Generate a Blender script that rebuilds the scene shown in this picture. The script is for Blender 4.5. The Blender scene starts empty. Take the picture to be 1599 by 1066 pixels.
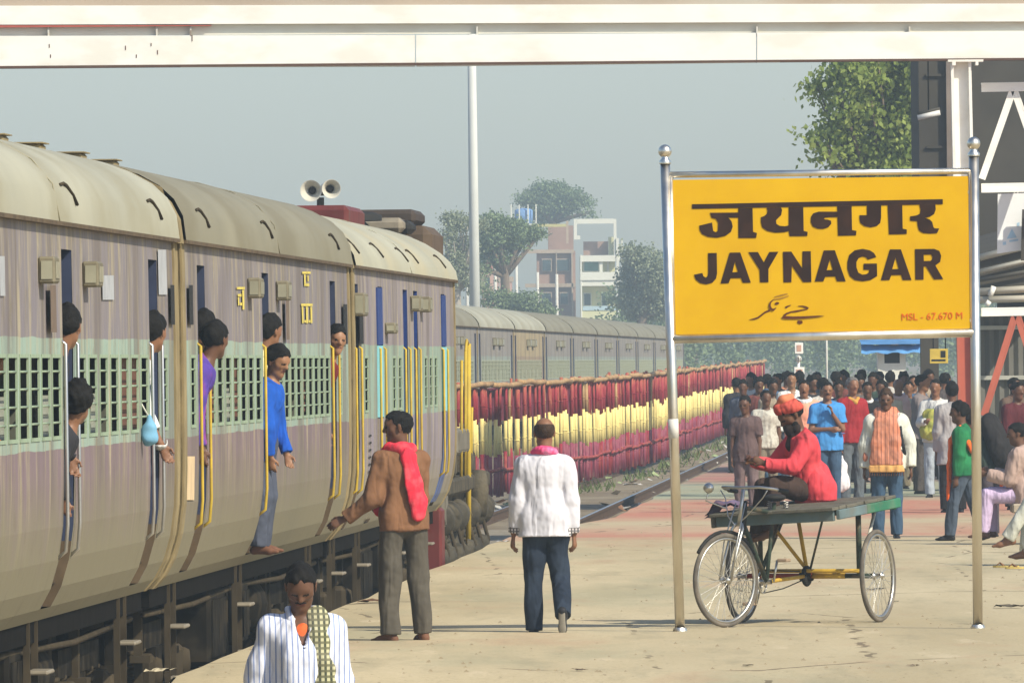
import bpy, bmesh, math, random
import numpy as np
from mathutils import Vector, Matrix

random.seed(7)
PI = math.pi
R = math.radians
scene = bpy.context.scene
C = scene.collection

# ------------------------------------------------------------------ camera
FPX, ROLL, CAMH = 19000.0, 0.010, 2.25
cam_data = bpy.data.cameras.new('camera')
cam = bpy.data.objects.new('camera', cam_data)
C.objects.link(cam)
cam.location = (0, 0, CAMH)
cam.rotation_euler = (PI / 2, ROLL, 0)
cam_data.sensor_width = 36
cam_data.lens = FPX * 36 / 1599
cam_data.clip_start = 1
cam_data.clip_end = 12000
scene.camera = cam

# ------------------------------------------------------------------ sky and sun
SUN_EL, SUN_AZ = R(40), R(131)          # azimuth measured clockwise from +Y: sun stands to the right and behind the camera
world = bpy.data.worlds.new('World')
scene.world = world
world.use_nodes = True
wt = world.node_tree
wt.nodes.clear()
sky = wt.nodes.new('ShaderNodeTexSky')
sky.sky_type = 'NISHITA'
sky.sun_disc = False
sky.sun_elevation = SUN_EL
sky.sun_rotation = SUN_AZ
sky.air_density = 1.0
sky.dust_density = 1.15
sky.ozone_density = 3.0
bg = wt.nodes.new('ShaderNodeBackground')
bg.inputs['Strength'].default_value = 0.15
wo = wt.nodes.new('ShaderNodeOutputWorld')
wt.links.new(sky.outputs[0], bg.inputs[0])
wt.links.new(bg.outputs[0], wo.inputs[0])

sun_data = bpy.data.lights.new('sun', 'SUN')
sun_data.energy = 5.0
sun_data.angle = R(0.6)
sun_data.color = (1.0, 0.92, 0.755)
sun = bpy.data.objects.new('sun', sun_data)
C.objects.link(sun)
sdir = Vector((math.sin(SUN_AZ) * math.cos(SUN_EL), math.cos(SUN_AZ) * math.cos(SUN_EL), math.sin(SUN_EL)))
sun.rotation_euler = sdir.to_track_quat('Z', 'Y').to_euler()
sun.location = (60, 0, 60)

scene.view_settings.view_transform = 'Standard'
scene.view_settings.look = 'None'
scene.view_settings.exposure = 0.17
scene.view_settings.gamma = 1.0
scene.view_settings.use_curve_mapping = False
try:
    scene.cycles.use_denoising = True
    scene.cycles.denoiser = 'OPENIMAGEDENOISE'
    scene.cycles.max_bounces = 6
    scene.cycles.volume_bounces = 0
    scene.cycles.volume_max_steps = 64
except Exception:
    pass

# ------------------------------------------------------------------ placing helpers
cr, sr = math.cos(ROLL), math.sin(ROLL)
def P(px, py, d):
    a = (px - 799.5) * d / FPX
    b = (533 - py) * d / FPX
    return Vector((a * cr + b * sr, d, CAMH - a * sr + b * cr))
def G(px, py, z=0.0):
    k = (-(px - 799.5) * sr + (533 - py) * cr) / FPX
    return P(px, py, (z - CAMH) / k)
def at(px, d, z=0.0):
    """point at depth d and height z seen in the column px"""
    py = 533
    for _ in range(4):
        p = P(px, py, d)
        py += (p.z - z) * FPX / d
    return P(px, py, d)

# ------------------------------------------------------------------ tagging
def tag(o, label=None, cat=None, group=None, kind=None):
    if label: o['label'] = label
    if cat: o['category'] = cat
    if group: o['group'] = group
    if kind: o['kind'] = kind
    return o
def empty(name, loc=(0, 0, 0), rz=0.0, label=None, cat=None, group=None, rx=0.0):
    o = bpy.data.objects.new(name, None)
    C.objects.link(o)
    o.location = loc
    o.rotation_euler = (rx, 0, rz)
    o.empty_display_size = 0.2
    return tag(o, label, cat, group)
def link(name, mesh, parent=None, loc=None, rot=None, scale=None):
    o = bpy.data.objects.new(name, mesh)
    C.objects.link(o)
    if parent: o.parent = parent
    if loc is not None: o.location = loc
    if rot is not None: o.rotation_euler = rot
    if scale is not None: o.scale = scale
    return o

# ------------------------------------------------------------------ materials
MATS = {}
def mat(name, col, rough=0.75, var=0.12, scale=6.0, bump=0.0, bscale=None, metal=0.0, spec=0.12, stretch=None, col2=None, c2scale=1.5, c2amt=0.5):
    if name in MATS: return MATS[name]
    m = bpy.data.materials.new(name)
    m.use_nodes = True
    nt = m.node_tree
    b = nt.nodes['Principled BSDF']
    b.inputs['Roughness'].default_value = rough
    b.inputs['Metallic'].default_value = metal
    b.inputs['Specular IOR Level'].default_value = spec
    tc = nt.nodes.new('ShaderNodeTexCoord')
    mp = nt.nodes.new('ShaderNodeMapping')
    nt.links.new(tc.outputs['Object'], mp.inputs[0])
    if stretch: mp.inputs['Scale'].default_value = stretch
    nz = nt.nodes.new('ShaderNodeTexNoise')
    nz.inputs['Scale'].default_value = scale
    nz.inputs['Detail'].default_value = 5
    nt.links.new(mp.outputs[0], nz.inputs[0])
    rp = nt.nodes.new('ShaderNodeValToRGB')
    rp.color_ramp.elements[0].position = 0.3
    rp.color_ramp.elements[1].position = 0.7
    lo = [max(0, c * (1 - var)) for c in col]; hi = [min(1, c * (1 + var)) for c in col]
    rp.color_ramp.elements[0].color = (*lo, 1)
    rp.color_ramp.elements[1].color = (*hi, 1)
    nt.links.new(nz.outputs[0], rp.inputs[0])
    last = rp.outputs[0]
    if col2:
        n2 = nt.nodes.new('ShaderNodeTexNoise'); n2.inputs['Scale'].default_value = c2scale; n2.inputs['Detail'].default_value = 6
        nt.links.new(mp.outputs[0], n2.inputs[0])
        r2 = nt.nodes.new('ShaderNodeValToRGB')
        r2.color_ramp.elements[0].position = 0.48; r2.color_ramp.elements[1].position = 0.62
        r2.color_ramp.elements[0].color = (0, 0, 0, 1); r2.color_ramp.elements[1].color = (c2amt,) * 3 + (1,)
        nt.links.new(n2.outputs[0], r2.inputs[0])
        mx = nt.nodes.new('ShaderNodeMix'); mx.data_type = 'RGBA'
        mx.inputs['B'].default_value = (*col2, 1)
        nt.links.new(r2.outputs[0], mx.inputs['Factor']); nt.links.new(last, mx.inputs['A'])
        last = mx.outputs['Result']
    nt.links.new(last, b.inputs['Base Color'])
    if bump:
        n3 = nt.nodes.new('ShaderNodeTexNoise'); n3.inputs['Scale'].default_value = bscale or scale * 4; n3.inputs['Detail'].default_value = 4
        nt.links.new(mp.outputs[0], n3.inputs[0])
        bp = nt.nodes.new('ShaderNodeBump'); bp.inputs['Strength'].default_value = bump; bp.inputs['Distance'].default_value = 0.02
        nt.links.new(n3.outputs[0], bp.inputs['Height']); nt.links.new(bp.outputs[0], b.inputs['Normal'])
    MATS[name] = m
    return m
class N:
    """tiny node-building helper"""
    def __init__(s, m): s.m = m; s.t = m.node_tree
    def n(s, typ, **kw):
        o = s.t.nodes.new(typ)
        for k, v in kw.items(): setattr(o, k, v)
        return o
    def l(s, a, b): s.t.links.new(a, b)
    def math(s, op, a, b=None, clamp=False):
        o = s.n('ShaderNodeMath', operation=op, use_clamp=clamp)
        for i, v in enumerate((a, b)):
            if v is None: continue
            if hasattr(v, 'links'): s.l(v, o.inputs[i])
            else: o.inputs[i].default_value = v
        return o.outputs[0]
    def mix(s, f, a, b):
        o = s.n('ShaderNodeMix', data_type='RGBA')
        for k, v in (('Factor', f), ('A', a), ('B', b)):
            if hasattr(v, 'links'): s.l(v, o.inputs[k])
            elif k == 'Factor': o.inputs[k].default_value = v
            else: o.inputs[k].default_value = (*v, 1)
        return o.outputs['Result']
    def ramp(s, f, stops, interp='LINEAR'):
        o = s.n('ShaderNodeValToRGB'); cr_ = o.color_ramp; cr_.interpolation = interp
        while len(cr_.elements) < len(stops): cr_.elements.new(0.5)
        for e, (p, c) in zip(cr_.elements, stops):
            e.position = p; e.color = (c, c, c, 1) if isinstance(c, (int, float)) else (*c, 1)
        s.l(f, o.inputs[0]); return o.outputs[0]
    def noise(s, vec, scale, detail=5, rough=0.55, stretch=None):
        if stretch:
            mp = s.n('ShaderNodeMapping'); mp.inputs['Scale'].default_value = stretch
            s.l(vec, mp.inputs[0]); vec = mp.outputs[0]
        o = s.n('ShaderNodeTexNoise'); o.inputs['Scale'].default_value = scale; o.inputs['Detail'].default_value = detail
        o.inputs['Roughness'].default_value = rough
        s.l(vec, o.inputs[0]); return o.outputs[0]
def newmat(name, rough=0.8, spec=0.3):
    m = bpy.data.materials.new(name); m.use_nodes = True
    b = m.node_tree.nodes['Principled BSDF']
    b.inputs['Roughness'].default_value = rough; b.inputs['Specular IOR Level'].default_value = spec
    n = N(m); tc = n.n('ShaderNodeTexCoord')
    return m, n, b, tc.outputs['Object']

# ------------------------------------------------------------------ mesh builder
class MB:
    def __init__(s): s.v = []; s.f = []; s.mi = []; s.sm = []
    def add(s, vs, fs, mi=0, smooth=False):
        k = len(s.v)
        s.v += [tuple(v) for v in vs]
        for f in fs:
            s.f.append(tuple(i + k for i in f)); s.mi.append(mi); s.sm.append(smooth)
        return s
    def box(s, c, size, M=None, mi=0):
        x, y, z = size[0] / 2, size[1] / 2, size[2] / 2
        vs = [Vector((sx * x, sy * y, sz * z)) for sz in (-1, 1) for sy in (-1, 1) for sx in (-1, 1)]
        if M is not None: vs = [M @ v for v in vs]
        c = Vector(c)
        vs = [v + c for v in vs]
        return s.add(vs, [(0, 2, 3, 1), (4, 5, 7, 6), (0, 1, 5, 4), (2, 6, 7, 3), (0, 4, 6, 2), (1, 3, 7, 5)], mi)
    def b2(s, lo, hi, mi=0):
        return s.box([(a + b) / 2 for a, b in zip(lo, hi)], [abs(b - a) for a, b in zip(lo, hi)], None, mi)
    def bbox(s, lo, hi, bev=0.01, mi=0):
        """box with chamfered edges along all three axes"""
        bm = bmesh.new(); bmesh.ops.create_cube(bm, size=1)
        c = [(a + b) / 2 for a, b in zip(lo, hi)]; sz = [abs(b - a) for a, b in zip(lo, hi)]
        for v in bm.verts: v.co = Vector([v.co[i] * sz[i] + c[i] for i in range(3)])
        bmesh.ops.bevel(bm, geom=bm.edges[:], offset=min(bev, min(sz) * 0.45), segments=1, affect='EDGES')
        bm.verts.index_update()
        s.add([v.co for v in bm.verts], [[v.index for v in f.verts] for f in bm.faces], mi)
        bm.free(); return s
    def tube(s, pts, r, n=8, mi=0, closed=False, cap=True):
        pts = [Vector(p) for p in pts]
        rs = r if isinstance(r, (list, tuple)) else [r] * len(pts)
        m = len(pts); rings = []
        up = None
        for i, p in enumerate(pts):
            if closed: t = (pts[(i + 1) % m] - pts[i - 1])
            else: t = pts[min(i + 1, m - 1)] - pts[max(i - 1, 0)]
            t = t.normalized() if t.length > 1e-9 else Vector((0, 0, 1))
            if up is None: up = Vector((0, 0, 1)) if abs(t.z) < 0.9 else Vector((0, 1, 0))
            u = t.cross(up)
            if u.length < 1e-6: u = t.cross(Vector((1, 0.2, 0)))
            u.normalize(); w = u.cross(t).normalized(); up = w
            rings.append([p + (u * math.cos(2 * PI * k / n) + w * math.sin(2 * PI * k / n)) * rs[i] for k in range(n)])
        vs = [v for ring in rings for v in ring]; fs = []
        for i in range(m if closed else m - 1):
            j = (i + 1) % m
            for k in range(n):
                k2 = (k + 1) % n
                fs.append((i * n + k, i * n + k2, j * n + k2, j * n + k))
        if cap and not closed:
            fs.append(tuple(range(n))[::-1]); fs.append(tuple((m - 1) * n + k for k in range(n)))
        return s.add(vs, fs, mi, True)
    def lathe(s, prof, c=(0, 0, 0), axis=(0, 0, 1), n=16, mi=0):
        """prof: list of (radius, height along the axis)"""
        ax = Vector(axis).normalized(); q = ax.to_track_quat('Z', 'Y'); c = Vector(c)
        vs = []; fs = []
        for (r, h) in prof:
            for k in range(n):
                a = 2 * PI * k / n
                vs.append(q @ Vector((r * math.cos(a), r * math.sin(a), h)) + c)
        for i in range(len(prof) - 1):
            for k in range(n):
                k2 = (k + 1) % n
                fs.append((i * n + k, i * n + k2, (i + 1) * n + k2, (i + 1) * n + k))
        return s.add(vs, fs, mi, True)
    def sphere(s, c, r, n=10, mi=0, sc=(1, 1, 1)):
        vs = []; fs = []; m = n // 2 + 1
        for i in range(m + 1):
            th = PI * i / m
            for k in range(n):
                a = 2 * PI * k / n
                vs.append((c[0] + sc[0] * r * math.sin(th) * math.cos(a), c[1] + sc[1] * r * math.sin(th) * math.sin(a), c[2] + sc[2] * r * math.cos(th)))
        for i in range(m):
            for k in range(n):
                k2 = (k + 1) % n
                fs.append((i * n + k, (i + 1) * n + k, (i + 1) * n + k2, i * n + k2))
        return s.add(vs, fs, mi, True)
    def mesh(s, name, mats):
        me = bpy.data.meshes.new(name)
        me.from_pydata(s.v, [], s.f)
        for m in (mats if isinstance(mats, (list, tuple)) else [mats]): me.materials.append(m)
        me.polygons.foreach_set('material_index', s.mi)
        me.polygons.foreach_set('use_smooth', s.sm)
        me.update()
        return me
    def build(s, name, mats, parent=None, loc=None, rot=None, label=None, kind=None):
        o = link(name, s.mesh(name, mats), parent, loc, rot)
        return tag(o, label=label, kind=kind)

def copy_tree(o, parent=None):
    c = o.copy(); C.objects.link(c)
    if parent is not None: c.parent = parent
    for ch in list(o.children):
        copy_tree(ch, c)
    return c

def flat_shape(polys, name, m, depth=0.004):
    """filled outlines (lists of (x, z)), standing in the XZ plane and facing -Y; nested outlines become holes"""
    cu = bpy.data.curves.new(name, 'CURVE'); cu.dimensions = '2D'; cu.fill_mode = 'BOTH'; cu.extrude = depth / 2
    for pl in polys:
        sp = cu.splines.new('POLY'); sp.points.add(len(pl) - 1)
        for i, (x, y) in enumerate(pl): sp.points[i].co = (x, y, 0, 1)
        sp.use_cyclic_u = True
    ob = bpy.data.objects.new(name, cu); C.objects.link(ob)
    dg = bpy.context.evaluated_depsgraph_get()
    me = bpy.data.meshes.new_from_object(ob.evaluated_get(dg))
    bpy.data.objects.remove(ob); bpy.data.curves.remove(cu)
    me.transform(Matrix.Rotation(PI / 2, 4, 'X'))
    me.materials.clear(); me.materials.append(m); me.name = name
    return me
def ribbon(pts, ws):
    """outline of a brush stroke through pts with widths ws"""
    a = []; b = []; n = len(pts)
    for i, (x, y) in enumerate(pts):
        x0, y0 = pts[max(i - 1, 0)]; x1, y1 = pts[min(i + 1, n - 1)]
        l = math.hypot(x1 - x0, y1 - y0) or 1; nx, ny = -(y1 - y0) / l, (x1 - x0) / l
        w = (ws[i] if isinstance(ws, (list, tuple)) else ws) / 2
        a.append((x + nx * w, y + ny * w)); b.append((x - nx * w, y - ny * w))
    return a + b[::-1]
HAZE_D = 0.00058
# ================================================================== THE SETTING
def XS(d): return -5.433 + 0.03884 * d          # x of the train's platform side at depth d
TH = math.atan(0.03884)
def RZ(d): return -0.45 - 0.0018 * (d - 67)     # rail level at depth d
GRADE = -0.0018

# ---- ground
m, n, b, oc = newmat('track_bed_soil', 0.95, 0.1)
c1 = n.noise(oc, 0.35, 6); c2 = n.noise(oc, 6, 4)
col = n.mix(n.ramp(c1, [(0.35, 0.0), (0.65, 1.0)]), (0.20, 0.155, 0.10), (0.30, 0.25, 0.17))
col = n.mix(n.ramp(c2, [(0.45, 0.0), (0.6, 0.6)]), col, (0.12, 0.10, 0.075))
n.l(col, b.inputs['Base Color'])
MATS['soil'] = m
g = MB()
ys = [-60, 0, 40, 67, 140, 190, 250, 400, 700, 1200, 3000, 9000]
def gz(y):
    if y <= 140: return -0.72 - 0.0018 * (y - 67)
    return -0.85 + 0.22 * min(1.0, (y - 140) / 50.0)
xs = [-4000, -300, -60, -15, 10, 60, 300, 4000]
vs = [(x, y, gz(y)) for y in ys for x in xs]
nx = len(xs)
g.add(vs, [(j * nx + i, j * nx + i + 1, (j + 1) * nx + i + 1, (j + 1) * nx + i) for j in range(len(ys) - 1) for i in range(nx - 1)])
g.build('ground', MATS['soil'], kind='structure')

# ---- platform: concrete slab with an edge along the track, a ramp at its near end
m, n, b, oc = newmat('platform_concrete', 0.95, 0.04)
sep = n.n('ShaderNodeSeparateXYZ'); n.l(oc, sep.inputs[0])
big = n.noise(oc, 0.5, 6, 0.6, stretch=(1, 0.16, 1)); mid = n.noise(oc, 2.2, 6, 0.65, stretch=(1, 0.13, 1)); fine = n.noise(oc, 30, 3, stretch=(1, .3, 1))
base = n.mix(n.ramp(big, [(0.36, 0.0), (0.64, 1.0)]), (0.415, 0.345, 0.215), (0.52, 0.44, 0.285))
base = n.mix(n.ramp(mid, [(0.52, 0.0), (0.68, 0.5)]), base, (0.30, 0.265, 0.175))
base = n.mix(n.ramp(mid, [(0.30, 0.6), (0.40, 0.0)]), base, (0.60, 0.50, 0.34))
base = n.mix(n.ramp(fine, [(0.5, 0.0), (0.75, 0.35)]), base, (0.30, 0.24, 0.15))
# coloured paving bands beyond the sign
yv = n.math('ADD', sep.outputs[1], n.math('MULTIPLY', n.math('SUBTRACT', n.noise(oc, 0.6, 3), 0.5), 5.0))
f = n.math('DIVIDE', n.math('SUBTRACT', yv, 136.0), 160.0, clamp=True)
pink = (0.44, 0.20, 0.14); grn = (0.31, 0.33, 0.24); snd = (0.45, 0.37, 0.235)
bands = [(0, snd), (0.02, pink), (0.085, snd), (0.125, pink), (0.20, pink), (0.235, grn), (0.33, grn), (0.36, (0.42, 0.20, 0.16)), (0.52, (0.37, 0.25, 0.2)), (0.6, grn), (0.72, pink), (0.9, (0.3, 0.22, 0.2))]
bc = n.ramp(f, bands)
inb = n.ramp(n.math('DIVIDE', n.math('SUBTRACT', yv, 130.0), 20.0, clamp=True), [(0.3, 0.0), (0.5, 1.0)])
inb2 = n.math('MULTIPLY', inb, n.ramp(n.noise(oc, 0.9, 6, 0.7, stretch=(1, .2, 1)), [(0.36, 0.55), (0.56, 1.0)]))
base = n.mix(inb2, base, bc)
# faded green and pink paint on the open stretch
base = n.mix(n.ramp(n.noise(oc, 0.33, 5, 0.6, stretch=(1, .22, 1)), [(0.54, 0.0), (0.62, 0.34)]), base, (0.27, 0.275, 0.185))
base = n.mix(n.ramp(n.noise(oc, 0.41, 5, 0.6, stretch=(1.1, .25, 3)), [(0.56, 0.0), (0.66, 0.40)]), base, (0.42, 0.25, 0.16))
base = n.mix(n.ramp(n.noise(oc, 5.5, 7, 0.8, stretch=(1, .2, 1)), [(0.60, 0.0), (0.68, 0.55)]), base, (0.17, 0.135, 0.085))
vo = n.n('ShaderNodeTexVoronoi', feature='DISTANCE_TO_EDGE'); vo.inputs['Scale'].default_value = 0.42
mpv = n.n('ShaderNodeMapping'); mpv.inputs['Scale'].default_value = (1, .22, 1)
wv = n.n('ShaderNodeMix', data_type='VECTOR'); wv.inputs['Factor'].default_value = 0.12
nv = n.n('ShaderNodeTexNoise'); nv.inputs['Scale'].default_value = 2.0; n.l(oc, nv.inputs[0]); n.l(oc, wv.inputs['A']); n.l(nv.outputs['Color'], wv.inputs['B'])
n.l(wv.outputs['Result'], mpv.inputs[0]); n.l(mpv.outputs[0], vo.inputs[0])
base = n.mix(n.math('MULTIPLY', n.math('LESS_THAN', vo.outputs['Distance'], 0.006), n.ramp(n.noise(oc, 0.7, 2), [(0.5, 0.0), (0.56, 0.75)])), base, (0.13, 0.10, 0.065))
base = n.mix(n.ramp(n.noise(oc, 14, 3, 0.6, stretch=(1, .3, 1)), [(0.68, 0.0), (0.73, 0.7)]), base, (0.12, 0.08, 0.05))
n.l(base, b.inputs['Base Color'])
bp = n.n('ShaderNodeBump'); bp.inputs['Strength'].default_value = 0.35; bp.inputs['Distance'].default_value = 0.02
n.l(n.noise(oc, 4, 8, 0.7), bp.inputs['Height']); n.l(bp.outputs[0], b.inputs['Normal'])
MATS['platform'] = m
MATS['kerb'] = mat('platform_kerb', (0.40, 0.33, 0.22), 0.9, 0.2, 3, 0.5, 12, col2=(0.2, 0.16, 0.11))

def EX(d):
    e = XS(d) - 0.10
    if d > 140: e += min(0.75, (d - 140) * 0.05)
    return e
pl = MB()
ds = [82.5 + 2.5 * i for i in range(0, 140)]
rows = []
rng = random.Random(3)
for d in ds:
    rows.append((EX(d) + rng.uniform(-0.035, 0.035), d))
k = len(rows)
vs = []
for (x, d) in rows: vs += [(x + 0.03, d, 0.0), (60, d, 0.0), (x, d, -0.03), (x, d, -2.2)]
fs = []
for i in range(k - 1):
    a = 4 * i; c = 4 * (i + 1)
    fs += [(a, a + 1, c + 1, c), (a + 2, a, c, c + 2)]
pl.add(vs, fs, 0)
pl.add(vs, [(4 * i + 3, 4 * i + 2, 4 * i + 6, 4 * i + 7) for i in range(k - 1)], 1)
# ramp and lower approach
x0 = EX(82.5)
pl.add([(x0 + 0.03, 82.5, 0), (60, 82.5, 0), (60, 63, -0.52), (x0 - 0.35, 63, -0.52), (60, -40, -0.53), (x0 - 3.0, -40, -0.53),
        (x0 + 0.03, 82.5, -2.2), (x0 - 0.35, 63, -2.2), (x0 - 3.0, -40, -2.2)],
       [(3, 2, 1, 0), (5, 4, 2, 3)], 0)
pl.add([(x0 + 0.03, 82.5, 0), (x0 - 0.35, 63, -0.52), (x0 - 3.0, -40, -0.53), (x0 + 0.03, 82.5, -2.2), (x0 - 0.35, 63, -2.2), (x0 - 3.0, -40, -2.2)],
       [(0, 1, 4, 3), (1, 2, 5, 4)], 1)
pl.build('platform', [MATS['platform'], MATS['kerb']], kind='structure')

# ---- tracks: ballast, sleepers, rails
MATS['ballast'] = mat('ballast', (0.17, 0.145, 0.11), 0.95, 0.35, 9, 0.9, 22)
MATS['rail'] = mat('rail_steel', (0.10, 0.065, 0.045), 0.6, 0.2, 5)
MATS['railtop'] = mat('rail_running_face', (0.36, 0.33, 0.30), 0.3, 0.1, 5, metal=0.8)
MATS['sleeper'] = mat('sleeper_concrete', (0.27, 0.24, 0.19), 0.9, 0.2, 5)
def track(name, off, d0, d1, dz=0.0, grade=GRADE):
    bal = MB()
    L = d1 - d0
    bal.add([(-1.75, 0, -0.42), (1.75, 0, -0.42), (1.3, 0, -0.19), (-1.3, 0, -0.19), (-1.75, L, -0.42), (1.75, L, -0.42), (1.3, L, -0.19), (-1.3, L, -0.19)],
            [(1, 2, 6, 5), (2, 3, 7, 6), (3, 0, 4, 7), (0, 3, 2, 1)])
    loc = (XS(d0) + off, d0, RZ(d0) + dz)
    o = bal.build(name, MATS['ballast'], None, loc, (grade, 0, -TH), kind='structure')
    for sx in (-0.838, 0.838):
        r = MB()
        r.b2((sx - 0.07, 0, -0.17), (sx + 0.07, L, -0.15)); r.b2((sx - 0.011, 0, -0.15), (sx + 0.011, L, -0.04)); r.b2((sx - 0.035, 0, -0.04), (sx + 0.035, L, -0.002))
        r.add([(sx - 0.025, 0, 0.001), (sx + 0.025, 0, 0.001), (sx + 0.025, L, 0.001), (sx - 0.025, L, 0.001)], [(0, 1, 2, 3)], 1)
        r.build('rail', [MATS['rail'], MATS['railtop']], o)
    sl = MB(); y = 0.3
    while y < L:
        sl.b2((-1.3, y - 0.12, -0.27), (1.3, y + 0.12, -0.172)); y += 0.62
    sl.build('sleepers', MATS['sleeper'], o, kind='stuff')
track('railway_track', -1.62, 50, 150)
track('railway_track', -1.62, 150.1, 420, dz=0.13, grade=0.0)
track('railway_track', -1.62 - 6.35, 50, 190)

# ================================================================== TRAINS
def coach_side_mat(name, upper, band, lower, dirt, dirt_hi=2.05, streak=0.75):
    m, n, b, oc = newmat(name, 0.6, 0.06)
    sep = n.n('ShaderNodeSeparateXYZ'); n.l(oc, sep.inputs[0]); z = sep.outputs[2]
    wob = n.math('MULTIPLY', n.math('SUBTRACT', n.noise(oc, 1.0, 3, stretch=(1, 0.7, 1)), 0.5), 0.05)
    zz = n.math('ADD', z, wob)
    f = n.math('DIVIDE', n.math('SUBTRACT', zz, 1.0), 2.5)
    pc = n.ramp(f, [(0, lower), ((2.10 - 1) / 2.5, band), ((2.755 - 1) / 2.5, upper)], 'CONSTANT')
    sn = n.noise(oc, 2.2, 6, 0.65, stretch=(0.3, 1.6, 0.35))
    sn2 = n.noise(oc, 1.3, 4, 0.6, stretch=(0.3, 0.9, 0.25))
    c = n.mix(n.ramp(sn, [(0.50, 0.0), (0.66, streak)]), pc, (0.44, 0.375, 0.23))
    c = n.mix(n.ramp(sn2, [(0.46, 0.0), (0.60, 0.62)]), c, (0.13, 0.105, 0.10))
    sn3 = n.noise(oc, 4.5, 5, 0.7, stretch=(0.3, 1.8, 0.12))
    c = n.mix(n.ramp(sn3, [(0.56, 0.0), (0.64, 0.55)]), c, (0.36, 0.31, 0.19))
    sn4 = n.noise(oc, 5.5, 5, 0.7, stretch=(0.3, 1.6, 0.10))
    c = n.mix(n.ramp(sn4, [(0.56, 0.0), (0.65, 0.5)]), c, (0.085, 0.06, 0.045))
    dz = n.math('ADD', z, n.math('MULTIPLY', n.math('SUBTRACT', n.noise(oc, 1.4, 6, 0.7, stretch=(0.3, 2.2, 0.8)), 0.5), 0.75))
    df = n.ramp(n.math('DIVIDE', n.math('SUBTRACT', dz, 1.0), 2.5), [(0.0, 1.0), ((dirt_hi - 1.62) / 2.5, 0.96), ((dirt_hi - 1.34) / 2.5, 0.66), ((dirt_hi - 1.08) / 2.5, 0.16), (0.6, 0.08), (0.99, 0.22)])
    c = n.mix(df, c, dirt)
    blot = n.ramp(n.noise(oc, 3.2, 7, 0.75), [(0.54, 0.0), (0.66, 0.5)])
    c = n.mix(blot, c, (0.16, 0.135, 0.09))
    n.l(c, b.inputs['Base Color'])
    bp = n.n('ShaderNodeBump'); bp.inputs['Strength'].default_value = 0.6; bp.inputs['Distance'].default_value = 0.03
    n.l(n.noise(oc, 1.1, 3, 0.5, stretch=(1, 1.0, 0.5)), bp.inputs['Height']); n.l(bp.outputs[0], b.inputs['Normal'])
    return m
LIL = (0.20, 0.178, 0.205); LOWP = (0.195, 0.138, 0.165); MINT = (0.285, 0.385, 0.325); TAN = (0.20, 0.178, 0.115)
SIDE = coach_side_mat('coach_side_paint', LIL, MINT, LOWP, TAN)
SIDE3 = coach_side_mat('guard_van_side_paint', (0.225, 0.195, 0.23), (0.24, 0.34, 0.28), (0.235, 0.20, 0.25), (0.23, 0.205, 0.14), 1.8)
SIDEF = coach_side_mat('far_coach_side_paint', (0.23, 0.215, 0.21), (0.25, 0.31, 0.28), (0.22, 0.20, 0.19), (0.26, 0.23, 0.18))
SIDET = coach_side_mat('tan_coach_side_paint', (0.38, 0.30, 0.17), (0.29, 0.21, 0.14), (0.28, 0.2, 0.13), (0.25, 0.19, 0.12))
ROOF = mat('coach_roof_cream', (0.345, 0.328, 0.24), 0.55, 0.10, 1.2, 0.15, 3, stretch=(1, 0.5, 1), col2=(0.26, 0.23, 0.14), c2scale=0.8, c2amt=0.6)
ROOF2 = mat('coach_roof_dusty', (0.22, 0.20, 0.135), 0.6, 0.12, 1.0, 0.15, 3, stretch=(1, 0.5, 1), col2=(0.165, 0.14, 0.08), c2scale=0.7, c2amt=0.6)
ROOF3 = mat('guard_van_roof_cream', (0.36, 0.345, 0.255), 0.6, 0.10, 1.2, 0.15, 3, stretch=(1, 0.5, 1), col2=(0.40, 0.34, 0.2), c2scale=0.7, c2amt=0.5)
GUT = mat('gutter_rust', (0.10, 0.07, 0.04), 0.7, 0.3, 6)
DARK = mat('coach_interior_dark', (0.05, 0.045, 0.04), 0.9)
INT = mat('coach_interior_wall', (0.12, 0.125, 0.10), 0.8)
UND = mat('undergear_dark', (0.008, 0.007, 0.006), 0.9, 0.3, 6, spec=0.02)
UNDT = mat('undergear_dusty', (0.055, 0.043, 0.027), 0.9, 0.3, 5, col2=(0.05, 0.04, 0.025), c2scale=4, spec=0.03)
UNDG = mat('undergear_greasy', (0.014, 0.012, 0.009), 0.8, 0.35, 6, col2=(0.05, 0.04, 0.026), c2scale=5, spec=0.03)
WHT = mat('step_worn_metal', (0.22, 0.19, 0.14), 0.6, 0.2, 8)
DOORB = mat('door_slate_blue', (0.035, 0.045, 0.085), 0.6)
DOORBL = mat('door_blue', (0.02, 0.045, 0.17), 0.5)
CYAN = mat('door_cyan', (0.22, 0.52, 0.56), 0.5, 0.08)
BLUEL = mat('door_faded_blue', (0.07, 0.10, 0.22), 0.6, 0.3, 4, col2=(0.3, 0.26, 0.18), c2scale=2.5)
YEL = mat('handrail_yellow', (0.47, 0.33, 0.04), 0.5, 0.15, 6, col2=(0.35, 0.24, 0.05), c2scale=5)
STEEL = mat('handrail_steel', (0.45, 0.44, 0.42), 0.3, 0.1, 6, metal=0.85)
BLK = mat('mark_and_gap_black', (0.02, 0.02, 0.02), 0.7)
BARM = mat('window_bar_mint', (0.255, 0.325, 0.225), 0.6, 0.2, 4)
BARD = mat('window_bar_dusty', (0.36, 0.38, 0.27), 0.6, 0.2, 4)
SHUT = mat('window_shutter_brown', (0.13, 0.06, 0.04), 0.7)
SHUG = mat('window_shutter_grey', (0.26, 0.27, 0.22), 0.7)
BEL = mat('vestibule_tan', (0.25, 0.195, 0.10), 0.85, 0.25, 3)
BOXM = mat('name_board_box', (0.17, 0.15, 0.10), 0.6, 0.2, 8)
BOXL = mat('name_board_glass', (0.27, 0.26, 0.19), 0.35, 0.15, 6)
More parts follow.
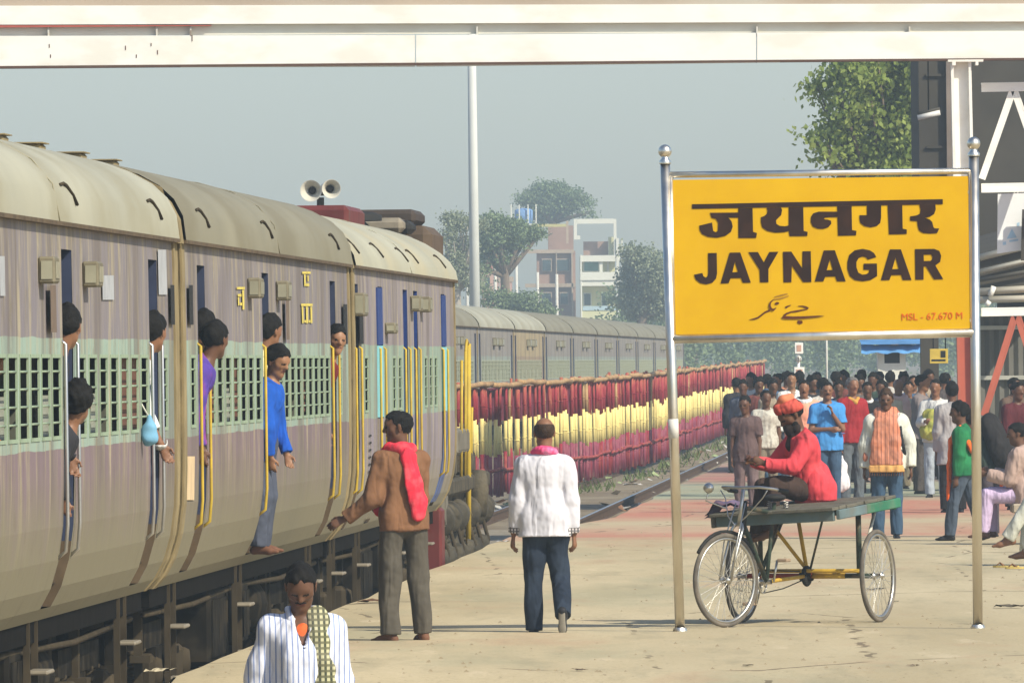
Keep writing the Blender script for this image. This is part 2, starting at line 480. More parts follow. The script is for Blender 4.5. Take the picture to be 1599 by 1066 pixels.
YPAINT = mat('yellow_lettering', (0.62, 0.50, 0.10), 0.6, 0.25, 8)

# side profile (x, z) from the bottom edge up to the gutter, and the roof above it
PROF = [(1.40, 1.08), (1.47, 1.16), (1.535, 1.28), (1.585, 1.45), (1.612, 1.65), (1.62, 1.9), (1.62, 2.10), (1.62, 2.16), (1.62, 2.66), (1.62, 2.75), (1.615, 3.28), (1.61, 3.43)]
ROOFE = [3.1, 2.5]
def roofz(x):
    t = min(1, abs(x) / 1.66)
    return 3.43 + 0.61 * (1 - t ** ROOFE[0]) ** (1 / ROOFE[1])

def prof_x(z):
    for (x0, z0), (x1, z1) in zip(PROF, PROF[1:]):
        if z0 <= z <= z1: return x0 + (x1 - x0) * (z - z0) / (z1 - z0)
    return 1.62

_barmesh = {}
def window_meshes(w, bars_m, kind):
    key = (w, bars_m.name, kind)
    if key in _barmesh: return _barmesh[key]
    fr = MB(); z0, z1 = 2.16, 2.66
    t = 0.022
    for (a, bz) in ((z0, z0 + t), (z1 - t, z1)):
        fr.b2((1.612, -w / 2, a), (1.626, w / 2, bz))
    for ya in (-w / 2, w / 2 - t):
        fr.b2((1.612, ya, z0 + t), (1.626, ya + t, z1 - t))
    ba = MB()
    for i in range(4):
        z = z0 + 0.5 * (i + 1) / 5
        ba.tube([(1.616, -w / 2 + t, z), (1.616, w / 2 - t, z)], 0.0075, 6)
    sh = None
    if kind:
        sh = MB()
        if kind == 1: sh.b2((1.52, -w / 2 + t, z0 + t), (1.55, w / 2 - t, z0 + 0.26))
        else: sh.b2((1.52, -w / 2 + t, z0 + t), (1.55, w / 2 - t, z1 - t))
        for i in range(4):
            sh.b2((1.551, -w / 2 + 0.05, z0 + 0.05 + i * 0.05), (1.558, w / 2 - 0.05, z0 + 0.075 + i * 0.05))
    r = (fr.mesh('window_frame', bars_m), ba.mesh('bars', bars_m), sh.mesh('shutter', SHUT if kind == 2 else SHUG) if sh else None)
    _barmesh[key] = r
    return r

def make_coach(d0, L, doors, wins, side, roof, label, doorw=0.82, rails=YEL, doorm=DOORB, off=-1.62, dz=0.0, detail=True, group=None, boards=(), vents=True, seed=1, barm=BARM):
    rng = random.Random(seed)
    root = empty('railway_coach', (XS(d0) + off, d0, RZ(d0) + dz), -TH, label, 'railway coach', group, rx=GRADE)
    # y breaks
    cuts = [0.0, L]
    for y in doors: cuts += [y - doorw / 2, y + doorw / 2]
    for (y, w, kd) in wins: cuts += [y - w / 2, y + w / 2]
    cuts = sorted(set(round(c, 4) for c in cuts))
    def openness(yc, zc):
        for y in doors:
            if abs(yc - y) < doorw / 2 and 1.16 < zc < 3.28: return True
        for (y, w, kd) in wins:
            if abs(yc - y) < w / 2 and 2.16 < zc < 2.66: return True
        return False
    body = MB()
    np_ = len(PROF)
    for j in range(len(cuts) - 1):
        y0, y1 = cuts[j], cuts[j + 1]
        for i in range(np_ - 1):
            (xa, za), (xb, zb) = PROF[i], PROF[i + 1]
            if openness((y0 + y1) / 2, (za + zb) / 2): continue
            body.add([(xa, y0, za), (xa, y1, za), (xb, y1, zb), (xb, y0, zb)], [(0, 1, 2, 3)], 0, False)
    # far side, underside, end walls
    for i in range(np_ - 1):
        (xa, za), (xb, zb) = PROF[i], PROF[i + 1]
        body.add([(-xa, 0, za), (-xa, L, za), (-xb, L, zb), (-xb, 0, zb)], [(3, 2, 1, 0)], 0)
    body.add([(-1.4, 0, 1.08), (1.4, 0, 1.08), (1.4, L, 1.08), (-1.4, L, 1.08)], [(3, 2, 1, 0)], 1)
    for y, flip in ((0.0, False), (L, True)):
        ring = [(-x, y, z) for x, z in PROF] + [(xx, y, roofz(xx)) for xx in [-1.5 + 0.25 * q for q in range(13)]] + [(x, y, z) for x, z in PROF[::-1]]
        body.add(ring, [tuple(range(len(ring)))[::(1 if flip else -1)]], 2)
    # reveals of the openings
    def reveal(y0, y1, z0, z1, dep, mi=0):
        a = prof_x(z0); c = prof_x(z1)
        vs = [(a, y0, z0), (a, y1, z0), (c, y1, z1), (c, y0, z1), (1.62 - dep, y0, z0), (1.62 - dep, y1, z0), (1.62 - dep, y1, z1), (1.62 - dep, y0, z1)]
        body.add(vs, [(0, 4, 5, 1), (1, 5, 6, 2), (2, 6, 7, 3), (3, 7, 4, 0)], mi)
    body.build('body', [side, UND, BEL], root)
    # interior shell: floor, back partition, doorway pockets
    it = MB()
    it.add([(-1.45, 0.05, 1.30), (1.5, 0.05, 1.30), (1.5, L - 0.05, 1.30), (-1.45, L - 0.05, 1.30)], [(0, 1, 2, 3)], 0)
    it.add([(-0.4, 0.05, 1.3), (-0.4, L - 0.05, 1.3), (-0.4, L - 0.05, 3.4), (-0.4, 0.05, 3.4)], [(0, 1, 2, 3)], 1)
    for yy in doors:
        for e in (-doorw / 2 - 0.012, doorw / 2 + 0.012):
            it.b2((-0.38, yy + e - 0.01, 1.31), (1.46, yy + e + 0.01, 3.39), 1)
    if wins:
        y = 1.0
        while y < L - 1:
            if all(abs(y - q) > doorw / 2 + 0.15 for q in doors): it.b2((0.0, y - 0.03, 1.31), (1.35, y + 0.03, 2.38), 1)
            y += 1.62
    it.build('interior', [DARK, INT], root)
    # roof
    rf = MB(); nxs = 20; ysn = [0, 0.35] + [0.35 + (L - 0.7) * q / 6 for q in range(1, 7)] + [L]
    vs = []
    for y in ysn:
        drop = 0.02 if y in (0, L) else 0.0
        for q in range(nxs + 1):
            x = 1.66 * math.cos(PI * q / nxs)
            vs.append((x, y, roofz(x) - drop * (1 - (abs(x) / 1.66) ** 2) + 0.004))
    fs = [(j * (nxs + 1) + q, (j + 1) * (nxs + 1) + q, (j + 1) * (nxs + 1) + q + 1, j * (nxs + 1) + q + 1) for j in range(len(ysn) - 1) for q in range(nxs)]
    rf.add(vs, fs, 0, True)
    ro = rf.build('roof', roof, root)
    gt = MB()
    for sx in (1, -1):
        gt.b2((sx * 1.60, 0.0, 3.412), (sx * 1.662, L, 3.436))
    gt.build('gutter', GUT, root)
    if detail:
        # seams across the roof, vents on top, rain strips over the doors
        for q in (3,):
            y = L * q / 6; sm = MB()
            pts = [(1.665 * math.cos(PI * a / 14), y, roofz(1.66 * math.cos(PI * a / 14)) + 0.006) for a in range(15)]
            sm.tube(pts, 0.004, 4); sm.build('roof_seam', roof, ro)
        if vents:
            for q in range(7 if vents is True else vents):
                y = 1.0 + q * (L - 3.0) / 6; v = MB()
                v.bbox((0.68, y - 0.26, 3.90), (0.90, y + 0.26, 4.045), 0.015)
                v.b2((0.66, y - 0.29, 4.046), (0.92, y + 0.29, 4.054))
                v.build('roof_vent', BEL, ro)
        for y in doors:
            s_ = MB()
            zz0 = 3.67; fx_ = lambda z: 1.66 * max(0.0, 1 - ((z - 3.43) / 0.61) ** ROOFE[1]) ** (1 / ROOFE[0])
            s_.tube([(fx_(z) + .006, y + dy_, z) for dy_, z in ((-.42, zz0 - .01), (-.15, zz0), (.05, zz0 - .012), (.22, zz0 - .06), (.36, zz0 - .12))], 0.011, 5)
            s_.build('rain_strip', UNDT, ro)
    # windows
    for (y, w, kd) in wins:
        fm, bm_, sm_ = window_meshes(w, barm, kd)
        wo_ = link('window', fm, root, (0, y, 0))
        link('window_bars', bm_, wo_)
        if sm_: link('shutter', sm_, wo_)
    # doors
    for i, y in enumerate(doors):
        dl = MB()
        dl.b2((1.18, y - doorw / 2 + 0.01, 1.32), (1.21, y + doorw / 2 - 0.01, 3.26))
        dl.b2((1.211, y - 0.25, 2.35), (1.222, y + 0.25, 3.05))
        dm = doorm if not isinstance(doorm, (list, tuple)) else doorm[i % len(doorm)]
        dd = dl.build('door', dm, root)
        rv = MB()
        for sg in (-1, 1):
            yy = y + sg * doorw / 2
            rv.add([(prof_x(z), yy, z) for z in (1.55, 1.65, 3.28)] + [(1.22, yy, 3.28), (1.22, yy, 1.55)], [tuple(range(5))]); rv.add([(prof_x(z), yy, z) for z in (1.16, 1.28, 1.45, 1.55)] + [(1.22, yy, 1.55), (1.22, yy, 1.16)], [tuple(range(6))], 1)
        rv.add([(1.615, y - doorw / 2, 3.28), (1.615, y + doorw / 2, 3.28), (1.22, y + doorw / 2, 3.28), (1.22, y - doorw / 2, 3.28)], [(0, 1, 2, 3)])
        rv.add([(1.42, y - doorw / 2, 1.16), (1.42, y + doorw / 2, 1.16), (1.44, y + doorw / 2, 1.30), (1.44, y - doorw / 2, 1.30), (1.22, y + doorw / 2, 1.30), (1.22, y - doorw / 2, 1.30)], [(0, 1, 2, 3), (3, 2, 4, 5)])
        rv.build('door_recess', [dm, GUT], dd)
        if detail:
            for sg in (-1, 1):
                hr = MB(); yy = y + sg * (doorw / 2 + 0.07)
                hr.tube([(1.60, yy, 2.75), (1.642, yy, 2.72), (1.645, yy, 1.66), (1.632, yy, 1.50), (1.58, yy, 1.46)], 0.011, 8)
                hr.build('grab_rail', rails, root)
            for sg in (-1, 1):
                st = MB(); st.b2((1.36, y + sg * 0.30 - 0.02, 0.38), (1.40, y + sg * 0.30 + 0.02, 1.1)); st.build('step_hanger', UNDT, root)
            for zz in (0.42, 0.78):
                tr = MB(); tr.bbox((1.37, y - 0.28, zz - 0.012), (1.50, y + 0.28, zz + 0.014), 0.008)
                tr.build('step', WHT, root)
    # name board boxes
    for (y, z, h, w) in boards:
        bb = MB(); bb.bbox((1.615, y - w / 2, z), (1.715, y + w / 2, z + h), 0.012)
        bo = bb.build('name_board', BOXM, root)
        gl = MB()
        gl.b2((1.635, y - w / 2 - 0.006, z + 0.025), (1.70, y - w / 2 - 0.001, z + h - 0.025))
        gl.b2((1.716, y - w / 2 + 0.04, z + 0.03), (1.720, y + w / 2 - 0.04, z + h - 0.03))
        gl.build('board_glass', BOXL, bo)
    # vestibule frames at both ends
    for y in (-0.02, L + 0.02):
        ve = MB(); s_ = -1 if y < 0 else 1
        ve.b2((-0.75, min(y, y + s_ * 0.27), 1.25), (0.75, max(y, y + s_ * 0.27), 3.5))
        ring = [(1.645 * math.cos(PI * a / 20), roofz(1.66 * math.cos(PI * a / 20)) - 0.02) for a in range(21)]
        ya, yb2 = min(y, y + s_ * 0.29), max(y, y + s_ * 0.29)
        ve.add([(x, ya, z) for x, z in ring] + [(x, yb2, z) for x, z in ring], [(a, a + 1, a + 22, a + 21) for a in range(20)] + [tuple(range(21)), tuple(range(21, 42))])
        ve.build('vestibule', BEL, root)
        if detail:
            co = MB(); ya, yb2 = min(y, y + s_ * 0.30), max(y, y + s_ * 0.30); pr_ = [(x - 0.012, z) for x, z in PROF]
            co.add([(x, ya, z) for x, z in pr_] + [(x, yb2, z) for x, z in pr_], [(a, a + 1, a + 1 + len(pr_), a + len(pr_)) for a in range(len(pr_) - 1)])
            co.add([(x, ya, z) for x, z in pr_] + [(1.2, ya, 3.43), (1.2, ya, 1.08)], [tuple(range(len(pr_) + 2))]); co.add([(x, yb2, z) for x, z in pr_] + [(1.2, yb2, 3.43), (1.2, yb2, 1.08)], [tuple(range(len(pr_) + 2))])
            es = MB(); y0e, y1e = (0.0, 0.30) if y < 0 else (L - 0.14, L); pr2 = [(x + 0.014, z) for x, z in PROF]
            es.add([(x, y0e, z) for x, z in pr2] + [(x, y1e, z) for x, z in pr2], [(a, a + 1, a + 1 + len(pr2), a + len(pr2)) for a in range(len(pr2) - 1)]); es.add([(x, y0e, z) for x, z in pr2] + [(x - .03, y0e, z) for x, z in pr2], [(a, a + 1, a + 1 + len(pr2), a + len(pr2)) for a in range(len(pr2) - 1)])
            es.build('end_strip', BEL, root)
            co.build('corner_panel', BEL, root)
            bf = MB(); bf.lathe([(0.10, 0), (0.10, 0.42), (0.24, 0.43), (0.25, 0.47), (0.0, 0.48)], (0.98, y, 1.06), (0, s_, 0), 16)
            bf.build('buffer', UNDG, root)
    # undergear
    for yb in (3.3, L - 3.3):
        fr = MB()
        for sx in (-1, 1):
            fr.b2((sx * 1.02, yb - 1.75, 0.62), (sx * 1.20, yb + 1.75, 0.80))
            fr.b2((sx * 1.0, yb - 0.3, 0.34), (sx * 1.22, yb + 0.3, 0.62))
        fr.b2((-1.0, yb - 0.2, 0.5), (1.0, yb + 0.2, 0.9))
        bg_ = fr.build('bogie', UNDG, root)
        for dy in (-1.448, 1.448):
            wh = MB()
            wh.tube([(-1.1, yb + dy, 0.457), (1.1, yb + dy, 0.457)], 0.08, 10)
            for sx in (-1, 1):
                wh.lathe([(0.0, 0.07), (0.30, 0.06), (0.42, 0.065), (0.457, 0.06), (0.457, -0.06), (0.485, -0.065), (0.485, -0.09), (0, -0.09)], (sx * 0.86, yb + dy, 0.457), (sx, 0, 0), 22)
            wh.build('wheelset', UNDG, bg_)
            for sx in ((1,) if not detail else (1, -1)):
                ax = MB(); ax.bbox((sx * 1.03, yb + dy - 0.16, 0.34), (sx * 1.30, yb + dy + 0.16, 0.60), 0.04)
                ax.lathe([(0.12, 0), (0.10, 0.04), (0, 0.05)], (sx * 1.30, yb + dy, 0.46), (sx, 0, 0), 12)
                ax.build('axle_box', UNDT, bg_)
                if detail:
                    for e in (-0.3, 0.3):
                        sp = MB(); pts = [(sx * 1.12 + 0.075 * math.cos(q), yb + dy + e + 0.075 * math.sin(q), 0.36 + 0.26 * q / (2 * PI * 4)) for q in [2 * PI * 4 * w_ / 40 for w_ in range(41)]]
                        sp.tube(pts, 0.02, 5); sp.build('spring', UNDT, bg_)
    sb = MB()
    for sx in (-1, 1): sb.b2((sx * 1.25, 0.05, 0.95), (sx * 1.38, L - 0.05, 1.075))
    sb.b2((-0.15, 0.1, 0.8), (0.15, L - 0.1, 1.07))
    sb.b2((-1.2, 5.4, 0.12), (-1.1, L - 5.4, 1.07))
    sb.build('underframe', UND, root)
    if detail:
        for (y0, y1, zb, nm) in ((L * 0.33, L * 0.33 + 1.7, 0.38, 'battery_box'), (L * 0.5, L * 0.5 + 0.9, 0.45, 'battery_box'), (L * 0.64, L * 0.64 + 1.3, 0.42, 'water_tank')):
            bx = MB()
            if nm == 'battery_box':
                bx.bbox((0.75, y0, zb), (1.34, y1, 0.93), 0.03)
                bx.b2((1.341, y0 + 0.08, zb + 0.06), (1.355, (y0 + y1) / 2 - 0.03, 0.86)); bx.b2((1.341, (y0 + y1) / 2 + 0.03, zb + 0.06), (1.355, y1 - 0.08, 0.86))
            else: bx.lathe([(0, 0), (0.2, 0.02), (0.24, 0.08), (0.24, y1 - y0 - 0.08), (0.2, y1 - y0), (0, y1 - y0)], (1.05, y0, 0.68), (0, 1, 0), 16)
            bx.build(nm, UNDG, root)
        for q in range(12):
            y = rng.uniform(0.6, L - 0.6); hg = MB()
            w_ = rng.uniform(0.05, 0.3)
            hg.b2((1.18, y, rng.uniform(0.15, 0.55)), (1.24, y + w_, 0.96))
            if rng.random() < 0.5: hg.b2((1.16, y - 0.1, 0.55), (1.30, y + w_ + 0.1, 0.60))
            hg.build('hanger_bracket', UNDT if rng.random() < 0.5 else UNDG, root)
        hp = MB(); hp.tube([(1.32, 0.3, 0.9), (1.32, L * .25, 0.87), (1.32, L * .5, 0.91), (1.32, L * .75, 0.86), (1.32, L - 0.3, 0.9)], 0.022, 6)
        hp.build('brake_pipe', UNDT, root)
    return root

def D_of(px): return 67.14 / (1 - px / 1538.0)
def spread(y0, y1, pitch=0.80, w=0.66, seed=1, closed=0.12):
    rng = random.Random(seed); nn = int((y1 - y0) / pitch); st = (y1 - y0) / nn; out = []
    for i in range(nn):
        r = rng.random(); out.append((y0 + (i + 0.5) * st, w, 2 if r < closed else (1 if r < closed + 0.25 else 0)))
    return out

# coach nearest the camera: its rear half is behind the frame
dA = 60.4
def ly(px, d0): return (D_of(px) - d0) / math.cos(TH)
dr = [0.95, ly(107, dA), ly(241, dA)]
wn = spread(1.6, dr[1] - 0.55, seed=2) + spread(dr[1] + 0.6, dr[2] - 0.5, seed=3) + [(dr[2] + 1.0, 0.5, 1)]
coach1 = make_coach(dA, 21.3, dr, wn, SIDE, ROOF, 'nearest railway coach, cream roof above lilac side with mint window band, at left edge', rails=STEEL,
    boards=[(ly(68, dA) - 0.1, 2.755 + 0.31, 0.155, .35), (ly(135, dA), 2.755 + 0.31, 0.155, .4)], seed=1)
dB = 82.35
dr = [ly(316, dB), ly(416, dB), ly(521, dB)]
wn = [(dr[0] - 1.0, 0.5, 1)] + spread(dr[0] + 0.6, dr[1] - 0.55, seed=4) + spread(dr[1] + 0.6, dr[2] - 0.55, seed=5) + [(dr[2] + 1.0, 0.5, 1)]
coach2 = make_coach(dB, 21.7, dr, wn, SIDE, ROOF2, 'second railway coach with dusty darker roof, boy in blue shirt hanging from its middle door', vents=2,
    boards=[(ly(391, dB), 3.08, 0.15, .45), (ly(435, dB), 3.08, 0.15, .45)], seed=2)
dC = 104.6
ROOFE[:] = [2.5, 1.85]
Lc = 20.2
dr = [ly(557, dC) , ly(595, dC), ly(634, dC), ly(650, dC), ly(693, dC)]
wn = [(ly(572, dC), 0.62, 0)] + spread(ly(611, dC), ly(629, dC), 0.8, 0.55, seed=8, closed=0) + spread(ly(661, dC), ly(684, dC), 0.8, 0.55, seed=9, closed=0)
coach3 = make_coach(dC, Lc, dr, wn, SIDE3, ROOF3, "guard's van behind the locomotive with bright blue and cyan doors", doorw=0.80,
    boards=[(ly(556, dC), 3.0, 0.2, .6), (ly(644, dC), 3.08, 0.15, .5), (ly(659, dC), 3.08, 0.15, .5), (ly(604, dC), 2.86, 0.10, 0.5)], doorm=[DOORB, DOORBL, DOORBL, DOORBL, DOORBL], vents=False, seed=3)
# the van's goods doors lie flush: upper leaf dark blue, panel in the band cyan, lower panel faded blue
for px in (593, 693):
    y = ly(px, dC)
    for (z0, z1, mm, nm) in ((2.76, 3.27, DOORBL, 'door_panel'), (2.11, 2.75, CYAN, 'door_panel'), (1.2, 2.10, BLUEL if px == 693 else SIDE3, 'door_panel')):
        q = MB(); zz = [z0] + [z for z in (1.28, 1.45, 1.65, 1.9) if z0 < z < z1] + [z1]
        for a, c in zip(zz, zz[1:]):
            xa, xc = prof_x(a), prof_x(c)
            q.add([(xa + 0.012, y - 0.46, a), (xa + 0.012, y + 0.46, a), (xc + 0.012, y + 0.46, c), (xc + 0.012, y - 0.46, c), (xa - 0.1, y - 0.46, a), (xc - 0.1, y - 0.46, c)], [(0, 1, 2, 3), (4, 0, 3, 5)])
        q.build(nm, mm, coach3)

# blue strips of the end doors, yellow lettering and number panels on coach two, faded plates on coach one
def side_mark(parent, d0, polys_px, m, name='painted_mark', dx=0.010):
    """outlines given as picture points lying on the coach side"""
    b = MB()
    for pl_ in polys_px:
        vs = []
        for (px, py) in pl_:
            d = D_of(px); y = (d - d0) / math.cos(TH)
            z = P(px, py, d).z - RZ(d)
            vs.append((prof_x(z) + dx, y, z))
        b.add(vs, [tuple(range(len(vs)))])
    return b.build(name, m, parent)
def bars_px(x0, y0, w, h, segs):
    out = []
    for (a, bb, c, dd) in segs:
        out.append([(x0 + a * w, y0 + dd * h), (x0 + c * w, y0 + dd * h), (x0 + c * w, y0 + bb * h), (x0 + a * w, y0 + bb * h)])
    return out
side_mark(coach2, dB, bars_px(370, 448, 14, 36, [(0, 0, .9, .1), (.6, .13, .8, .98), (.1, .3, .5, .42), (.1, .45, .25, .8), (.3, .68, .55, .8)]), YPAINT, 'coach_lettering')
side_mark(coach2, dB, bars_px(473, 424, 13, 30, [(0, 0, 1, .12), (.2, .15, .38, .75), (.42, .62, .8, .76), (.6, .2, .75, .5)]), YPAINT, 'coach_lettering')
side_mark(coach2, dB, bars_px(470, 474, 18, 32, [(0, 0, 1, .12), (.05, .15, .2, .95), (.24, .8, .4, .92), (.42, .15, .58, .95), (.62, .8, .78, .92), (.8, .15, .95, .95)]), YPAINT, 'coach_lettering')
side_mark(coach1, dA, bars_px(160, 430, 18, 38, [(0, 0, 1, 1)]), mat('faded_plate', (0.36, 0.37, 0.38), 0.6), 'faded_plate')
side_mark(coach1, dA, bars_px(248, 390, 13, 70, [(0, 0, 1, 1)]), mat('faded_plate', (0.36, 0.37, 0.38), 0.6), 'faded_plate')
side_mark(coach1, dA, bars_px(0, 400, 8, 62, [(0, 0, 1, 1)]), mat('faded_plate', (0.36, 0.37, 0.38), 0.6), 'faded_plate')
side_mark(coach1, dA, bars_px(73, 445, 9, 74, [(0, 0, 1, 1)]), mat('rust_panel', (0.15, 0.11, 0.08), 0.8), 'rust_panel', 0.03)
side_mark(coach2, dB, bars_px(289, 712, 12, 68, [(0, 0, 1, 1)]), mat('cream_label', (0.62, 0.46, 0.27), 0.6), 'cream_panel')
side_mark(coach2, dB, bars_px(442, 468, 5, 62, [(0, 0, 1, 1)]), mat('rust_panel', (0.15, 0.11, 0.08), 0.8), 'rust_panel', 0.03)
side_mark(coach3, dC, bars_px(572, 678, 8, 80, [(.3, 0, .7, .04), (.3, .14, .7, .18), (.3, .28, .7, .32), (.3, .42, .7, .46), (.3, .56, .7, .60), (.3, .70, .7, .74), (.3, .86, .7, .9)]), BLK, 'rivet_row')
# flat black strips on the coach side, painting in the dark gaps beside vestibules
for (par, d0, x0) in ((coach1, dA, 264), (coach2, dB, 293), (coach2, dB, 534), (coach3, dC, 559)):
    side_mark(par, d0, bars_px(x0, 445 if x0 < 300 else 475, 6, 62, [(0, 0, 1, 1)]), BLK, 'dark_gap_strip', 0.02)

# far train on the next track
fcol = [(SIDEF, ROOF2, 'far railway coach just past the lamp post, nearest coach of the far train'), (SIDEF, ROOF, 'second coach of the far train, pale roof, grey side'), (SIDET, ROOF, 'tan coach of the far train, third from its near end'),
        (SIDEF, ROOF2, 'grey coach of the far train right behind the tan one'), (SIDEF, ROOF2, 'coach of the far train below the white building'), (SIDEF, ROOF2, 'coach of the far train, just left of the sign post'),
        (SIDEF, ROOF2, 'coach of the far train seen behind the left sign post'), (SIDEF, ROOF2, 'far train coach under the left part of the sign board'),
        (SIDEF, ROOF2, 'far train coach next to last, under the sign board'), (SIDEF, ROOF2, 'last visible coach of the far train, deepest under the sign board')]
dF = 263.5 - 3
for i, (sd, rf_, lb) in enumerate(fcol):
    w = [(y, 0.6, 0 if q % 3 else 1) for q, y in enumerate([2.2 + 0.86 * t for t in range(20)])]
    make_coach(dF + 21.6 * i + 1, 21.0, [0.9, 20.1], w, sd, rf_, lb, off=-1.62 - 6.35, detail=False, group='coaches of the far train', barm=BARD,
               boards=[(9.0, 3.0, 0.2, 1.2), (12.5, 3.0, 0.2, 1.2)], seed=20 + i)
# ================================================================== LOCOMOTIVE
LM = mat('loco_maroon', (0.13, 0.028, 0.025), 0.55, 0.2, 3, col2=(0.12, 0.07, 0.05), c2scale=2)
LB = mat('loco_brown', (0.055, 0.042, 0.033), 0.7, 0.3, 3)
LBL = mat('loco_light_brown', (0.10, 0.07, 0.045), 0.7, 0.25, 3)
LG = mat('loco_grease', (0.05, 0.044, 0.032), 0.8, 0.4, 6, 0.6, 24, col2=(0.14, 0.115, 0.072), c2scale=4)
LGREY = mat('loco_grey_box', (0.15, 0.135, 0.105), 0.7, 0.2, 4)
LBK = mat('loco_dark', (0.025, 0.024, 0.022), 0.7)
dL = dC + Lc + 1.0
loco = empty('locomotive', (XS(dL) - 1.62, dL, RZ(dL)), -TH, 'diesel locomotive coupled beyond the van, greasy bogies and yellow handrails', 'locomotive', rx=GRADE)
LL = 13.0
q = MB(); q.bbox((-1.45, 0.1, 1.18), (1.40, LL, 1.36), 0.03); q.b2((-1.3, 0.3, 0.95), (1.28, LL - 0.2, 1.18)); q.build('deck_frame', LG, loco)
q = MB(); q.bbox((-0.95, 0.6, 1.36), (0.46, 3.9, 4.24), 0.05); q.build('radiator_hood', LM, loco)
q = MB(); q.bbox((-0.88, 4.0, 1.36), (0.80, 9.4, 4.0), 0.10); q.build('engine_hood', LB, loco)
q = MB(); q.bbox((-0.90, 9.5, 1.36), (0.92, 12.4, 4.12), 0.10); q.build('cab', LBL, loco)
q = MB(); q.bbox((-1.0, 9.3, 4.13), (0.75, 11.6, 4.30), 0.05); q.build('cab_roof', LB, loco)
for (xx, y0, y1, z0, z1, mm, nm) in ((0.1, 4.3, 5.2, 3.95, 4.12, LBK, 'exhaust_stack'), (0.45, 5.3, 5.9, 4.0, 4.16, WHT, 'horn_box'), (0.5, 6.2, 7.3, 4.0, 4.14, LBK, 'roof_hatch'), (0.35, 7.6, 8.9, 4.0, 4.18, LB, 'roof_hatch')):
    q = MB(); q.bbox((xx - 0.35, y0, z0), (xx + 0.35, y1, z1), 0.05); q.build(nm, mm, loco)
q = MB(); q.lathe([(0.45, 0), (0.45, 0.06), (0.35, 0.10), (0, 0.12)], (0.15, 4.75, 4.12), (0, 0, 1), 18); q.build('radiator_fan', LBK, loco)
# end platform gear: sand box, battery boxes along the walkway
for (y0, y1, z0, z1, mm) in ((5.1, 7.9, 1.60, 1.88, LGREY), (1.6, 2.4, 0.85, 1.9, LGREY), (8.3, 9.4, 1.36, 1.62, LG), (3.0, 4.6, 1.36, 1.70, LG)):
    q = MB(); q.bbox((0.95, y0, z0), (1.38, y1, z1), 0.03); q.b2((1.38, y0 + .1, z0 + .05), (1.39, y1 - .1, z1 - .05)); q.build('walkway_box', mm, loco)
# yellow handrail stanchions
for (y, z0, z1) in ((6.2, 1.3, 2.62), (7.2, 1.36, 2.72), (7.9, 0.5, 2.80), (8.7, 1.36, 2.1)):
    q = MB(); q.tube([(1.36, y, z0), (1.38, y, z1)], 0.030 if y > 7.5 and y < 8.5 else 0.016, 8); q.build('stanchion', YEL, loco)
q = MB(); q.tube([(1.38, 7.2, 2.72), (1.38, 7.5, 2.84), (1.38, 7.9, 2.80)], 0.016, 8); q.build('handrail', YEL, loco)
q = MB(); q.bbox((-1.3, -0.05, 0.75), (1.3, 0.12, 1.30), 0.03); q.build('buffer_beam', LM, loco)
q = MB(); q.bbox((1.15, -0.6, 0.15), (1.45, 0.1, 1.1), 0.03); q.build('maroon_step_box', LM, loco)
for yb in (3.0, 9.6):
    q = MB()
    for sx in (-1, 1):
        q.bbox((sx * 1.05, yb - 2.3, 0.62), (sx * 1.25, yb + 2.3, 0.86), 0.03)
    q.b2((-1, yb - .3, .4), (1, yb + .3, .9))
    bo = q.build('bogie', LG, loco)
    for k_, dy in enumerate((-1.85, 0, 1.85)):
        w = MB()
        w.tube([(-1.1, yb + dy, 0.5), (1.1, yb + dy, 0.5)], 0.09, 10)
        for sx in (-1, 1):
            w.lathe([(0.0, 0.09), (0.32, 0.06), (0.46, 0.07), (0.5, 0.06), (0.546, 0.05), (0.546, -0.08), (0, -0.08)], (sx * 0.87, yb + dy, 0.5), (sx, 0, 0), 24)
        w.build('wheelset', LBK, bo)
        a = MB()
        a.bbox((1.08, yb + dy - 0.24, 0.30), (1.36, yb + dy + 0.24, 0.66), 0.07)
        a.lathe([(0.17, 0), (0.15, 0.06), (0.06, 0.09), (0, 0.09)], (1.36, yb + dy, 0.5), (1, 0, 0), 14)
        a.build('axle_box', LG, bo)
        for e in (-0.46, 0.46):
            s = MB(); pts = [(1.2 + 0.10 * math.cos(t), yb + dy + e + 0.10 * math.sin(t), 0.30 + 0.40 * t / (2 * PI * 4)) for t in [2 * PI * 4 * w_ / 44 for w_ in range(45)]]
            s.tube(pts, 0.028, 5); s.build('spring', LG, bo)
        c_ = MB(); c_.lathe([(0, 0), (0.15, 0.01), (0.17, 0.06), (0.17, 0.42), (0.12, 0.5), (0, 0.5)], (1.30, yb + dy + 0.70, 0.92), (0, 1, 0.1), 16)
        c_.lathe([(0.09, 0), (0.09, 0.25)], (1.30, yb + dy + 0.45, 0.92), (0, 1, 0), 10)
        c_.build('brake_cylinder', LG, bo)
        b_ = MB(); b_.bbox((1.16, yb + dy + 0.30, 0.18), (1.30, yb + dy + 0.42, 0.95), 0.03); b_.tube([(1.33, yb + dy + .3, 0.95), (1.42, yb + dy + .36, 0.6), (1.36, yb + dy + .5, 0.25)], 0.022, 6)
        b_.build('brake_hanger', UNDT, bo)
q = MB(); q.lathe([(0, 0), (0.28, 0.04), (0.34, 0.12), (0.34, 1.3), (0.28, 1.38), (0, 1.42)], (1.0, 5.6, 0.62), (0, 1, 0), 18); q.build('fuel_tank', LG, loco)
q = MB(); q.lathe([(0, 0), (0.10, 0), (0.13, 0.3), (0.10, 0.5), (0, 0.5)], (1.42, 8.9, 0.9), (0, 0.2, 1), 12); q.build('sand_pipe_box', LG, loco)

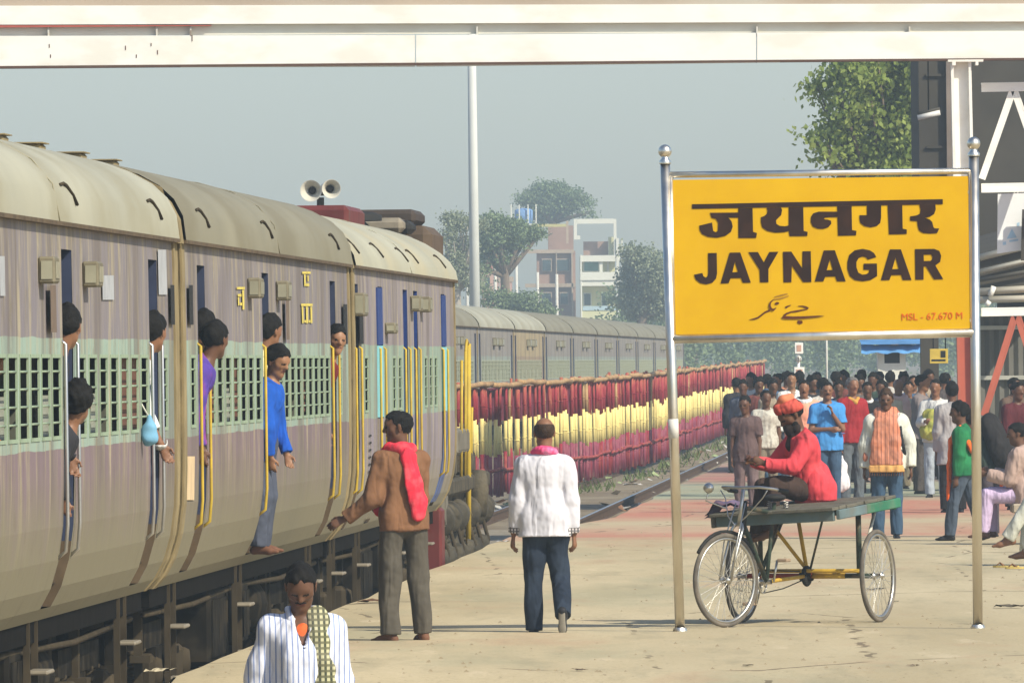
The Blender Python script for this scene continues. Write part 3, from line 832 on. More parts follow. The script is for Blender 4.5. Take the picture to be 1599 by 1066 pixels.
# twin horn loudspeakers on a pole behind the train
HORN = mat('loudspeaker_grey', (0.52, 0.50, 0.42), 0.45, 0.08, 8)
dH = 150
base = at(506, dH, -0.4)
hp = empty('loudspeaker_pole', base, 0, 'twin grey horn loudspeakers on a pole, showing above the train roof', 'loudspeaker')
topz = P(506, 302, dH).z - base.z
q = MB(); q.tube([(0, 0, 0), (0, 0, topz - 0.05)], 0.045, 10); q.build('pole', UNDT, hp)
q = MB(); q.tube([(-0.14, -0.02, topz - 0.02), (0.16, -0.02, topz + 0.0)], 0.02, 8); q.build('crossbar', UNDT, hp)
for (px, ax) in ((486, (-0.12, -1, -0.03)), (517, (0.16, -1, -0.02))):
    c_ = P(px, 298 if px == 486 else 295, dH - 0.2); c_ = c_ - base
    r0 = 0.128 if px == 486 else 0.112
    q = MB(); prof = [(0.024, -0.34), (0.03, -0.24), (0.042, -0.14), (0.07, -0.06), (r0 * 0.86, 0.0), (r0, 0.03), (r0 + 0.006, 0.032), (r0, 0.022), (r0 * 0.8, -0.015), (0.06, -0.075), (0.036, -0.14)]
    q.lathe(prof[:6] + [(r0 + 0.006, 0.032)], c_, ax, 28)
    q.lathe([(r0 + 0.006, 0.032), (r0 - 0.004, 0.03), (r0 * 0.82, -0.004), (0.062, -0.065), (0.034, -0.14), (0.02, -0.2)], c_, ax, 28)
    h_ = q.build('horn', HORN, hp)
    q = MB(); q.lathe([(0, -0.46), (0.075, -0.45), (0.075, -0.34), (0.03, -0.32)], c_, ax, 16); q.build('driver_unit', HORN, h_)
    q = MB(); q.lathe([(0.045, -0.085), (0.03, -0.06), (0, -0.055)], c_, ax, 14); q.build('horn_centre', LBK, h_)

# ================================================================== BAMBOO BARRICADE
MARO = mat('bamboo_painted_maroon', (0.27, 0.028, 0.042), 0.75, 0.35, 9, stretch=(1, 1, 0.3), col2=(0.48, 0.20, 0.10), c2scale=6, c2amt=0.6)
MARO2 = mat('bamboo_painted_purple', (0.25, 0.05, 0.085), 0.75, 0.35, 9, stretch=(1, 1, 0.3), col2=(0.48, 0.28, 0.24), c2scale=5, c2amt=0.6)
YBAM = mat('bamboo_painted_yellow', (0.78, 0.64, 0.24), 0.7, 0.15, 9, stretch=(1, 1, 0.3), col2=(0.5, 0.36, 0.12), c2scale=7, c2amt=0.4)
BAMB = mat('bamboo_natural', (0.42, 0.27, 0.13), 0.7, 0.25, 7, stretch=(1, 1, 0.4), col2=(0.25, 0.13, 0.07), c2scale=4)
fp = [(-1.35, 199.0), (1.49, 236.0), (2.9, 264.0), (6.9, 368.0), (8.5, 410)]
def fence_pt(t):
    """t in metres along the polyline"""
    for (xa, ya), (xb, yb) in zip(fp, fp[1:]):
        l = math.hypot(xb - xa, yb - ya)
        if t <= l or (xb, yb) == fp[-1]:
            k_ = t / l; return xa + (xb - xa) * k_, ya + (yb - ya) * k_
        t -= l
flen = sum(math.hypot(b[0] - a[0], b[1] - a[1]) for a, b in zip(fp, fp[1:]))
def fground(d): return gz(d) + 0.19
fence = empty('bamboo_fence', (0, 0, 0), 0, 'long bamboo barricade painted in maroon and yellow bands beside the far rail', 'fence')
rng = random.Random(11)
polem = []
for v in range(14):
    b = MB(); h = rng.uniform(1.82, 2.0); z1 = rng.uniform(0.66, 0.76); z2 = rng.uniform(1.24, 1.34); lx, ly_ = rng.uniform(-0.03, 0.03), rng.uniform(-0.03, 0.03)
    r = rng.uniform(0.026, 0.040); zs = [0, z1, z2, h]
    pt = lambda z: (lx * z, ly_ * z, z)
    b.tube([pt(0), pt(z1)], [r * 1.05, r], 7, 0); b.tube([pt(z1), pt(z2)], [r, r * 0.95], 7, 1); b.tube([pt(z2), pt(h)], [r * 0.95, r * 0.9], 7, 2)
    for zk in (0.35, 0.95, 1.55): b.tube([(lx * zk, ly_ * zk, zk - 0.01), (lx * zk, ly_ * zk, zk + 0.01)], r * 1.18, 7, 0 if zk < z1 else (1 if zk < z2 else 2))
    polem.append(b.mesh('bamboo_pole', [MARO2 if v % 3 else MARO, YBAM, MARO if v != 7 else BAMB]))
t = 0.0
while t < flen - 1 :
    x, y = fence_pt(t)
    link('bamboo_pole', rng.choice(polem), fence, (x + rng.uniform(-.02, .02), y, fground(y) + rng.uniform(-0.03, 0.06)), (0, 0, rng.uniform(0, 6.28)), (rng.uniform(.85, 1.25),) * 2 + (1,))
    t += 0.58 if t < 40 else (0.66 if t < 110 else 0.9)
for (zz, r_, mm) in ((1.93, 0.046, BAMB), (0.45, 0.03, MARO)):
    t0 = 0.0; q_ = 0
    while t0 < flen - 3:
        t1 = min(t0 + rng.uniform(5, 7), flen - 0.5); pts = []
        for k_ in range(6):
            x, y = fence_pt(t0 + (t1 - t0) * k_ / 5)
            pts.append((x + 0.05 + rng.uniform(-.01, .01), y, fground(y) + zz + rng.uniform(-0.02, 0.02) + (0.02 if q_ % 2 else 0)))
        b = MB(); b.tube(pts, [r_ * rng.uniform(.9, 1.15) for _ in pts], 8); b.build('bamboo_rail', mm, fence)
        t0 = t1 - 0.3; q_ += 1
# maroon cloth tied behind the poles
cl = MB(); pts = []
nn = 120
for k_ in range(nn + 1):
    x, y = fence_pt(flen * k_ / nn * 0.985)
    pts.append((x - 0.06 + 0.015 * math.sin(k_ * 2.1), y, fground(y)))
vs = []
for (x, y, z) in pts: vs += [(x, y, z + 1.30), (x - 0.02, y, z + 1.88)]
cl.add(vs, [(2 * i, 2 * i + 2, 2 * i + 3, 2 * i + 1) for i in range(nn)], 0, True)
vs = []
for (x, y, z) in pts[36:]: vs += [(x, y, z + 0.05), (x - 0.02, y, z + 0.68)]
cl.add(vs, [(2 * i, 2 * i + 2, 2 * i + 3, 2 * i + 1) for i in range(nn - 36)], 0, True)
cl.build('cloth_strip', mat('maroon_cloth', (0.16, 0.03, 0.05), 0.9, 0.3, 3), fence)

# litter along the track
LIT = mat('litter_white', (0.42, 0.41, 0.37), 0.8, 0.2, 8); LIT2 = mat('litter_green', (0.30, 0.36, 0.18), 0.9); LIT3 = mat('litter_brown', (0.22, 0.12, 0.07), 0.9)
lt = MB(); rng = random.Random(5)
for k_ in range(380):
    d = rng.uniform(205, 380); off = rng.choice([rng.gauss(-3.1, 0.35), rng.gauss(-3.0, 0.3), rng.uniform(-2.2, -0.2)])
    if d > 215 and d < 300 and off < -2.0: off = rng.gauss(-2.9, 0.25)
    x = XS(d) + off; z = gz(d) + 0.02 if abs(off + 1.62) > 1.5 else -0.60
    s = rng.uniform(0.03, 0.085); M = Matrix.Rotation(rng.uniform(0, 6), 3, 'Z') @ Matrix.Rotation(rng.uniform(-.6, .6), 3, 'X')
    vs = [M @ Vector((a * s * rng.uniform(.6, 1.3), c * s * rng.uniform(.6, 1.3), rng.uniform(0, s * 0.7))) for a, c in ((-1, -1), (0, -1.2), (1, -1), (-1, 1), (0, 1), (1, 1))]
    lt.add([v + Vector((x, d, z)) for v in vs], [(0, 1, 4, 3), (1, 2, 5, 4)], rng.choice([0, 0, 0, 1, 2]))
lt.build('trackside_litter', [LIT, LIT2, LIT3], kind='stuff')
# weeds at the fence foot
wd = MB()
for k_ in range(900):
    t = rng.uniform(20, flen - 2); x, y = fence_pt(t); x += abs(rng.gauss(0.15, 0.25)); z = gz(y)
    if int(t / 7) % 3 == 0: continue
    a = rng.uniform(0, 6.28); h = rng.uniform(0.08, 0.28)
    wd.add([(x, y, z), (x + 0.04 * math.cos(a), y + 0.04 * math.sin(a), z), (x + 0.12 * math.cos(a + .5), y + 0.12 * math.sin(a + .5), z + h)], [(0, 1, 2)])
wd.build('weeds', mat('weed_green', (0.11, 0.14, 0.05), 0.9), kind='stuff')

# ================================================================== STATION NAME BOARD
CHR = newmat('polished_steel', 0.3, 0.5); CHR[2].inputs['Metallic'].default_value = 1.0
CHR[1].l(CHR[1].mix(CHR[1].ramp(CHR[1].noise(CHR[3], 6, 4, stretch=(1, 1, 0.25)), [(.3, 0.0), (.7, 1.0)]), (0.62, 0.56, 0.46), (0.85, 0.80, 0.70)), CHR[2].inputs['Base Color'])
CHR[1].l(CHR[1].ramp(CHR[1].noise(CHR[3], 9, 4), [(.3, 0.28), (.7, 0.42)]), CHR[2].inputs['Roughness'])
CHR = CHR[0]
YB, n, b, oc = newmat('sign_yellow_paint', 0.65, 0.12)
yy = n.mix(n.ramp(n.noise(oc, 1.6, 5, 0.6), [(0.35, 0.0), (0.65, 1.0)]), (0.585, 0.325, 0.0), (0.645, 0.375, 0.0))
yy = n.mix(n.ramp(n.noise(oc, 5, 6, 0.7, stretch=(1, 1, 0.35)), [(0.58, 0.0), (0.75, 0.25)]), yy, (0.65, 0.41, 0.008))
yy = n.mix(n.ramp(n.noise(oc, 3, 6, 0.8, stretch=(1.5, 1, 0.25)), [(0.62, 0.0), (0.74, 0.3)]), yy, (0.45, 0.28, 0.02))
n.l(yy, b.inputs['Base Color'])
SBLK = mat('sign_black_paint', (0.028, 0.013, 0.008), 0.6, 0.25, 6, col2=(0.05, 0.02, 0.01), c2scale=5)
SRED = mat('sign_red_paint', (0.62, 0.10, 0.01), 0.6)
SBRN = mat('sign_brown_paint', (0.10, 0.03, 0.008), 0.6)
SGLD = mat('sign_faded_brown', (0.36, 0.18, 0.02), 0.6)
dS = 94.0
def pl_(px, py, d=dS): return P(px, py, d)
sl = at(1062, dS, 0.0)
sign = empty('station_name_board', sl, 0, 'yellow station name board on two steel posts, lettered JAYNAGAR in three scripts', 'sign')
def loc_(v): return Vector(v) - sl
for (xb, xt, yt) in ((1062, 1038.5, 252), (1527, 1520.5, 240)):
    p0 = loc_(at(xb, dS, -0.02)); p1 = loc_(P(xt, yt, dS))
    q = MB(); q.tube([p0, p1], 0.038, 20); po = q.build('post', CHR, sign)
    q = MB(); q.lathe([(0.056, 0), (0.056, 0.012), (0.045, 0.03)], p0 + Vector((0, 0, 0.02)), (0, 0, 1), 20); q.build('post_collar', CHR, po)
    q = MB(); q.lathe([(0.045, -0.02), (0.048, 0.0), (0.03, 0.02), (0.028, 0.035)], p1, (0, 0, 1), 18); q.sphere(p1 + Vector((0, 0, 0.078)), 0.052, 18); q.build('ball_finial', CHR, po)
for (a, c, r_) in (((1044, 273), (1516, 267), 0.024), ((1050, 529), (1524, 519), 0.036)):
    q = MB(); q.tube([loc_(P(*a, dS)), loc_(P(*c, dS))], r_, 16); q.build('crossbar', CHR, sign)
q = MB(); q.tube([loc_(P(1047, 276, dS)), loc_(P(1051.5, 526, dS))], 0.022, 12); q.build('side_tube', CHR, sign)
q = MB(); q.tube([loc_(P(1515, 269, dS)), loc_(P(1519, 520, dS))], 0.022, 12); q.build('side_tube', CHR, sign)
tp = [loc_(P(1051, 654, dS)), loc_(P(1052, 684, dS))]
q = MB(); q.tube([tp[0], tp[1]], 0.0405, 20); q.build('paper_band', mat('paper_band', (0.62, 0.60, 0.55), 0.8), sign)
cs = [(1048, 281), (1514, 275), (1518, 515), (1052, 523)]
q = MB(); vs = [loc_(P(*c, dS - 0.012)) for c in cs] + [loc_(P(*c, dS + 0.012)) for c in cs]
q.add(vs, [(3, 2, 1, 0), (4, 5, 6, 7), (0, 1, 5, 4), (1, 2, 6, 5), (2, 3, 7, 6), (3, 0, 4, 7)]); bd = q.build('board', YB, sign)
for (px, py) in ((1044, 300), (1047, 505), (1517, 300), (1520, 500)):
    q = MB(); c_ = loc_(P(px, py, dS)); q.bbox(c_ - Vector((0.03, 0.015, 0.015)), c_ + Vector((0.03, 0.015, 0.015)), 0.004); q.build('bracket', CHR, sign)
dT = dS - 0.016
def letters(polysets, ox, oy, sc, m, nm, d=dT):
    out = []
    for pset in polysets:
        polys = []
        for pl2 in pset:
            polys.append([((p.x), (p.z)) for p in (loc_(P(ox + x / sc, oy + y / sc, d)) for x, y in pl2)])
        me = flat_shape(polys, nm, m, 0.003)
        o = link(nm, me, bd, (0, d - dS, 0)); out.append(o)
    return out
S1, S5 = 1599 / 220, 1599 / 140
def smooth(pl2, it=1):
    """round the corners of an outline a little"""
    for _ in range(it):
        o_ = []
        for i in range(len(pl2)):
            a, c = pl2[i], pl2[(i + 1) % len(pl2)]
            o_ += [(a[0] * .82 + c[0] * .18, a[1] * .82 + c[1] * .18), (a[0] * .18 + c[0] * .82, a[1] * .18 + c[1] * .82)]
        pl2 = o_
    return pl2
off2 = 200 * S1
Z2 = lambda l: [(x + off2, y) for x, y in l]
ja = [(282, 235), (604, 232), (604, 290), (490, 290), (525, 330), (540, 390), (520, 450), (460, 495), (360, 518), (260, 508), (190, 475), (165, 430), (160, 380), (305, 345), (318, 440), (345, 455), (370, 440), (375, 350), (350, 305), (300, 292)]
jas = [(604, 183), (765, 181), (770, 450), (815, 465), (805, 520), (605, 520), (604, 290), (604, 232)]
ya = [(925, 178), (1085, 174), (1100, 200), (1090, 260), (1050, 300), (1030, 320), (1035, 360), (1070, 382), (1130, 388), (1176, 378), (1176, 442), (1120, 455), (1020, 460), (930, 440), (875, 400), (860, 340), (860, 285), (895, 272), (925, 250), (935, 215)]
yas = [(1176, 172), (1340, 169), (1345, 440), (1390, 452), (1385, 498), (1185, 500), (1176, 442), (1176, 378)]
na = [(274, 222), (60, 222), (0, 240), (-25, 280), (-28, 340), (-5, 390), (50, 415), (110, 418), (170, 400), (205, 360), (200, 325), (165, 312), (130, 310), (120, 300), (140, 288), (180, 285), (275, 283)]
nas = [(272, 160), (435, 157), (440, 430), (490, 440), (485, 490), (282, 495), (275, 283), (274, 222)]
ga = [(610, 153), (770, 150), (770, 290), (760, 350), (720, 385), (650, 400), (580, 385), (535, 350), (525, 300), (525, 262), (610, 262)]
gas = [(845, 149), (1010, 146), (1015, 415), (1062, 425), (1060, 475), (860, 480)]
ra = [(1205, 142), (1385, 139), (1390, 200), (1370, 250), (1320, 280), (1270, 292), (1320, 310), (1350, 340), (1365, 400), (1380, 412), (1430, 412), (1405, 465), (1330, 470), (1250, 465), (1200, 435), (1185, 380), (1180, 330), (1100, 325), (1100, 275), (1170, 265), (1210, 245), (1218, 200)]
bar = [(78, 138), (1470 + off2, 80), (1470 + off2, 137), (78, 190)]
letters([[bar], [ja], [jas], [ya], [yas], [Z2(na)], [Z2(nas)], [Z2(ga)], [Z2(gas)], [Z2(ra)]], 1070, 300, S1, SBLK, 'hindi_letter')
EJ = [(260, 110), (358, 108), (362, 340), (350, 400), (310, 445), (240, 465), (170, 450), (120, 410), (100, 355), (195, 335), (205, 370), (232, 388), (255, 372), (262, 330)]
EA = [(505, 105), (625, 103), (745, 445), (655, 447), (632, 392), (515, 395), (495, 450), (402, 455)]; EAh = [(565, 205), (600, 325), (535, 328)]
EY = [(718, 100), (825, 98), (892, 215), (955, 97), (1058, 95), (945, 290), (945, 440), (850, 442), (845, 300)]
EN = [(1110, 95), (1205, 93), (1330, 285), (1332, 90), (1425, 88), (1432, 438), (1340, 440), (1210, 250), (1205, 440), (1118, 442)]
EA2 = [(120, 80), (245, 78), (368, 430), (270, 430), (250, 375), (135, 378), (115, 430), (18, 432)]; EA2h = [(188, 180), (222, 302), (152, 304)]
EG = [(715, 155), (690, 110), (640, 78), (560, 62), (470, 78), (410, 130), (388, 210), (388, 290), (415, 370), (470, 415), (560, 430), (650, 415), (725, 370), (722, 228), (572, 230), (570, 298), (635, 300), (632, 330), (600, 350), (555, 355), (510, 330), (490, 270), (490, 210), (515, 165), (560, 148), (600, 158), (620, 185)]
EA3 = [(870, 68), (995, 68), (1115, 415), (1015, 415), (998, 358), (885, 360), (865, 415), (768, 418)]; EA3h = [(935, 160), (970, 290), (895, 292)]
ER = [(1155, 65), (1370, 62), (1430, 85), (1452, 140), (1440, 210), (1385, 250), (1475, 405), (1370, 408), (1280, 262), (1252, 262), (1252, 410), (1160, 412)]; ERh = [(1252, 128), (1335, 125), (1352, 150), (1350, 180), (1330, 198), (1255, 200)]
letters([[EJ], [EA, EAh], [EY], [EN], [Z2(EA2), Z2(EA2h)], [Z2(EG)], [Z2(EA3), Z2(EA3h)], [Z2(ER), Z2(ERh)]], 1070, 380, S1, SBLK, 'english_letter')
letters([[ribbon([(560, 155), (680, 125), (800, 95)], [10, 26, 14])], [ribbon([(545, 200), (680, 180), (820, 135)], [16, 26, 12])]], 1160, 450, S5, SGLD, 'urdu_stroke')
letters([[ribbon([(545, 205), (492, 250), (478, 310), (500, 370), (545, 385), (595, 350)], [16, 26, 36, 44, 40, 12])]], 1160, 450, S5, SBRN, 'urdu_stroke', dT - .004)
letters([[ribbon([(480, 395), (400, 425), (330, 480), (270, 525), (200, 548), (120, 560)], [34, 30, 30, 32, 30, 8])]], 1160, 450, S5, SBRN, 'urdu_stroke')
letters([[ribbon([(572, 280), (610, 268), (645, 262)], [26, 52, 22])], [ribbon([(762, 345), (800, 322), (860, 300)], [38, 26, 10])],
         [ribbon([(985, 318), (1060, 318), (1120, 335), (1170, 358)], [8, 22, 34, 30])], [ribbon([(1150, 372), (1060, 388), (960, 408), (860, 422), (780, 452), (735, 490)], [14, 22, 30, 24, 30, 44])],
         [ribbon([(975, 595), (1020, 608), (1065, 600)], [46, 66, 40])]], 1160, 450, S5, SBRN, 'urdu_stroke')
letters([[ribbon([(700, 518), (760, 520), (900, 525), (1050, 520), (1250, 506), (1350, 498), (1450, 488)], [30, 52, 46, 42, 30, 22, 4])]], 1160, 450, S5, SBRN, 'urdu_stroke', dT - .004)
# height above sea level in small red letters
cu = bpy.data.curves.new('msl', 'FONT'); cu.body = 'MSL - 67.670 M'; cu.size = 0.085; cu.offset = 0.0; cu.extrude = 0.001
to = bpy.data.objects.new('msl', cu); C.objects.link(to)
me = bpy.data.meshes.new_from_object(to.evaluated_get(bpy.context.evaluated_depsgraph_get()))
bpy.data.objects.remove(to)
p0, p1 = loc_(P(1407, 500, dT)), loc_(P(1503, 497.5, dT))
wx = max(v.co.x for v in me.vertices); sxx = (p1 - p0).length / wx
me.transform(Matrix.Translation(p0) @ Matrix.Rotation(-math.atan2(p1.z - p0.z, p1.x - p0.x), 4, 'Y') @ Matrix.Rotation(PI / 2, 4, 'X') @ Matrix.Diagonal((sxx, sxx * 1.0, 1, 1)))
me.materials.clear(); me.materials.append(SRED)
link('height_lettering', me, bd)

# ================================================================== GIRDER, STATION SHED, RIGHT SIDE
WP = mat('white_girder_paint', (0.82, 0.81, 0.74), 0.5, 0.04, 2, 0.1, 8, stretch=(0.5, 1, 1), col2=(0.62, 0.56, 0.42), c2scale=2.5, c2amt=0.3)
WPD = mat('weathered_white_paint', (0.58, 0.57, 0.50), 0.6, 0.08, 2, stretch=(0.4, 1, 1.5), col2=(0.42, 0.36, 0.27), c2scale=2)
RST = mat('rusty_roof_sheet', (0.36, 0.29, 0.22), 0.7, 0.1, 2, stretch=(0.3, 1, 1), col2=(0.42, 0.40, 0.34), c2scale=0.7, c2amt=0.9)
REDP = mat('red_oxide_paint', (0.42, 0.12, 0.075), 0.6, 0.12, 3)
dG = 172.0
gl_ = P(-180, 60, dG)
gird = empty('footbridge_girder', (gl_.x, dG, 0), 0, 'broad white painted steel girder spanning the tracks across the top', 'girder')
def gz_at(px, py, dd=0): return P(px, py, dG + dd)
def slab(px0, y0t, y0b, px1, y1t, y1b, da, db, m, nm, parent, o, bev=True):
    """bar between two columns of the picture, given its top and bottom there, from depth da to db"""
    c4 = [P(px0, y0t, dG), P(px1, y1t, dG), P(px1, y1b, dG), P(px0, y0b, dG)]
    vs = [Vector((v.x, da, v.z)) - o for v in c4] + [Vector((v.x, db, v.z)) - o for v in c4]
    q = MB(); q.add(vs, [(3, 2, 1, 0), (4, 5, 6, 7), (0, 1, 5, 4), (1, 2, 6, 5), (2, 3, 7, 6), (3, 0, 4, 7)])
    return q.build(nm, m, parent)
go = Vector((gl_.x, dG, 0))
slab(-180, 57, 106.5, 648, 55.5, 104.2, dG - 0.12, dG + 0.12, WP, 'lower_chord', gird, go)
slab(650, 55.5, 104.2, 1180, 52, 98, dG - 0.12, dG + 0.12, WP, 'lower_chord', gird, go)
slab(1182, 52, 98, 1700, 49, 91.5, dG - 0.12, dG + 0.12, WP, 'lower_chord', gird, go)
slab(-180, 40, 57.2, 1700, 34, 49.2, dG - 0.02, dG + 0.02, WPD, 'web_plate', gird, go)
slab(-180, 10, 39.8, 1700, 6, 33.8, dG - 0.12, dG + 0.12, WP, 'upper_chord', gird, go)
slab(-180, 105.2, 109, 1700, 90.2, 93.6, dG - 0.16, dG + 0.16, mat('girder_flange_edge', (0.10, 0.055, 0.035), 0.7), 'bottom_flange', gird, go)
slab(-180, -60, 9.5, 1700, -60, 5.5, dG + 0.1, dG + 3.5, RST, 'roof_sheet', gird, go)
slab(-180, 40.4, 45, 330, 39.9, 41.0, dG - 0.13, dG - 0.02, mat('red_edge_paint', (0.42, 0.10, 0.07), 0.7), 'red_edge', gird, go)
for px in (76, 245, 298, 745, 1182, 1420):
    q = MB(); a = P(px, 42, dG) - go; q.b2((a.x - 0.012, -0.10, a.z - 0.14), (a.x + 0.012, -0.022, a.z)); q.build('stiffener', WPD, gird)
rng = random.Random(4)
for px, py in ((77, 72), (79, 88), (196, 75), (213, 88), (236, 70), (246, 82), (300, 60), (298, 52)):
    q = MB(); a = P(px, py, dG - 0.13) - go; q.box((a.x, -0.124, a.z), (0.012, 0.003, rng.uniform(.04, .09))); q.build('rust_streak', SBRN, gird)
# column under the girder, painted white above and red oxide below
co_ = Vector((at(1515, dG, 0).x, dG, 0))
colm = empty('roof_column', co_, 0, 'tall steel column under the girder, white above and red oxide below, behind the sign', 'column')
zt = P(1515, 97, dG).z; zr = P(1512, 520, dG).z
for (z0, z1, m_, nm) in ((0, zr, REDP, 'lower_shaft'), (zr, zt, WP, 'upper_shaft')):
    q = MB(); q.b2((-0.145, -0.14, z0), (-0.105, 0.14, z1)); q.b2((0.105, -0.14, z0), (0.145, 0.14, z1)); q.b2((-0.105, -0.02, z0), (0.105, 0.02, z1)); q.build(nm, m_, colm, rot=(0, -0.012, 0))
q = MB(); q.b2((-0.26, -0.2, zt), (0.24, 0.2, zt + 0.03)); q.b2((-0.2, -0.2, zt - 0.05), (-0.15, 0.2, zt)); q.b2((0.13, -0.2, zt - 0.05), (0.17, 0.2, zt)); q.build('cap_plate', WP, colm)
q = MB(); q.b2((-0.22, -0.22, 0.004), (0.22, 0.22, 0.04)); q.build('base_plate', REDP, colm)
# lattice truss to the right of the column
tr = empty('lattice_truss', (co_.x, dG + 0.3, 0), 0, 'white and red lattice truss of the platform shed at right edge', 'truss')
to_ = Vector((co_.x, dG + 0.3, 0))
def member(a, c, w, m, nm='diagonal'):
    p, q_ = P(*a, dG + 0.3) - to_, P(*c, dG + 0.3) - to_
    b = MB(); dv = (q_ - p); L_ = dv.length; ang = math.atan2(dv.z, dv.x)
    M = Matrix.Rotation(-ang, 3, 'Y')
    b.box((p + q_) / 2, (L_, w, 0.02), M); 
    off_ = M @ Vector((0, 0, w / 2 - 0.012))
    b.box((p + q_) / 2 - off_ * 1.0 + Vector((0, -w / 2 + .01, 0)), (L_, 0.014, w), M)
    return b.build(nm, m, tr)
member((1532, 131), (1700, 128), 0.13, WP, 'top_chord')
member((1532, 288), (1700, 285), 0.13, WP, 'middle_chord')
member((1532, 482), (1700, 479), 0.12, WP, 'lower_chord')
member((1532, 660), (1700, 658), 0.14, REDP, 'bottom_chord')
for a, c, m_ in (((1587, 138), (1537, 281), WP), ((1587, 138), (1637, 281), WP), ((1690, 138), (1640, 281), WP), ((1590, 490), (1540, 650), REDP), ((1592, 490), (1645, 650), REDP), ((1543, 660), (1560, 780), REDP)):
    member(a, c, 0.10, m_)
# station building under the shed: canopy shade put into its dark wall colour
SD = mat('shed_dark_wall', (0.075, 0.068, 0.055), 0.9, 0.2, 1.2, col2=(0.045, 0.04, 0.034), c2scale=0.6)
SDL = mat('shed_sheet_grey', (0.12, 0.115, 0.10), 0.8, 0.12, 1.5)
dB2 = 203.0
bx0 = P(1423, 200, dB2).x + 0.13
bld = empty('station_building', (bx0, dB2, 0), 0, 'dark station building under the shed roof behind the sign', 'building')
zt2 = 9.0
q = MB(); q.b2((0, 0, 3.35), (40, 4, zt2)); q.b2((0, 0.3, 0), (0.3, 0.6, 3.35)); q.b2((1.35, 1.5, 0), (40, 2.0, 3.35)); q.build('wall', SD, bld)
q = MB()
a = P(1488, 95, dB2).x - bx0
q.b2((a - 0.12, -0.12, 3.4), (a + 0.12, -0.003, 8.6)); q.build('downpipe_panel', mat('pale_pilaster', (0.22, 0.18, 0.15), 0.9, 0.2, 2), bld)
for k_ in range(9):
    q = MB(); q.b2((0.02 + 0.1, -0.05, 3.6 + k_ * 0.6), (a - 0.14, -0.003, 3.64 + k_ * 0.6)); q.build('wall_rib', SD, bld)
# hanging tube light
lf = empty('tube_light', P(1450, 178, 196), 0, 'unlit fluorescent tube fitting hanging from the shed roof', 'light fitting')
q = MB(); p_, q_ = P(1433, 184, 196) - Vector(lf.location), P(1468, 176, 196) - Vector(lf.location)
q.tube([p_, q_], 0.045, 10); q.build('tube', mat('tube_white', (0.62, 0.60, 0.56), 0.5), lf)
q = MB(); q.tube([(0, 0, 0.05), (0, 0, 1.0)], 0.012, 6); q.build('rod', UND, lf)
q = MB(); q.tube([p_ + Vector((0, 0, 0.06)), q_ + Vector((0, 0, 0.06))], 0.03, 4); q.build('housing', SD, lf)
# main shed roof over the platform right of the column
sh = empty('platform_shed', (co_.x, dG, 0), 0, 'platform shed roof seen edge-on above the truss at top right', 'shed')
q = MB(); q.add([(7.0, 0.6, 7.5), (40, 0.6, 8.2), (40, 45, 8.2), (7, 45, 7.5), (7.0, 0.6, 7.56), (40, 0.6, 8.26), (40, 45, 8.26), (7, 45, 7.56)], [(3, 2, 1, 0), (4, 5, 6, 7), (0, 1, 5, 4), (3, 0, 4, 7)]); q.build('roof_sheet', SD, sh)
# corrugated screen behind the truss
sc_ = empty('corrugated_screen', (co_.x + 0.25, dG + 6, 0), 0, 'grey corrugated metal screen behind the red truss at right edge', 'screen')
for k_ in range(14):
    q = MB(); x0_ = k_ * 0.42
    vs = []; 
    for i in range(7):
        x_ = x0_ + 0.42 * i / 6; yy_ = 0.02 * (1 if i % 2 else -1)
        vs += [(x_, yy_, 0.25), (x_, yy_, 2.55)]
    q.add(vs, [(2 * i, 2 * i + 2, 2 * i + 3, 2 * i + 1) for i in range(6)]); q.build('metal_sheet', SDL, sc_)
for z_ in (0.9, 1.62, 2.35):
    q = MB(); q.b2((-0.1, -0.09, z_), (5.9, -0.03, z_ + 0.06)); q.build('rail', mat('screen_rail', (0.40, 0.39, 0.34), 0.6), sc_)
# lower canopy with pale purlins
cn = empty('side_canopy', (co_.x, dG + 2, 0), 0, 'sloping canopy with pale purlins and rafters at right edge beside the sign', 'canopy')
o2 = Vector((co_.x, dG + 2, 0))
for (y0_, y1_, w_, m_, nm) in ((402, 384, 0.05, WPD, 'purlin'), (424, 407, 0.035, WPD, 'purlin'), (437, 424, 0.03, SDL, 'purlin'), (455, 451, 0.05, WPD, 'beam'), (468, 466, 0.05, WPD, 'beam')):
    p, r_ = P(1530, y0_, dG + 2) - o2, P(1690, y1_ - (y0_ - y1_) * 1.2, dG + 2) - o2
    q = MB(); q.tube([p, r_], w_, 4); q.build(nm, m_, cn)
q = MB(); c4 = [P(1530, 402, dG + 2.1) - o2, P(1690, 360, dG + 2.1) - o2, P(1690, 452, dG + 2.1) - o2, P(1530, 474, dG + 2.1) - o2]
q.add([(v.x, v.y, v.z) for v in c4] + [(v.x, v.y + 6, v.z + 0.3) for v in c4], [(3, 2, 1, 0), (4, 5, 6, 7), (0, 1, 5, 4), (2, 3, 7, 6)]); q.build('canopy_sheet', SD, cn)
for (a, c) in (((1552, 447), (1546, 462)), ((1545, 470), (1540, 477))):
    q = MB(); p, r_ = P(*a, dG + 1.9) - o2, P(*c, dG + 1.9) - o2; q.tube([p, r_], 0.04, 6); q.build('bracket', WP, cn)
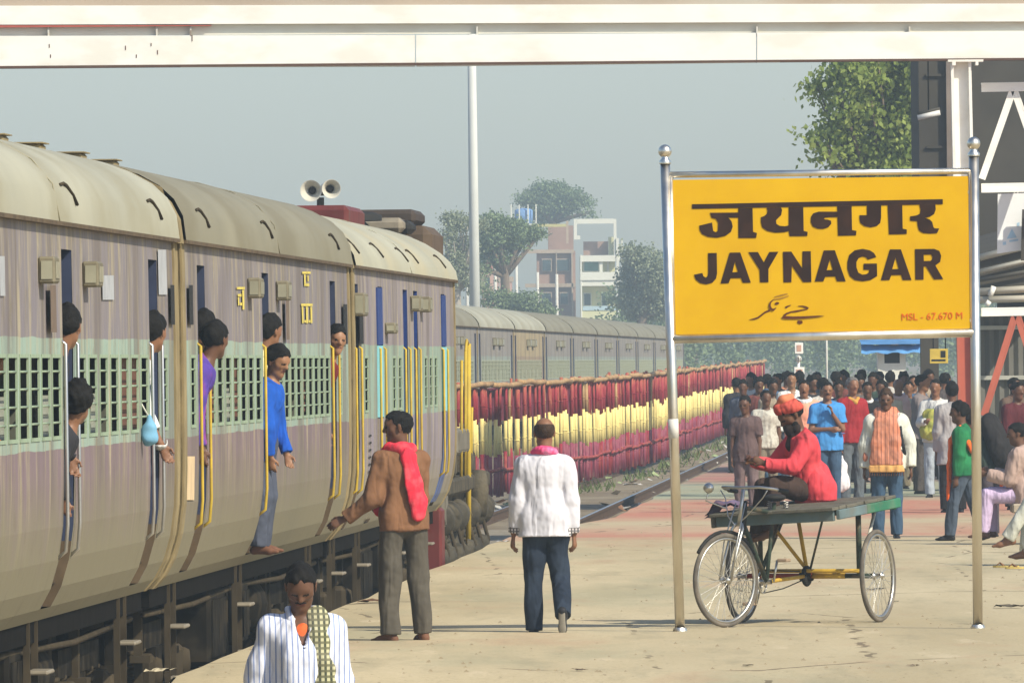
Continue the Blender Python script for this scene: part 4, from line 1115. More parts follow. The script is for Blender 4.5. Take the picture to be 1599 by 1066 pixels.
# white notice banner
dN = dG + 1.0
bn = empty('notice_banner', P(1580, 350, dN), 0, 'white notice banner with a pale blue emblem hanging at right edge', 'banner')
bo_ = Vector(bn.location)
q = MB(); c4 = [P(1558, 303, dN) - bo_, P(1640, 300, dN) - bo_, P(1640, 384, dN) - bo_, P(1557, 396, dN) - bo_]
q.add([(v.x, -0.01, v.z) for v in c4] + [(v.x, 0.01, v.z) for v in c4], [(3, 2, 1, 0), (4, 5, 6, 7), (0, 1, 5, 4), (1, 2, 6, 5), (2, 3, 7, 6), (3, 0, 4, 7)]); q.build('sheet', mat('banner_white', (0.78, 0.80, 0.80), 0.6, 0.03), bn)
PB = mat('pale_blue_print', (0.40, 0.58, 0.72), 0.6)
for pset in ([(1580, 357), (1588, 371), (1572, 373)], [(1566, 378), (1571, 377), (1571, 382), (1566, 383)], [(1588, 348), (1592, 347), (1592, 353), (1588, 354)], [(1576, 375), (1590, 373), (1590, 376), (1576, 378)]):
    q = MB(); q.add([(v.x, -0.014, v.z) for v in (P(*c, dN) - bo_ for c in pset)], [tuple(range(len(pset)))]); q.build('emblem', PB, bn)
q = MB()
for px in (1584, 1589): 
    v = P(px, 302, dN) - bo_; q.tube([v, v + Vector((0, 0, 0.14))], 0.012, 6)
q.build('hanger', WP, bn)
q = MB(); c4 = [P(1596, 327, dN - .2) - bo_, P(1640, 325, dN - .2) - bo_, P(1640, 405, dN - .2) - bo_, P(1594, 407, dN - .2) - bo_]
q.add([(v.x, -0.24, v.z) for v in c4] + [(v.x, -0.2, v.z) for v in c4], [(3, 2, 1, 0), (4, 5, 6, 7), (0, 1, 5, 4), (1, 2, 6, 5), (2, 3, 7, 6), (3, 0, 4, 7)]); pbo = q.build('panel', SD, bn)
# small kiosk with blue tarpaulin
dK = 245.0
kl = at(1394, dK, 0); ko = Vector(kl)
ki = empty('kiosk', kl, 0, 'small white kiosk with a dark window under a blue tarpaulin, behind the crowd', 'kiosk')
zk0, zk1 = 0.0, (P(1394, 545, dK)).z
wk = 0.5 * 43 * dK / FPX
q = MB(); zw0, zw1 = P(1392, 567, dK).z, P(1392, 549, dK).z
w0, w1 = P(1381, 560, dK).x - ko.x, P(1405, 560, dK).x - ko.x
q.b2((-wk, 0, 1.2), (wk, 0.05, zw0)); q.b2((-wk, 0, zw1), (wk, 0.05, zk1)); q.b2((-wk, 0, zw0), (w0, 0.05, zw1)); q.b2((w1, 0, zw0), (wk, 0.05, zw1)); q.b2((-wk, 0.05, 0), (-wk + .04, 0.9, zk1)); q.b2((wk - .04, 0.05, 0), (wk, 0.9, zk1)); q.b2((-wk + .04, 0.86, 0), (wk - .04, 0.9, zk1))
q.build('cabin', mat('kiosk_white', (0.66, 0.67, 0.58), 0.6, 0.05), ki)
q = MB(); q.b2((w0, 0.03, zw0), (w1, 0.04, zw1)); q.build('window', LBK, ki)
q = MB(); q.b2((-wk, 0, 0), (wk, 0.05, 1.199)); q.build('base_panel', mat('kiosk_wood', (0.30, 0.16, 0.08), 0.8), ki)
q = MB()
vs = []
for i in range(13):
    for j in range(4):
        x_ = -0.62 + 1.25 * i / 12; z_ = zk1 + 0.10 - 0.06 * j + 0.02 * math.sin(i * 1.7 + j)
        vs.append((x_, -0.06 - 0.07 * j + 0.02 * math.sin(i * 2.3), z_))
q.add(vs, [(i * 4 + j, (i + 1) * 4 + j, (i + 1) * 4 + j + 1, i * 4 + j + 1) for i in range(12) for j in range(3)], 0, True)
q.add([(-0.62, -0.3, zk1 + 0.1), (0.63, -0.3, zk1 + 0.1), (0.63, 1.0, zk1 + 0.2), (-0.62, 1.0, zk1 + 0.2)], [(0, 1, 2, 3)])
q.build('tarpaulin', mat('blue_tarpaulin', (0.10, 0.26, 0.50), 0.5, 0.25, 3), ki)
# yellow shop sign under the shed
ys_ = P(1467, 556, 200); yo = empty('yellow_notice', ys_, 0, 'small yellow notice with dark marks in the shade under the shed', 'notice')
q = MB(); q.bbox((-0.16, 0, -0.12), (0.14, 0.03, 0.12), 0.006); q.build('plate', mat('notice_yellow', (0.62, 0.45, 0.08), 0.6), yo)
q = MB(); q.b2((0.02, -0.006, -0.02), (0.1, -0.002, 0.09)); q.b2((-0.13, -0.006, -0.08), (0.1, -0.002, -0.05)); q.build('mark', LBK, yo)
q = MB(); q.tube([(-0.1, 0.02, 0.1), (-0.1, 0.02, 0.75)], 0.01, 5); q.tube([(0.1, 0.02, 0.1), (0.1, 0.02, 0.75)], 0.01, 5); q.build('hanger', UND, yo)
# signal post
sp = at(1248, 262, 0); so = empty('signal_post', sp, 0, 'slim white post with two small white boards behind the crowd', 'signal')
zt_ = P(1247, 535, 262).z
q = MB(); q.tube([(0, 0, 0), (0, 0, zt_)], 0.035, 8); q.build('post', WP, so)
for (y0_, y1_, x0_, x1_, nm) in ((535, 552, 1241, 1254, 'board'), (573, 584, 1240, 1256, 'board')):
    a, c = P(x0_, y0_, 262) - Vector(sp), P(x1_, y1_, 262) - Vector(sp)
    q = MB(); q.bbox((a.x, -0.07, c.z), (c.x, -0.04, a.z), 0.005); bb = q.build(nm, WP, so)
    q = MB(); q.b2((a.x + .04, -0.078, c.z + .05), (c.x - .04, -0.072, a.z - .05)); q.build('board_mark', mat('faded_red_mark', (0.5, 0.3, 0.22), 0.7), bb)
q = MB(); q.lathe([(0.07, 0), (0.07, 0.03), (0.05, 0.1)], (0, -0.05, P(1247, 560, 262).z - 0.0), (0, -1, 0), 12); q.build('lamp', WPD, so)
th_ = at(1292, 300, 0); so = empty('thin_pole', th_, 0, 'thin pale pole rising behind the crowd, right of the signal post', 'pole')
q = MB(); q.tube([(0, 0, 0), (0, 0, P(1292, 535, 300).z + 1.0)], 0.025, 6); q.build('shaft', WPD, so)
# tall lamp post
lp = at(744, 400, -0.6); lo_ = empty('lamp_post', lp, 0, 'tall pale lamp post rising behind the far train', 'lamp post')
q = MB(); zt_ = P(740, 60, 400).z + 2.5 - lp.z
q.tube([(0, 0, 0), (-0.04, 0, zt_)], [0.19, 0.125], 14); q.build('shaft', mat('lamp_post_paint', (0.56, 0.57, 0.52), 0.6, 0.06, 1), lo_)
q = MB(); q.tube([(-0.04, 0, zt_), (-0.04, 0, zt_ + 0.4), (0.5, 0, zt_ + 0.9)], 0.07, 8); q.build('arm', WPD, lo_)
q = MB(); q.bbox((0.4, -0.15, zt_ + 0.85), (1.2, 0.15, zt_ + 1.0), 0.04); q.build('lamp_head', WPD, lo_)
for i, (px, yt) in enumerate(((731, 388), (775, 392), (808, 396), (841, 425), (871, 428), (860, 420))[:5]):
    b0 = at(px, 700, -0.6); o = empty('bamboo_mast', b0, 0, ['pale thin mast just left of the lamp post', 'thin mast in front of the pink house', 'thin mast between pink house and brick house', 'thin mast before the left of the brick house', 'thin mast before the middle of the brick house'][i], 'pole')
    q = MB(); q.tube([(0, 0, 0), (0, 0, P(px, yt, 700).z - b0.z)], 0.09, 6); q.build('shaft', WPD, o)
# ================================================================== TREES AND FAR BUILDINGS
def leafmat(name, col, col2, trans=0.25):
    m, n, b, oc = newmat(name, 0.6, 0.3)
    gi = n.n('ShaderNodeNewGeometry')
    c = n.mix(gi.outputs['Random Per Island'], col, col2)
    n.l(c, b.inputs['Base Color'])
    t = n.n('ShaderNodeBsdfTranslucent'); n.l(c, t.inputs[0])
    ms = n.n('ShaderNodeMixShader'); ms.inputs[0].default_value = trans
    out = m.node_tree.nodes['Material Output']
    n.l(b.outputs[0], ms.inputs[1]); n.l(t.outputs[0], ms.inputs[2]); n.l(ms.outputs[0], out.inputs[0])
    return m
BARK = mat('bark', (0.16, 0.12, 0.085), 0.9, 0.3, 3)
BARKP = mat('pale_bark', (0.34, 0.30, 0.24), 0.9, 0.2, 3)
def leaves(rng, blobs, nleaf, size, gap=0.0, droop=0.0):
    """blobs: (centre, radii). Leaf clumps through the volume: mostly on the shells of many small clusters"""
    b = MB()
    tot = sum(r[0] * r[1] * r[2] for _, r in blobs) ** 1.0
    for c, r in blobs:
        k = max(4, int(nleaf * (r[0] * r[1] * r[2]) / tot / 26))
        for _ in range(k):
            while True:
                u = Vector((rng.uniform(-1, 1), rng.uniform(-1, 1), rng.uniform(-1, 1)))
                if 0.15 < u.length < 1: break
            u = u.normalized() * (u.length ** 0.45)
            cc = Vector((c[0] + u.x * r[0], c[1] + u.y * r[1], c[2] + u.z * r[2]))
            cs = size * rng.uniform(1.6, 3.6)
            for _ in range(26):
                o = Vector((rng.gauss(0, .55), rng.gauss(0, .55), rng.gauss(0, .4))) * cs
                p = cc + o; s = size * rng.uniform(0.55, 1.2)
                d = Vector((rng.uniform(-1, 1), rng.uniform(-1, 1), rng.uniform(-1.2, 0.3) - droop)).normalized()
                w = d.cross(Vector((rng.uniform(-1, 1), rng.uniform(-1, 1), rng.uniform(-1, 1)))).normalized() * 0.42 * s
                b.add([p - d * s * .5, p + w, p + d * s * .6, p - w], [(0, 1, 2, 3)])
    return b
def tree(loc, name, label, blobs, nleaf, size, lm, trunk_r, bark=BARK, seed=1, droop=0.0, group=None, limbs=None, cat='tree', start=0.3):
    rng = random.Random(seed)
    root = empty(name, loc, 0, label, cat, group)
    ctr = sum((Vector(c) for c, _ in blobs), Vector()) / len(blobs)
    zb = min(c[2] - r[2] for c, r in blobs)
    tk = MB(); fork = Vector((ctr.x * .3, ctr.y * .3, max(zb, ctr.z * start)))
    tk.tube([(0, 0, -0.3), (fork.x * .4 + trunk_r * .4, fork.y * .4, fork.z * .5), fork, fork * .45 + ctr * .55], [trunk_r, trunk_r * .8, trunk_r * .65, trunk_r * .35], 9)
    to = tk.build('trunk', bark, root)
    lb = MB()
    for c, r in blobs:
        for _ in range(limbs or 3):
            e = Vector(c) + Vector((rng.uniform(-.8, .8) * r[0], rng.uniform(-.8, .8) * r[1], rng.uniform(-.5, .9) * r[2]))
            mid = fork * .45 + e * .55 + Vector((rng.gauss(0, .1), rng.gauss(0, .1), rng.gauss(0, .1))) * r[0]
            lb.tube([fork, mid, e], [trunk_r * .45, trunk_r * .22, trunk_r * .06], 5)
    lb.build('limbs', bark, root)
    leaves(rng, blobs, nleaf, size, droop=droop).build('crown', lm, root)
    return root
LF1 = leafmat('peepal_leaves', (0.19, 0.27, 0.045), (0.42, 0.50, 0.13), 0.5)
LF2 = leafmat('far_leaves', (0.125, 0.18, 0.085), (0.23, 0.30, 0.135))  # leaf colours lightened to add the paleness of haze
LF3 = leafmat('dusty_hazed_leaves', (0.19, 0.225, 0.13), (0.31, 0.34, 0.21))  # dusty tone, with haze paleness also mixed into the leaf colours
# near peepal tree at upper right
dt = 262.0
tb = at(1395, dt, -0.2); o = Vector(tb)
bl = []
for (px, py, rx, rz) in ((1300, 130, 22, 26), (1350, 115, 34, 30), (1400, 130, 40, 42), (1330, 165, 28, 26), (1298, 150, 16, 22), (1375, 190, 38, 38), (1420, 200, 34, 40), (1320, 215, 34, 34), (1292, 235, 16, 26), (1355, 250, 44, 36), (1415, 265, 38, 34), (1272, 214, 6, 9), (1274, 135, 5, 8),
                         (1400, 50, 60, 50), (1460, 110, 50, 60), (1480, 240, 50, 60), (1340, 60, 40, 35), (1400, 330, 60, 45), (1330, 320, 40, 35), (1450, 20, 60, 50)):
    c = P(px, py, dt + random.uniform(-.5, .8)) - o; s = dt / FPX
    bl.append((tuple(c), (rx * s, rx * s * 1.0, rz * s)))
tree(tb, 'leafy_tree', 'bright green leafy tree behind the top right corner of the sign', bl, 40000, 0.135, LF1, 0.24, seed=5, droop=0.3, limbs=3)

# far houses beyond the tracks
FW = mat('far_white_wall', (0.72, 0.71, 0.60), 0.8, 0.05, 0.5); FY = mat('far_cream_wall', (0.62, 0.60, 0.34), 0.8, 0.06, 0.5)
FB = mat('far_brick', (0.34, 0.22, 0.165), 0.9, 0.15, 0.8); FP = mat('far_pink_wall', (0.52, 0.33, 0.26), 0.9, 0.12, 0.6); FBM = mat('far_concrete_band', (0.42, 0.33, 0.24), 0.9, 0.1)
FGL = mat('far_window_glass', (0.05, 0.075, 0.08), 0.3, 0.2, 1); FGR = mat('far_green_shutter', (0.12, 0.28, 0.24), 0.6)
dH1 = 820.0
gzf = -0.7
def facade(d, nm, label, cat, x0, x1, px_, depth=8):
    o = Vector((P((x0 + x1) / 2, 500, d).x, d, gzf)); r = empty(nm, o, 0, label, cat); return r, o
def fbox(root, o, x0, y0, x1, y1, d, m, nm, ya=0.0, yb=0.3):
    a, c = P(x0, y0, d) - o, P(x1, y1, d) - o
    q = MB(); q.b2((a.x, ya, c.z), (c.x, yb, a.z)); return q.build(nm, m, root)
wb, o = facade(dH1, 'white_apartment_house', 'narrow white and cream house with open balconies and rooftop frame', 'building', 896, 973, 0)
fbox(wb, o, 906, 400, 962, 560, dH1, FY, 'wall', 1.2, 8)
for (y0, y1, m_) in ((399, 408, FW), (437, 446, FW), (484, 499, FY), (506, 560, FY)): fbox(wb, o, 906, y0, 968, y1, dH1, m_, 'floor_slab', -0.25, 1.2)
for (x0, x1) in ((906, 910), (962, 968)): fbox(wb, o, x0, 372 if x0 > 950 else 398, x1, 560, dH1, FW, 'pillar', -0.3, 0.3)
fbox(wb, o, 896, 342, 901, 374, dH1, FW, 'roof_frame_post', -0.2, 0.1); fbox(wb, o, 958, 342, 963, 400, dH1, FW, 'roof_frame_post', -0.2, 0.1); fbox(wb, o, 901, 342, 958, 349, dH1, FW, 'roof_frame_beam', -0.2, 0.1)
fbox(wb, o, 901, 368, 906, 374, dH1, FW, 'roof_frame_beam', -0.2, 0.1); fbox(wb, o, 911, 377, 950, 398, dH1, FB, 'parapet', 1.2, 1.5); fbox(wb, o, 950, 370, 962, 398, dH1, FY, 'stair_tower', 0.4, 1.2)
fbox(wb, o, 970, 372, 973, 446, dH1, FW, 'corner_post', -0.3, 0.1)
for (x0, y0, x1, y1, m_) in ((911, 407, 936, 424, FGR), (948, 402, 951, 425, FB), (911, 457, 924, 478, FGL), (939, 457, 950, 478, FGL)):
    w = fbox(wb, o, x0, y0, x1, y1, dH1, FW, 'window', 1.10, 1.19)
    fbox(w, o, x0 + 1.5, y0 + 1.5, x1 - 1.5, y1 - 1.5, dH1, m_, 'pane', 1.05, 1.09)
fbox(wb, o, 936, 408, 941, 426, dH1, FW, 'balcony_post', -0.1, 0.1); fbox(wb, o, 906, 425, 966, 437, dH1, FW, 'balcony_wall', -0.35, -0.2); fbox(wb, o, 910, 478, 962, 484, dH1, mat('far_pale_blue', (0.42, 0.55, 0.58), 0.8), 'balcony_wall', -0.3, -0.2)
bh, o = facade(830, 'brick_house', 'unfinished brick house with concrete bands left of the white house', 'building', 812, 898, 0)
fbox(bh, o, 838, 392, 900, 560, 830, FB, 'wall', 0.3, 8); fbox(bh, o, 856, 352, 896, 392, 830, FB, 'upper_wall', 3, 8)
fbox(bh, o, 884, 345, 888, 380, 830, FBM, 'stair_post', 1, 1.3)
for (x0, y0, x1, y1) in ((820, 390, 896, 395), (820, 443, 898, 448), (838, 448, 842, 560), (868, 395, 871, 560), (892, 395, 896, 560)): fbox(bh, o, x0, y0, x1, y1, 830, FBM, 'concrete_band', -0.1, 0.35)
for (x0, y0, x1, y1) in ((866, 404, 890, 424), (846, 404, 862, 424), (845, 456, 862, 476), (874, 456, 888, 476)):
    w = fbox(bh, o, x0, y0, x1, y1, 830, FBM, 'window', 0.15, 0.29); fbox(w, o, x0 + 1.5, y0 + 1.5, x1 - 1.5, y1 - 1.5, 830, FGL, 'pane', 0.10, 0.14)
fbox(bh, o, 830, 350, 884, 354, 830, mat('far_yellow_edge', (0.5, 0.45, 0.18), 0.8), 'roof_edge', 0.5, 0.9)
wtk = empty('water_tank', Vector((P(818, 345, 832).x, 836, P(818, 348, 832).z)), 0, 'pale blue rooftop water tank with white posts', 'water tank')
q = MB(); q.lathe([(0.0, 0), (0.62, 0), (0.62, 0.9), (0.45, 1.0), (0.0, 1.05)], (0, 0, 0), n=20); q.build('tank', mat('tank_blue', (0.16, 0.30, 0.55), 0.5), wtk)
for x_ in (-.85, -.3, .3, .85): 
    q = MB(); q.b2((x_ - .04, -.75, -1.6), (x_ + .04, -.67, 1.3)); q.build('post', FW, wtk)
q = MB(); q.b2((-1.0, -0.75, -0.1), (1.0, 0.75, -0.02)); q.build('stand', FW, wtk)
ph, o = facade(780, 'pink_house', 'small pink house with stepped gable behind the lamp post', 'building', 752, 802, 0)
fbox(ph, o, 752, 412, 780, 560, 780, FP, 'wall', 0, 6); fbox(ph, o, 780, 435, 801, 560, 780, FP, 'wall', 0, 6)
a = [P(*c, 780) - o for c in ((750, 420), (774, 388), (780, 392), (780, 420))]
q = MB(); q.add([(v.x, -0.2, v.z) for v in a] + [(v.x, 5, v.z) for v in a], [(3, 2, 1, 0), (4, 5, 6, 7), (0, 1, 5, 4), (1, 2, 6, 5)]); q.build('roof', mat('far_roof_red', (0.45, 0.20, 0.15), 0.9), ph)
for (x0, y0, x1, y1) in ((758, 432, 766, 448), (784, 446, 792, 460)):
    w = fbox(ph, o, x0, y0, x1, y1, 780, FP, 'window', -0.1, -0.01); fbox(w, o, x0 + 1, y0 + 1, x1 - 1, y1 - 1, 780, FGL, 'pane', -0.15, -0.11)
for i, (x0, yt) in enumerate(((778, 420), (786, 426), (794, 432))): fbox(ph, o, x0, yt, x0 + 8, 440, 780, FBM, 'gable_step', -0.05, 0.2)
def far_tree(d, px, lst, n_, size, lm, label, tr, seed, bark=BARK, start=0.3, limbs=3):
    b0 = at(px, d, gzf); s = d / FPX; bl = []
    for (x, y, rx, rz) in lst: bl.append((tuple(P(x, y, d + random.Random(x).uniform(-1, 1)) - b0), (rx * s, rx * s, rz * s)))
    return tree(b0, 'tree', label, bl, n_, size, lm, tr, bark, seed, start=start, limbs=limbs)
far_tree(900, 862, [(858, 300, 32, 12), (830, 308, 22, 9), (890, 304, 20, 9), (862, 320, 42, 12), (905, 315, 18, 6), (850, 335, 25, 12), (915, 333, 14, 5)], 15000, 0.19, LF2, 'dark flat-topped tree rising behind the brick house', 0.5, 12)
far_tree(620, 790, [(772, 348, 16, 12), (795, 360, 24, 16), (822, 366, 17, 11), (768, 372, 16, 16), (842, 360, 10, 6), (800, 380, 16, 9), (762, 395, 12, 14), (785, 402, 12, 10), (750, 420, 10, 12)], 15000, 0.14, LF2, 'green bushy tree right of the lamp post, before the houses', 0.35, 13, start=.5)
far_tree(560, 712, [(705, 345, 14, 12), (722, 350, 16, 14), (700, 372, 12, 18), (728, 385, 14, 20), (712, 410, 16, 22), (700, 430, 14, 20), (735, 430, 14, 25), (748, 350, 14, 9)], 7000, 0.12, LF3, 'sparse hazy dusty tree with pale trunk left of the lamp post', 0.3, 14, BARKP, .6, 5)
far_tree(600, 835, [(800, 478, 22, 20), (828, 472, 16, 14), (775, 475, 16, 20), (755, 455, 10, 20), (850, 490, 16, 12)], 6000, 0.14, LF2, 'low tree in front of the brick and pink houses', 0.2, 15)
far_tree(640, 1000, [(985, 395, 16, 14), (1005, 405, 22, 20), (990, 435, 22, 28), (1020, 430, 22, 30), (1000, 470, 32, 28), (1035, 460, 24, 36), (1030, 410, 14, 18)], 18000, 0.15, LF3, 'hazy dusty green tree right of the white house', 0.4, 16)
far_tree(760, 1075, [(1060, 420, 30, 30), (1100, 440, 34, 36), (1075, 480, 45, 36)], 10000, 0.2, LF2, 'hazy tree behind the left half of the sign', 0.5, 17)
# far wood behind the crowd
rng = random.Random(9); bl = []
for i in range(46):
    px = 960 + i * 17 + rng.uniform(-6, 6); d = rng.uniform(640, 900); s = d / FPX
    top = 455 + 25 * math.sin(i * 1.3) + rng.uniform(-15, 15)
    for k_ in range(3):
        py = top + 30 + k_ * 34; bl.append((tuple(P(px + rng.uniform(-8, 8), py, d)), (18 * s, 18 * s, 24 * s)))
wq = leaves(rng, bl, 60000, 0.24); wq.build('far_wood', LF2, kind='stuff')
# low scrub closing the horizon
rng = random.Random(10); bl = []
for i in range(110):
    px = -60 + i * 16 + rng.uniform(-6, 6); d = rng.uniform(930, 1050); s = d / FPX
    bl.append((tuple(P(px, 545 + rng.uniform(-8, 4), d)), (14 * s, 14 * s, 24 * s)))
leaves(rng, bl, 14000, 0.5).build('far_scrub', LF2, kind='stuff')

# ================================================================== CARGO TRICYCLE
FRM = mat('frame_dark_green', (0.035, 0.05, 0.035), 0.5, 0.3, 8, col2=(0.16, 0.10, 0.05), c2scale=9)
FRY = mat('frame_yellow', (0.52, 0.33, 0.04), 0.5, 0.3, 9, col2=(0.15, 0.08, 0.03), c2scale=9)
FRR = mat('frame_red', (0.30, 0.05, 0.03), 0.5, 0.3, 9)
TYR = mat('tyre_dusty_rubber', (0.12, 0.105, 0.085), 0.9, 0.25, 8, col2=(0.24, 0.20, 0.15), c2scale=6)
RIM = mat('rim_steel', (0.50, 0.48, 0.43), 0.32, 0.15, 8, metal=0.9)
SPK = mat('spoke_steel', (0.55, 0.53, 0.48), 0.35, 0.1, 8, metal=0.7)
WOODD = mat('deck_wood_grey', (0.135, 0.125, 0.095), 0.85, 0.25, 6, 0.5, 30, stretch=(4, 1, 4), col2=(0.10, 0.09, 0.07), c2scale=3)
WOODG = mat('deck_green_paint', (0.035, 0.15, 0.085), 0.75, 0.25, 5, col2=(0.16, 0.15, 0.11), c2scale=4)
WOODB = mat('deck_blue_grey_paint', (0.12, 0.165, 0.17), 0.75, 0.2, 5, col2=(0.15, 0.14, 0.11), c2scale=4)
a23 = R(23)
hv = Vector((-math.sin(a23), -math.cos(a23), 0))
gr = G(1266, 971)
tri_rz = math.atan2(-hv.x, hv.y)      # local +Y is forward
trike = empty('cargo_tricycle', gr, tri_rz, 'pedal cargo tricycle with a flat wooden deck, man in red on it', 'tricycle')
WR = 0.368
def wheel(parent, c, steer=0.0, camber=0.0, right=True):
    r = bpy.data.objects.new('wheel', None); C.objects.link(r); r.parent = parent; r.location = c; r.rotation_euler = (0, camber, steer)
    n_ = 56
    q = MB(); q.tube([(0, (WR - .019) * math.cos(2 * PI * i / n_), (WR - .019) * math.sin(2 * PI * i / n_)) for i in range(n_)], 0.019, 10, closed=True); q.build('tyre', TYR, r)
    q = MB()
    ring = [(-0.012, WR - .034), (-0.014, WR - .046), (-0.006, WR - .054), (0.006, WR - .054), (0.014, WR - .046), (0.012, WR - .034)]
    vs = []; fs = []; m_ = len(ring)
    for i in range(n_):
        a = 2 * PI * i / n_
        for (x, rr) in ring: vs.append((x, rr * math.cos(a), rr * math.sin(a)))
    for i in range(n_):
        for k_ in range(m_):
            fs.append((i * m_ + k_, i * m_ + (k_ + 1) % m_, ((i + 1) % n_) * m_ + (k_ + 1) % m_, ((i + 1) % n_) * m_ + k_))
    q.add(vs, fs, 0, True); q.build('rim', RIM, r)
    q = MB(); q.lathe([(0, -.055), (0.012, -.055), (0.014, -.04), (0.03, -.038), (0.03, -.03), (0.018, -.026), (0.018, .026), (0.03, .03), (0.03, .038), (0.014, .04), (0.012, .055), (0, .055)], (0, 0, 0), (1, 0, 0), 14); q.build('hub', RIM, r)
    for i in range(36):
        a = 2 * PI * i / 36; b_ = a + (0.42 if (i // 2) % 2 else -0.42); sx = 0.033 if i % 2 else -0.033
        q = MB(); q.tube([(sx, 0.027 * math.cos(b_), 0.027 * math.sin(b_)), (sx * .1, (WR - .05) * math.cos(a), (WR - .05) * math.sin(a))], 0.0021, 4, cap=False); q.build('spoke', SPK, r)
    return r
wheel(trike, (-0.575, 0, WR), 0.0, 0.03); wheel(trike, (0.575, 0, WR), 0.0, -0.03)
STE = -R(21)
FWY = 1.62
fw = wheel(trike, (0.07, FWY, WR), STE)
def T(nm, pts, r, m=FRM, n_=8):
    q = MB(); q.tube(pts, r, n_); return q.build(nm, m, trike)
# axle, posts, chain
T('axle', [(-0.54, 0, WR), (-0.30, 0, WR)], 0.020, FRM); T('axle', [(-0.30, 0, WR), (-0.02, 0, WR)], 0.023, FRY); T('axle', [(-0.02, 0, WR), (0.54, 0, WR)], 0.020, FRR)
T('axle_brace', [(-0.46, 0.04, WR + .04), (0.46, 0.04, WR + .04)], 0.016, FRY)
q = MB(); q.lathe([(0, -.02), (0.075, -.018), (0.085, -0.006), (0.085, .006), (0.075, .018), (0, .02)], (0.03, 0, WR), (1, 0, 0), 20); q.lathe([(0.04, -.05), (0.045, .05)], (0.03, 0, WR), (1, 0, 0), 12); q.build('rear_sprocket', LBK, trike)
DZ = 0.87
T('deck_post', [(-0.42, 0, WR), (-0.42, 0.02, DZ + .06)], 0.024, FRM); T('deck_post', [(0.42, 0, WR), (0.42, 0.02, DZ)], 0.020, FRM)
T('deck_post', [(0.03, 0, WR + .05), (0.10, 0.02, DZ)], 0.017, FRY); T('deck_stay', [(0.0, 0, WR + .05), (-0.22, 0.3, DZ - .08), (-0.25, 0.34, DZ)], 0.010, FRM)
T('deck_stay', [(0.03, 0, WR + .05), (0.30, 0.25, DZ)], 0.015, FRY); T('deck_stay', [(-0.42, 0.0, WR + .02), (-0.36, -0.5, DZ)], 0.014, WPD); T('deck_stay', [(0.42, 0.0, WR + .02), (0.40, -0.5, DZ)], 0.014, FRM)
T('deck_stay', [(0.20, 0.62, 0.36), (0.05, 0.45, DZ)], 0.012, FRM)
BBY = 0.86
T('down_tube', [(0.03, BBY, 0.34), (0.035, FWY - .30, 0.80)], 0.019, FRM); T('seat_tube', [(0.03, BBY, 0.34), (0.03, BBY - .18, 0.96)], 0.017, FRM)
T('top_tube', [(0.03, BBY - .16, 0.88), (0.035, FWY - .31, 0.93)], 0.017, FRM); T('head_tube', [(0.035, FWY - .29, 0.74), (0.035, FWY - .335, 0.98)], 0.023, LBK)
T('chain_tube', [(0.03, BBY, 0.34), (0.03, 0, WR)], 0.016, FRY); T('chain_stay', [(0.12, BBY, 0.33), (0.36, 0.03, WR - .02)], 0.013, FRM)
T('chain', [(0.065, BBY, 0.43), (0.07, 0.0, WR + .035)], 0.005, LBK, 5); T('chain', [(0.065, BBY, 0.25), (0.07, 0.4, WR - .09), (0.07, 0.0, WR - .035)], 0.005, LBK, 5)
q = MB(); q.tube([(0.065, BBY + .09 * math.cos(t), 0.34 + .09 * math.sin(t)) for t in [2 * PI * i / 24 for i in range(24)]], 0.007, 5, closed=True)
for i in range(5): q.tube([(0.065, BBY, 0.34), (0.065, BBY + .09 * math.cos(i * 1.257), 0.34 + .09 * math.sin(i * 1.257))], 0.006, 4)
q.lathe([(0.02, -.05), (0.02, .05)], (0.04, BBY, 0.34), (1, 0, 0), 10); q.build('chainring', RIM, trike)
for sg in (1, -1):
    ex = (0.09 if sg > 0 else -0.03); dy, dz = (0.03 * sg, -0.17 * sg)
    T('crank', [(ex, BBY, 0.34), (ex + .02 * sg, BBY + dy, 0.34 + dz)], 0.010, RIM, 6)
    q = MB(); q.bbox((ex + .03 * sg - .005, BBY + dy - .045, 0.325 + dz), (ex + .12 * sg, BBY + dy + .045, 0.352 + dz), 0.006); q.build('pedal', mat('pedal_tan', (0.30, 0.22, 0.15), 0.8), trike)
q = MB(); q.sphere((0.03, BBY - .20, 1.0), 0.10, 14, sc=(0.8, 1.3, 0.32)); q.build('saddle', LBK, trike)
for sx in (-.04, .09):
    q = MB(); q.tube([(sx + .02 * math.cos(t), BBY - .25 + .02 * math.sin(t), 0.90 + 0.07 * t / 25) for t in [i * .5 for i in range(51)]], 0.005, 5); q.build('saddle_spring', RIM, trike)
# steering fork, stem, handlebar, bell (turned with the wheel)
fk = bpy.data.objects.new('fork', None); C.objects.link(fk); fk.parent = trike; fk.location = (0.07, FWY, WR); fk.rotation_euler = (0, 0, STE)
for sx in (-.055, .055):
    q = MB(); q.tube([(sx, 0, 0), (sx, -.03, 0.12), (sx, -.14, 0.40), (sx * .5, -.16, 0.44)], [.009, .011, .013, .013], 8); q.build('fork_blade', RIM, fk)
    q = MB(); q.tube([(sx * 1.25, 0.0, 0.0), (sx * 1.25, -0.06, 0.3), (sx * .9, -.18, 0.60)], 0.006, 6); q.build('fork_stay', RIM, fk)
q = MB(); q.tube([(0, -.155, 0.42), (0, -.215, 0.72)], 0.014, 8); q.build('stem', RIM, fk)
q = MB(); q.tube([(-.27, -.40, 0.69), (-.26, -.28, 0.71), (-.20, -.19, 0.725), (0, -.18, 0.72), (.20, -.19, 0.725), (.26, -.28, 0.71), (.27, -.40, 0.69)], 0.0115, 8); q.build('handlebar', RIM, fk)
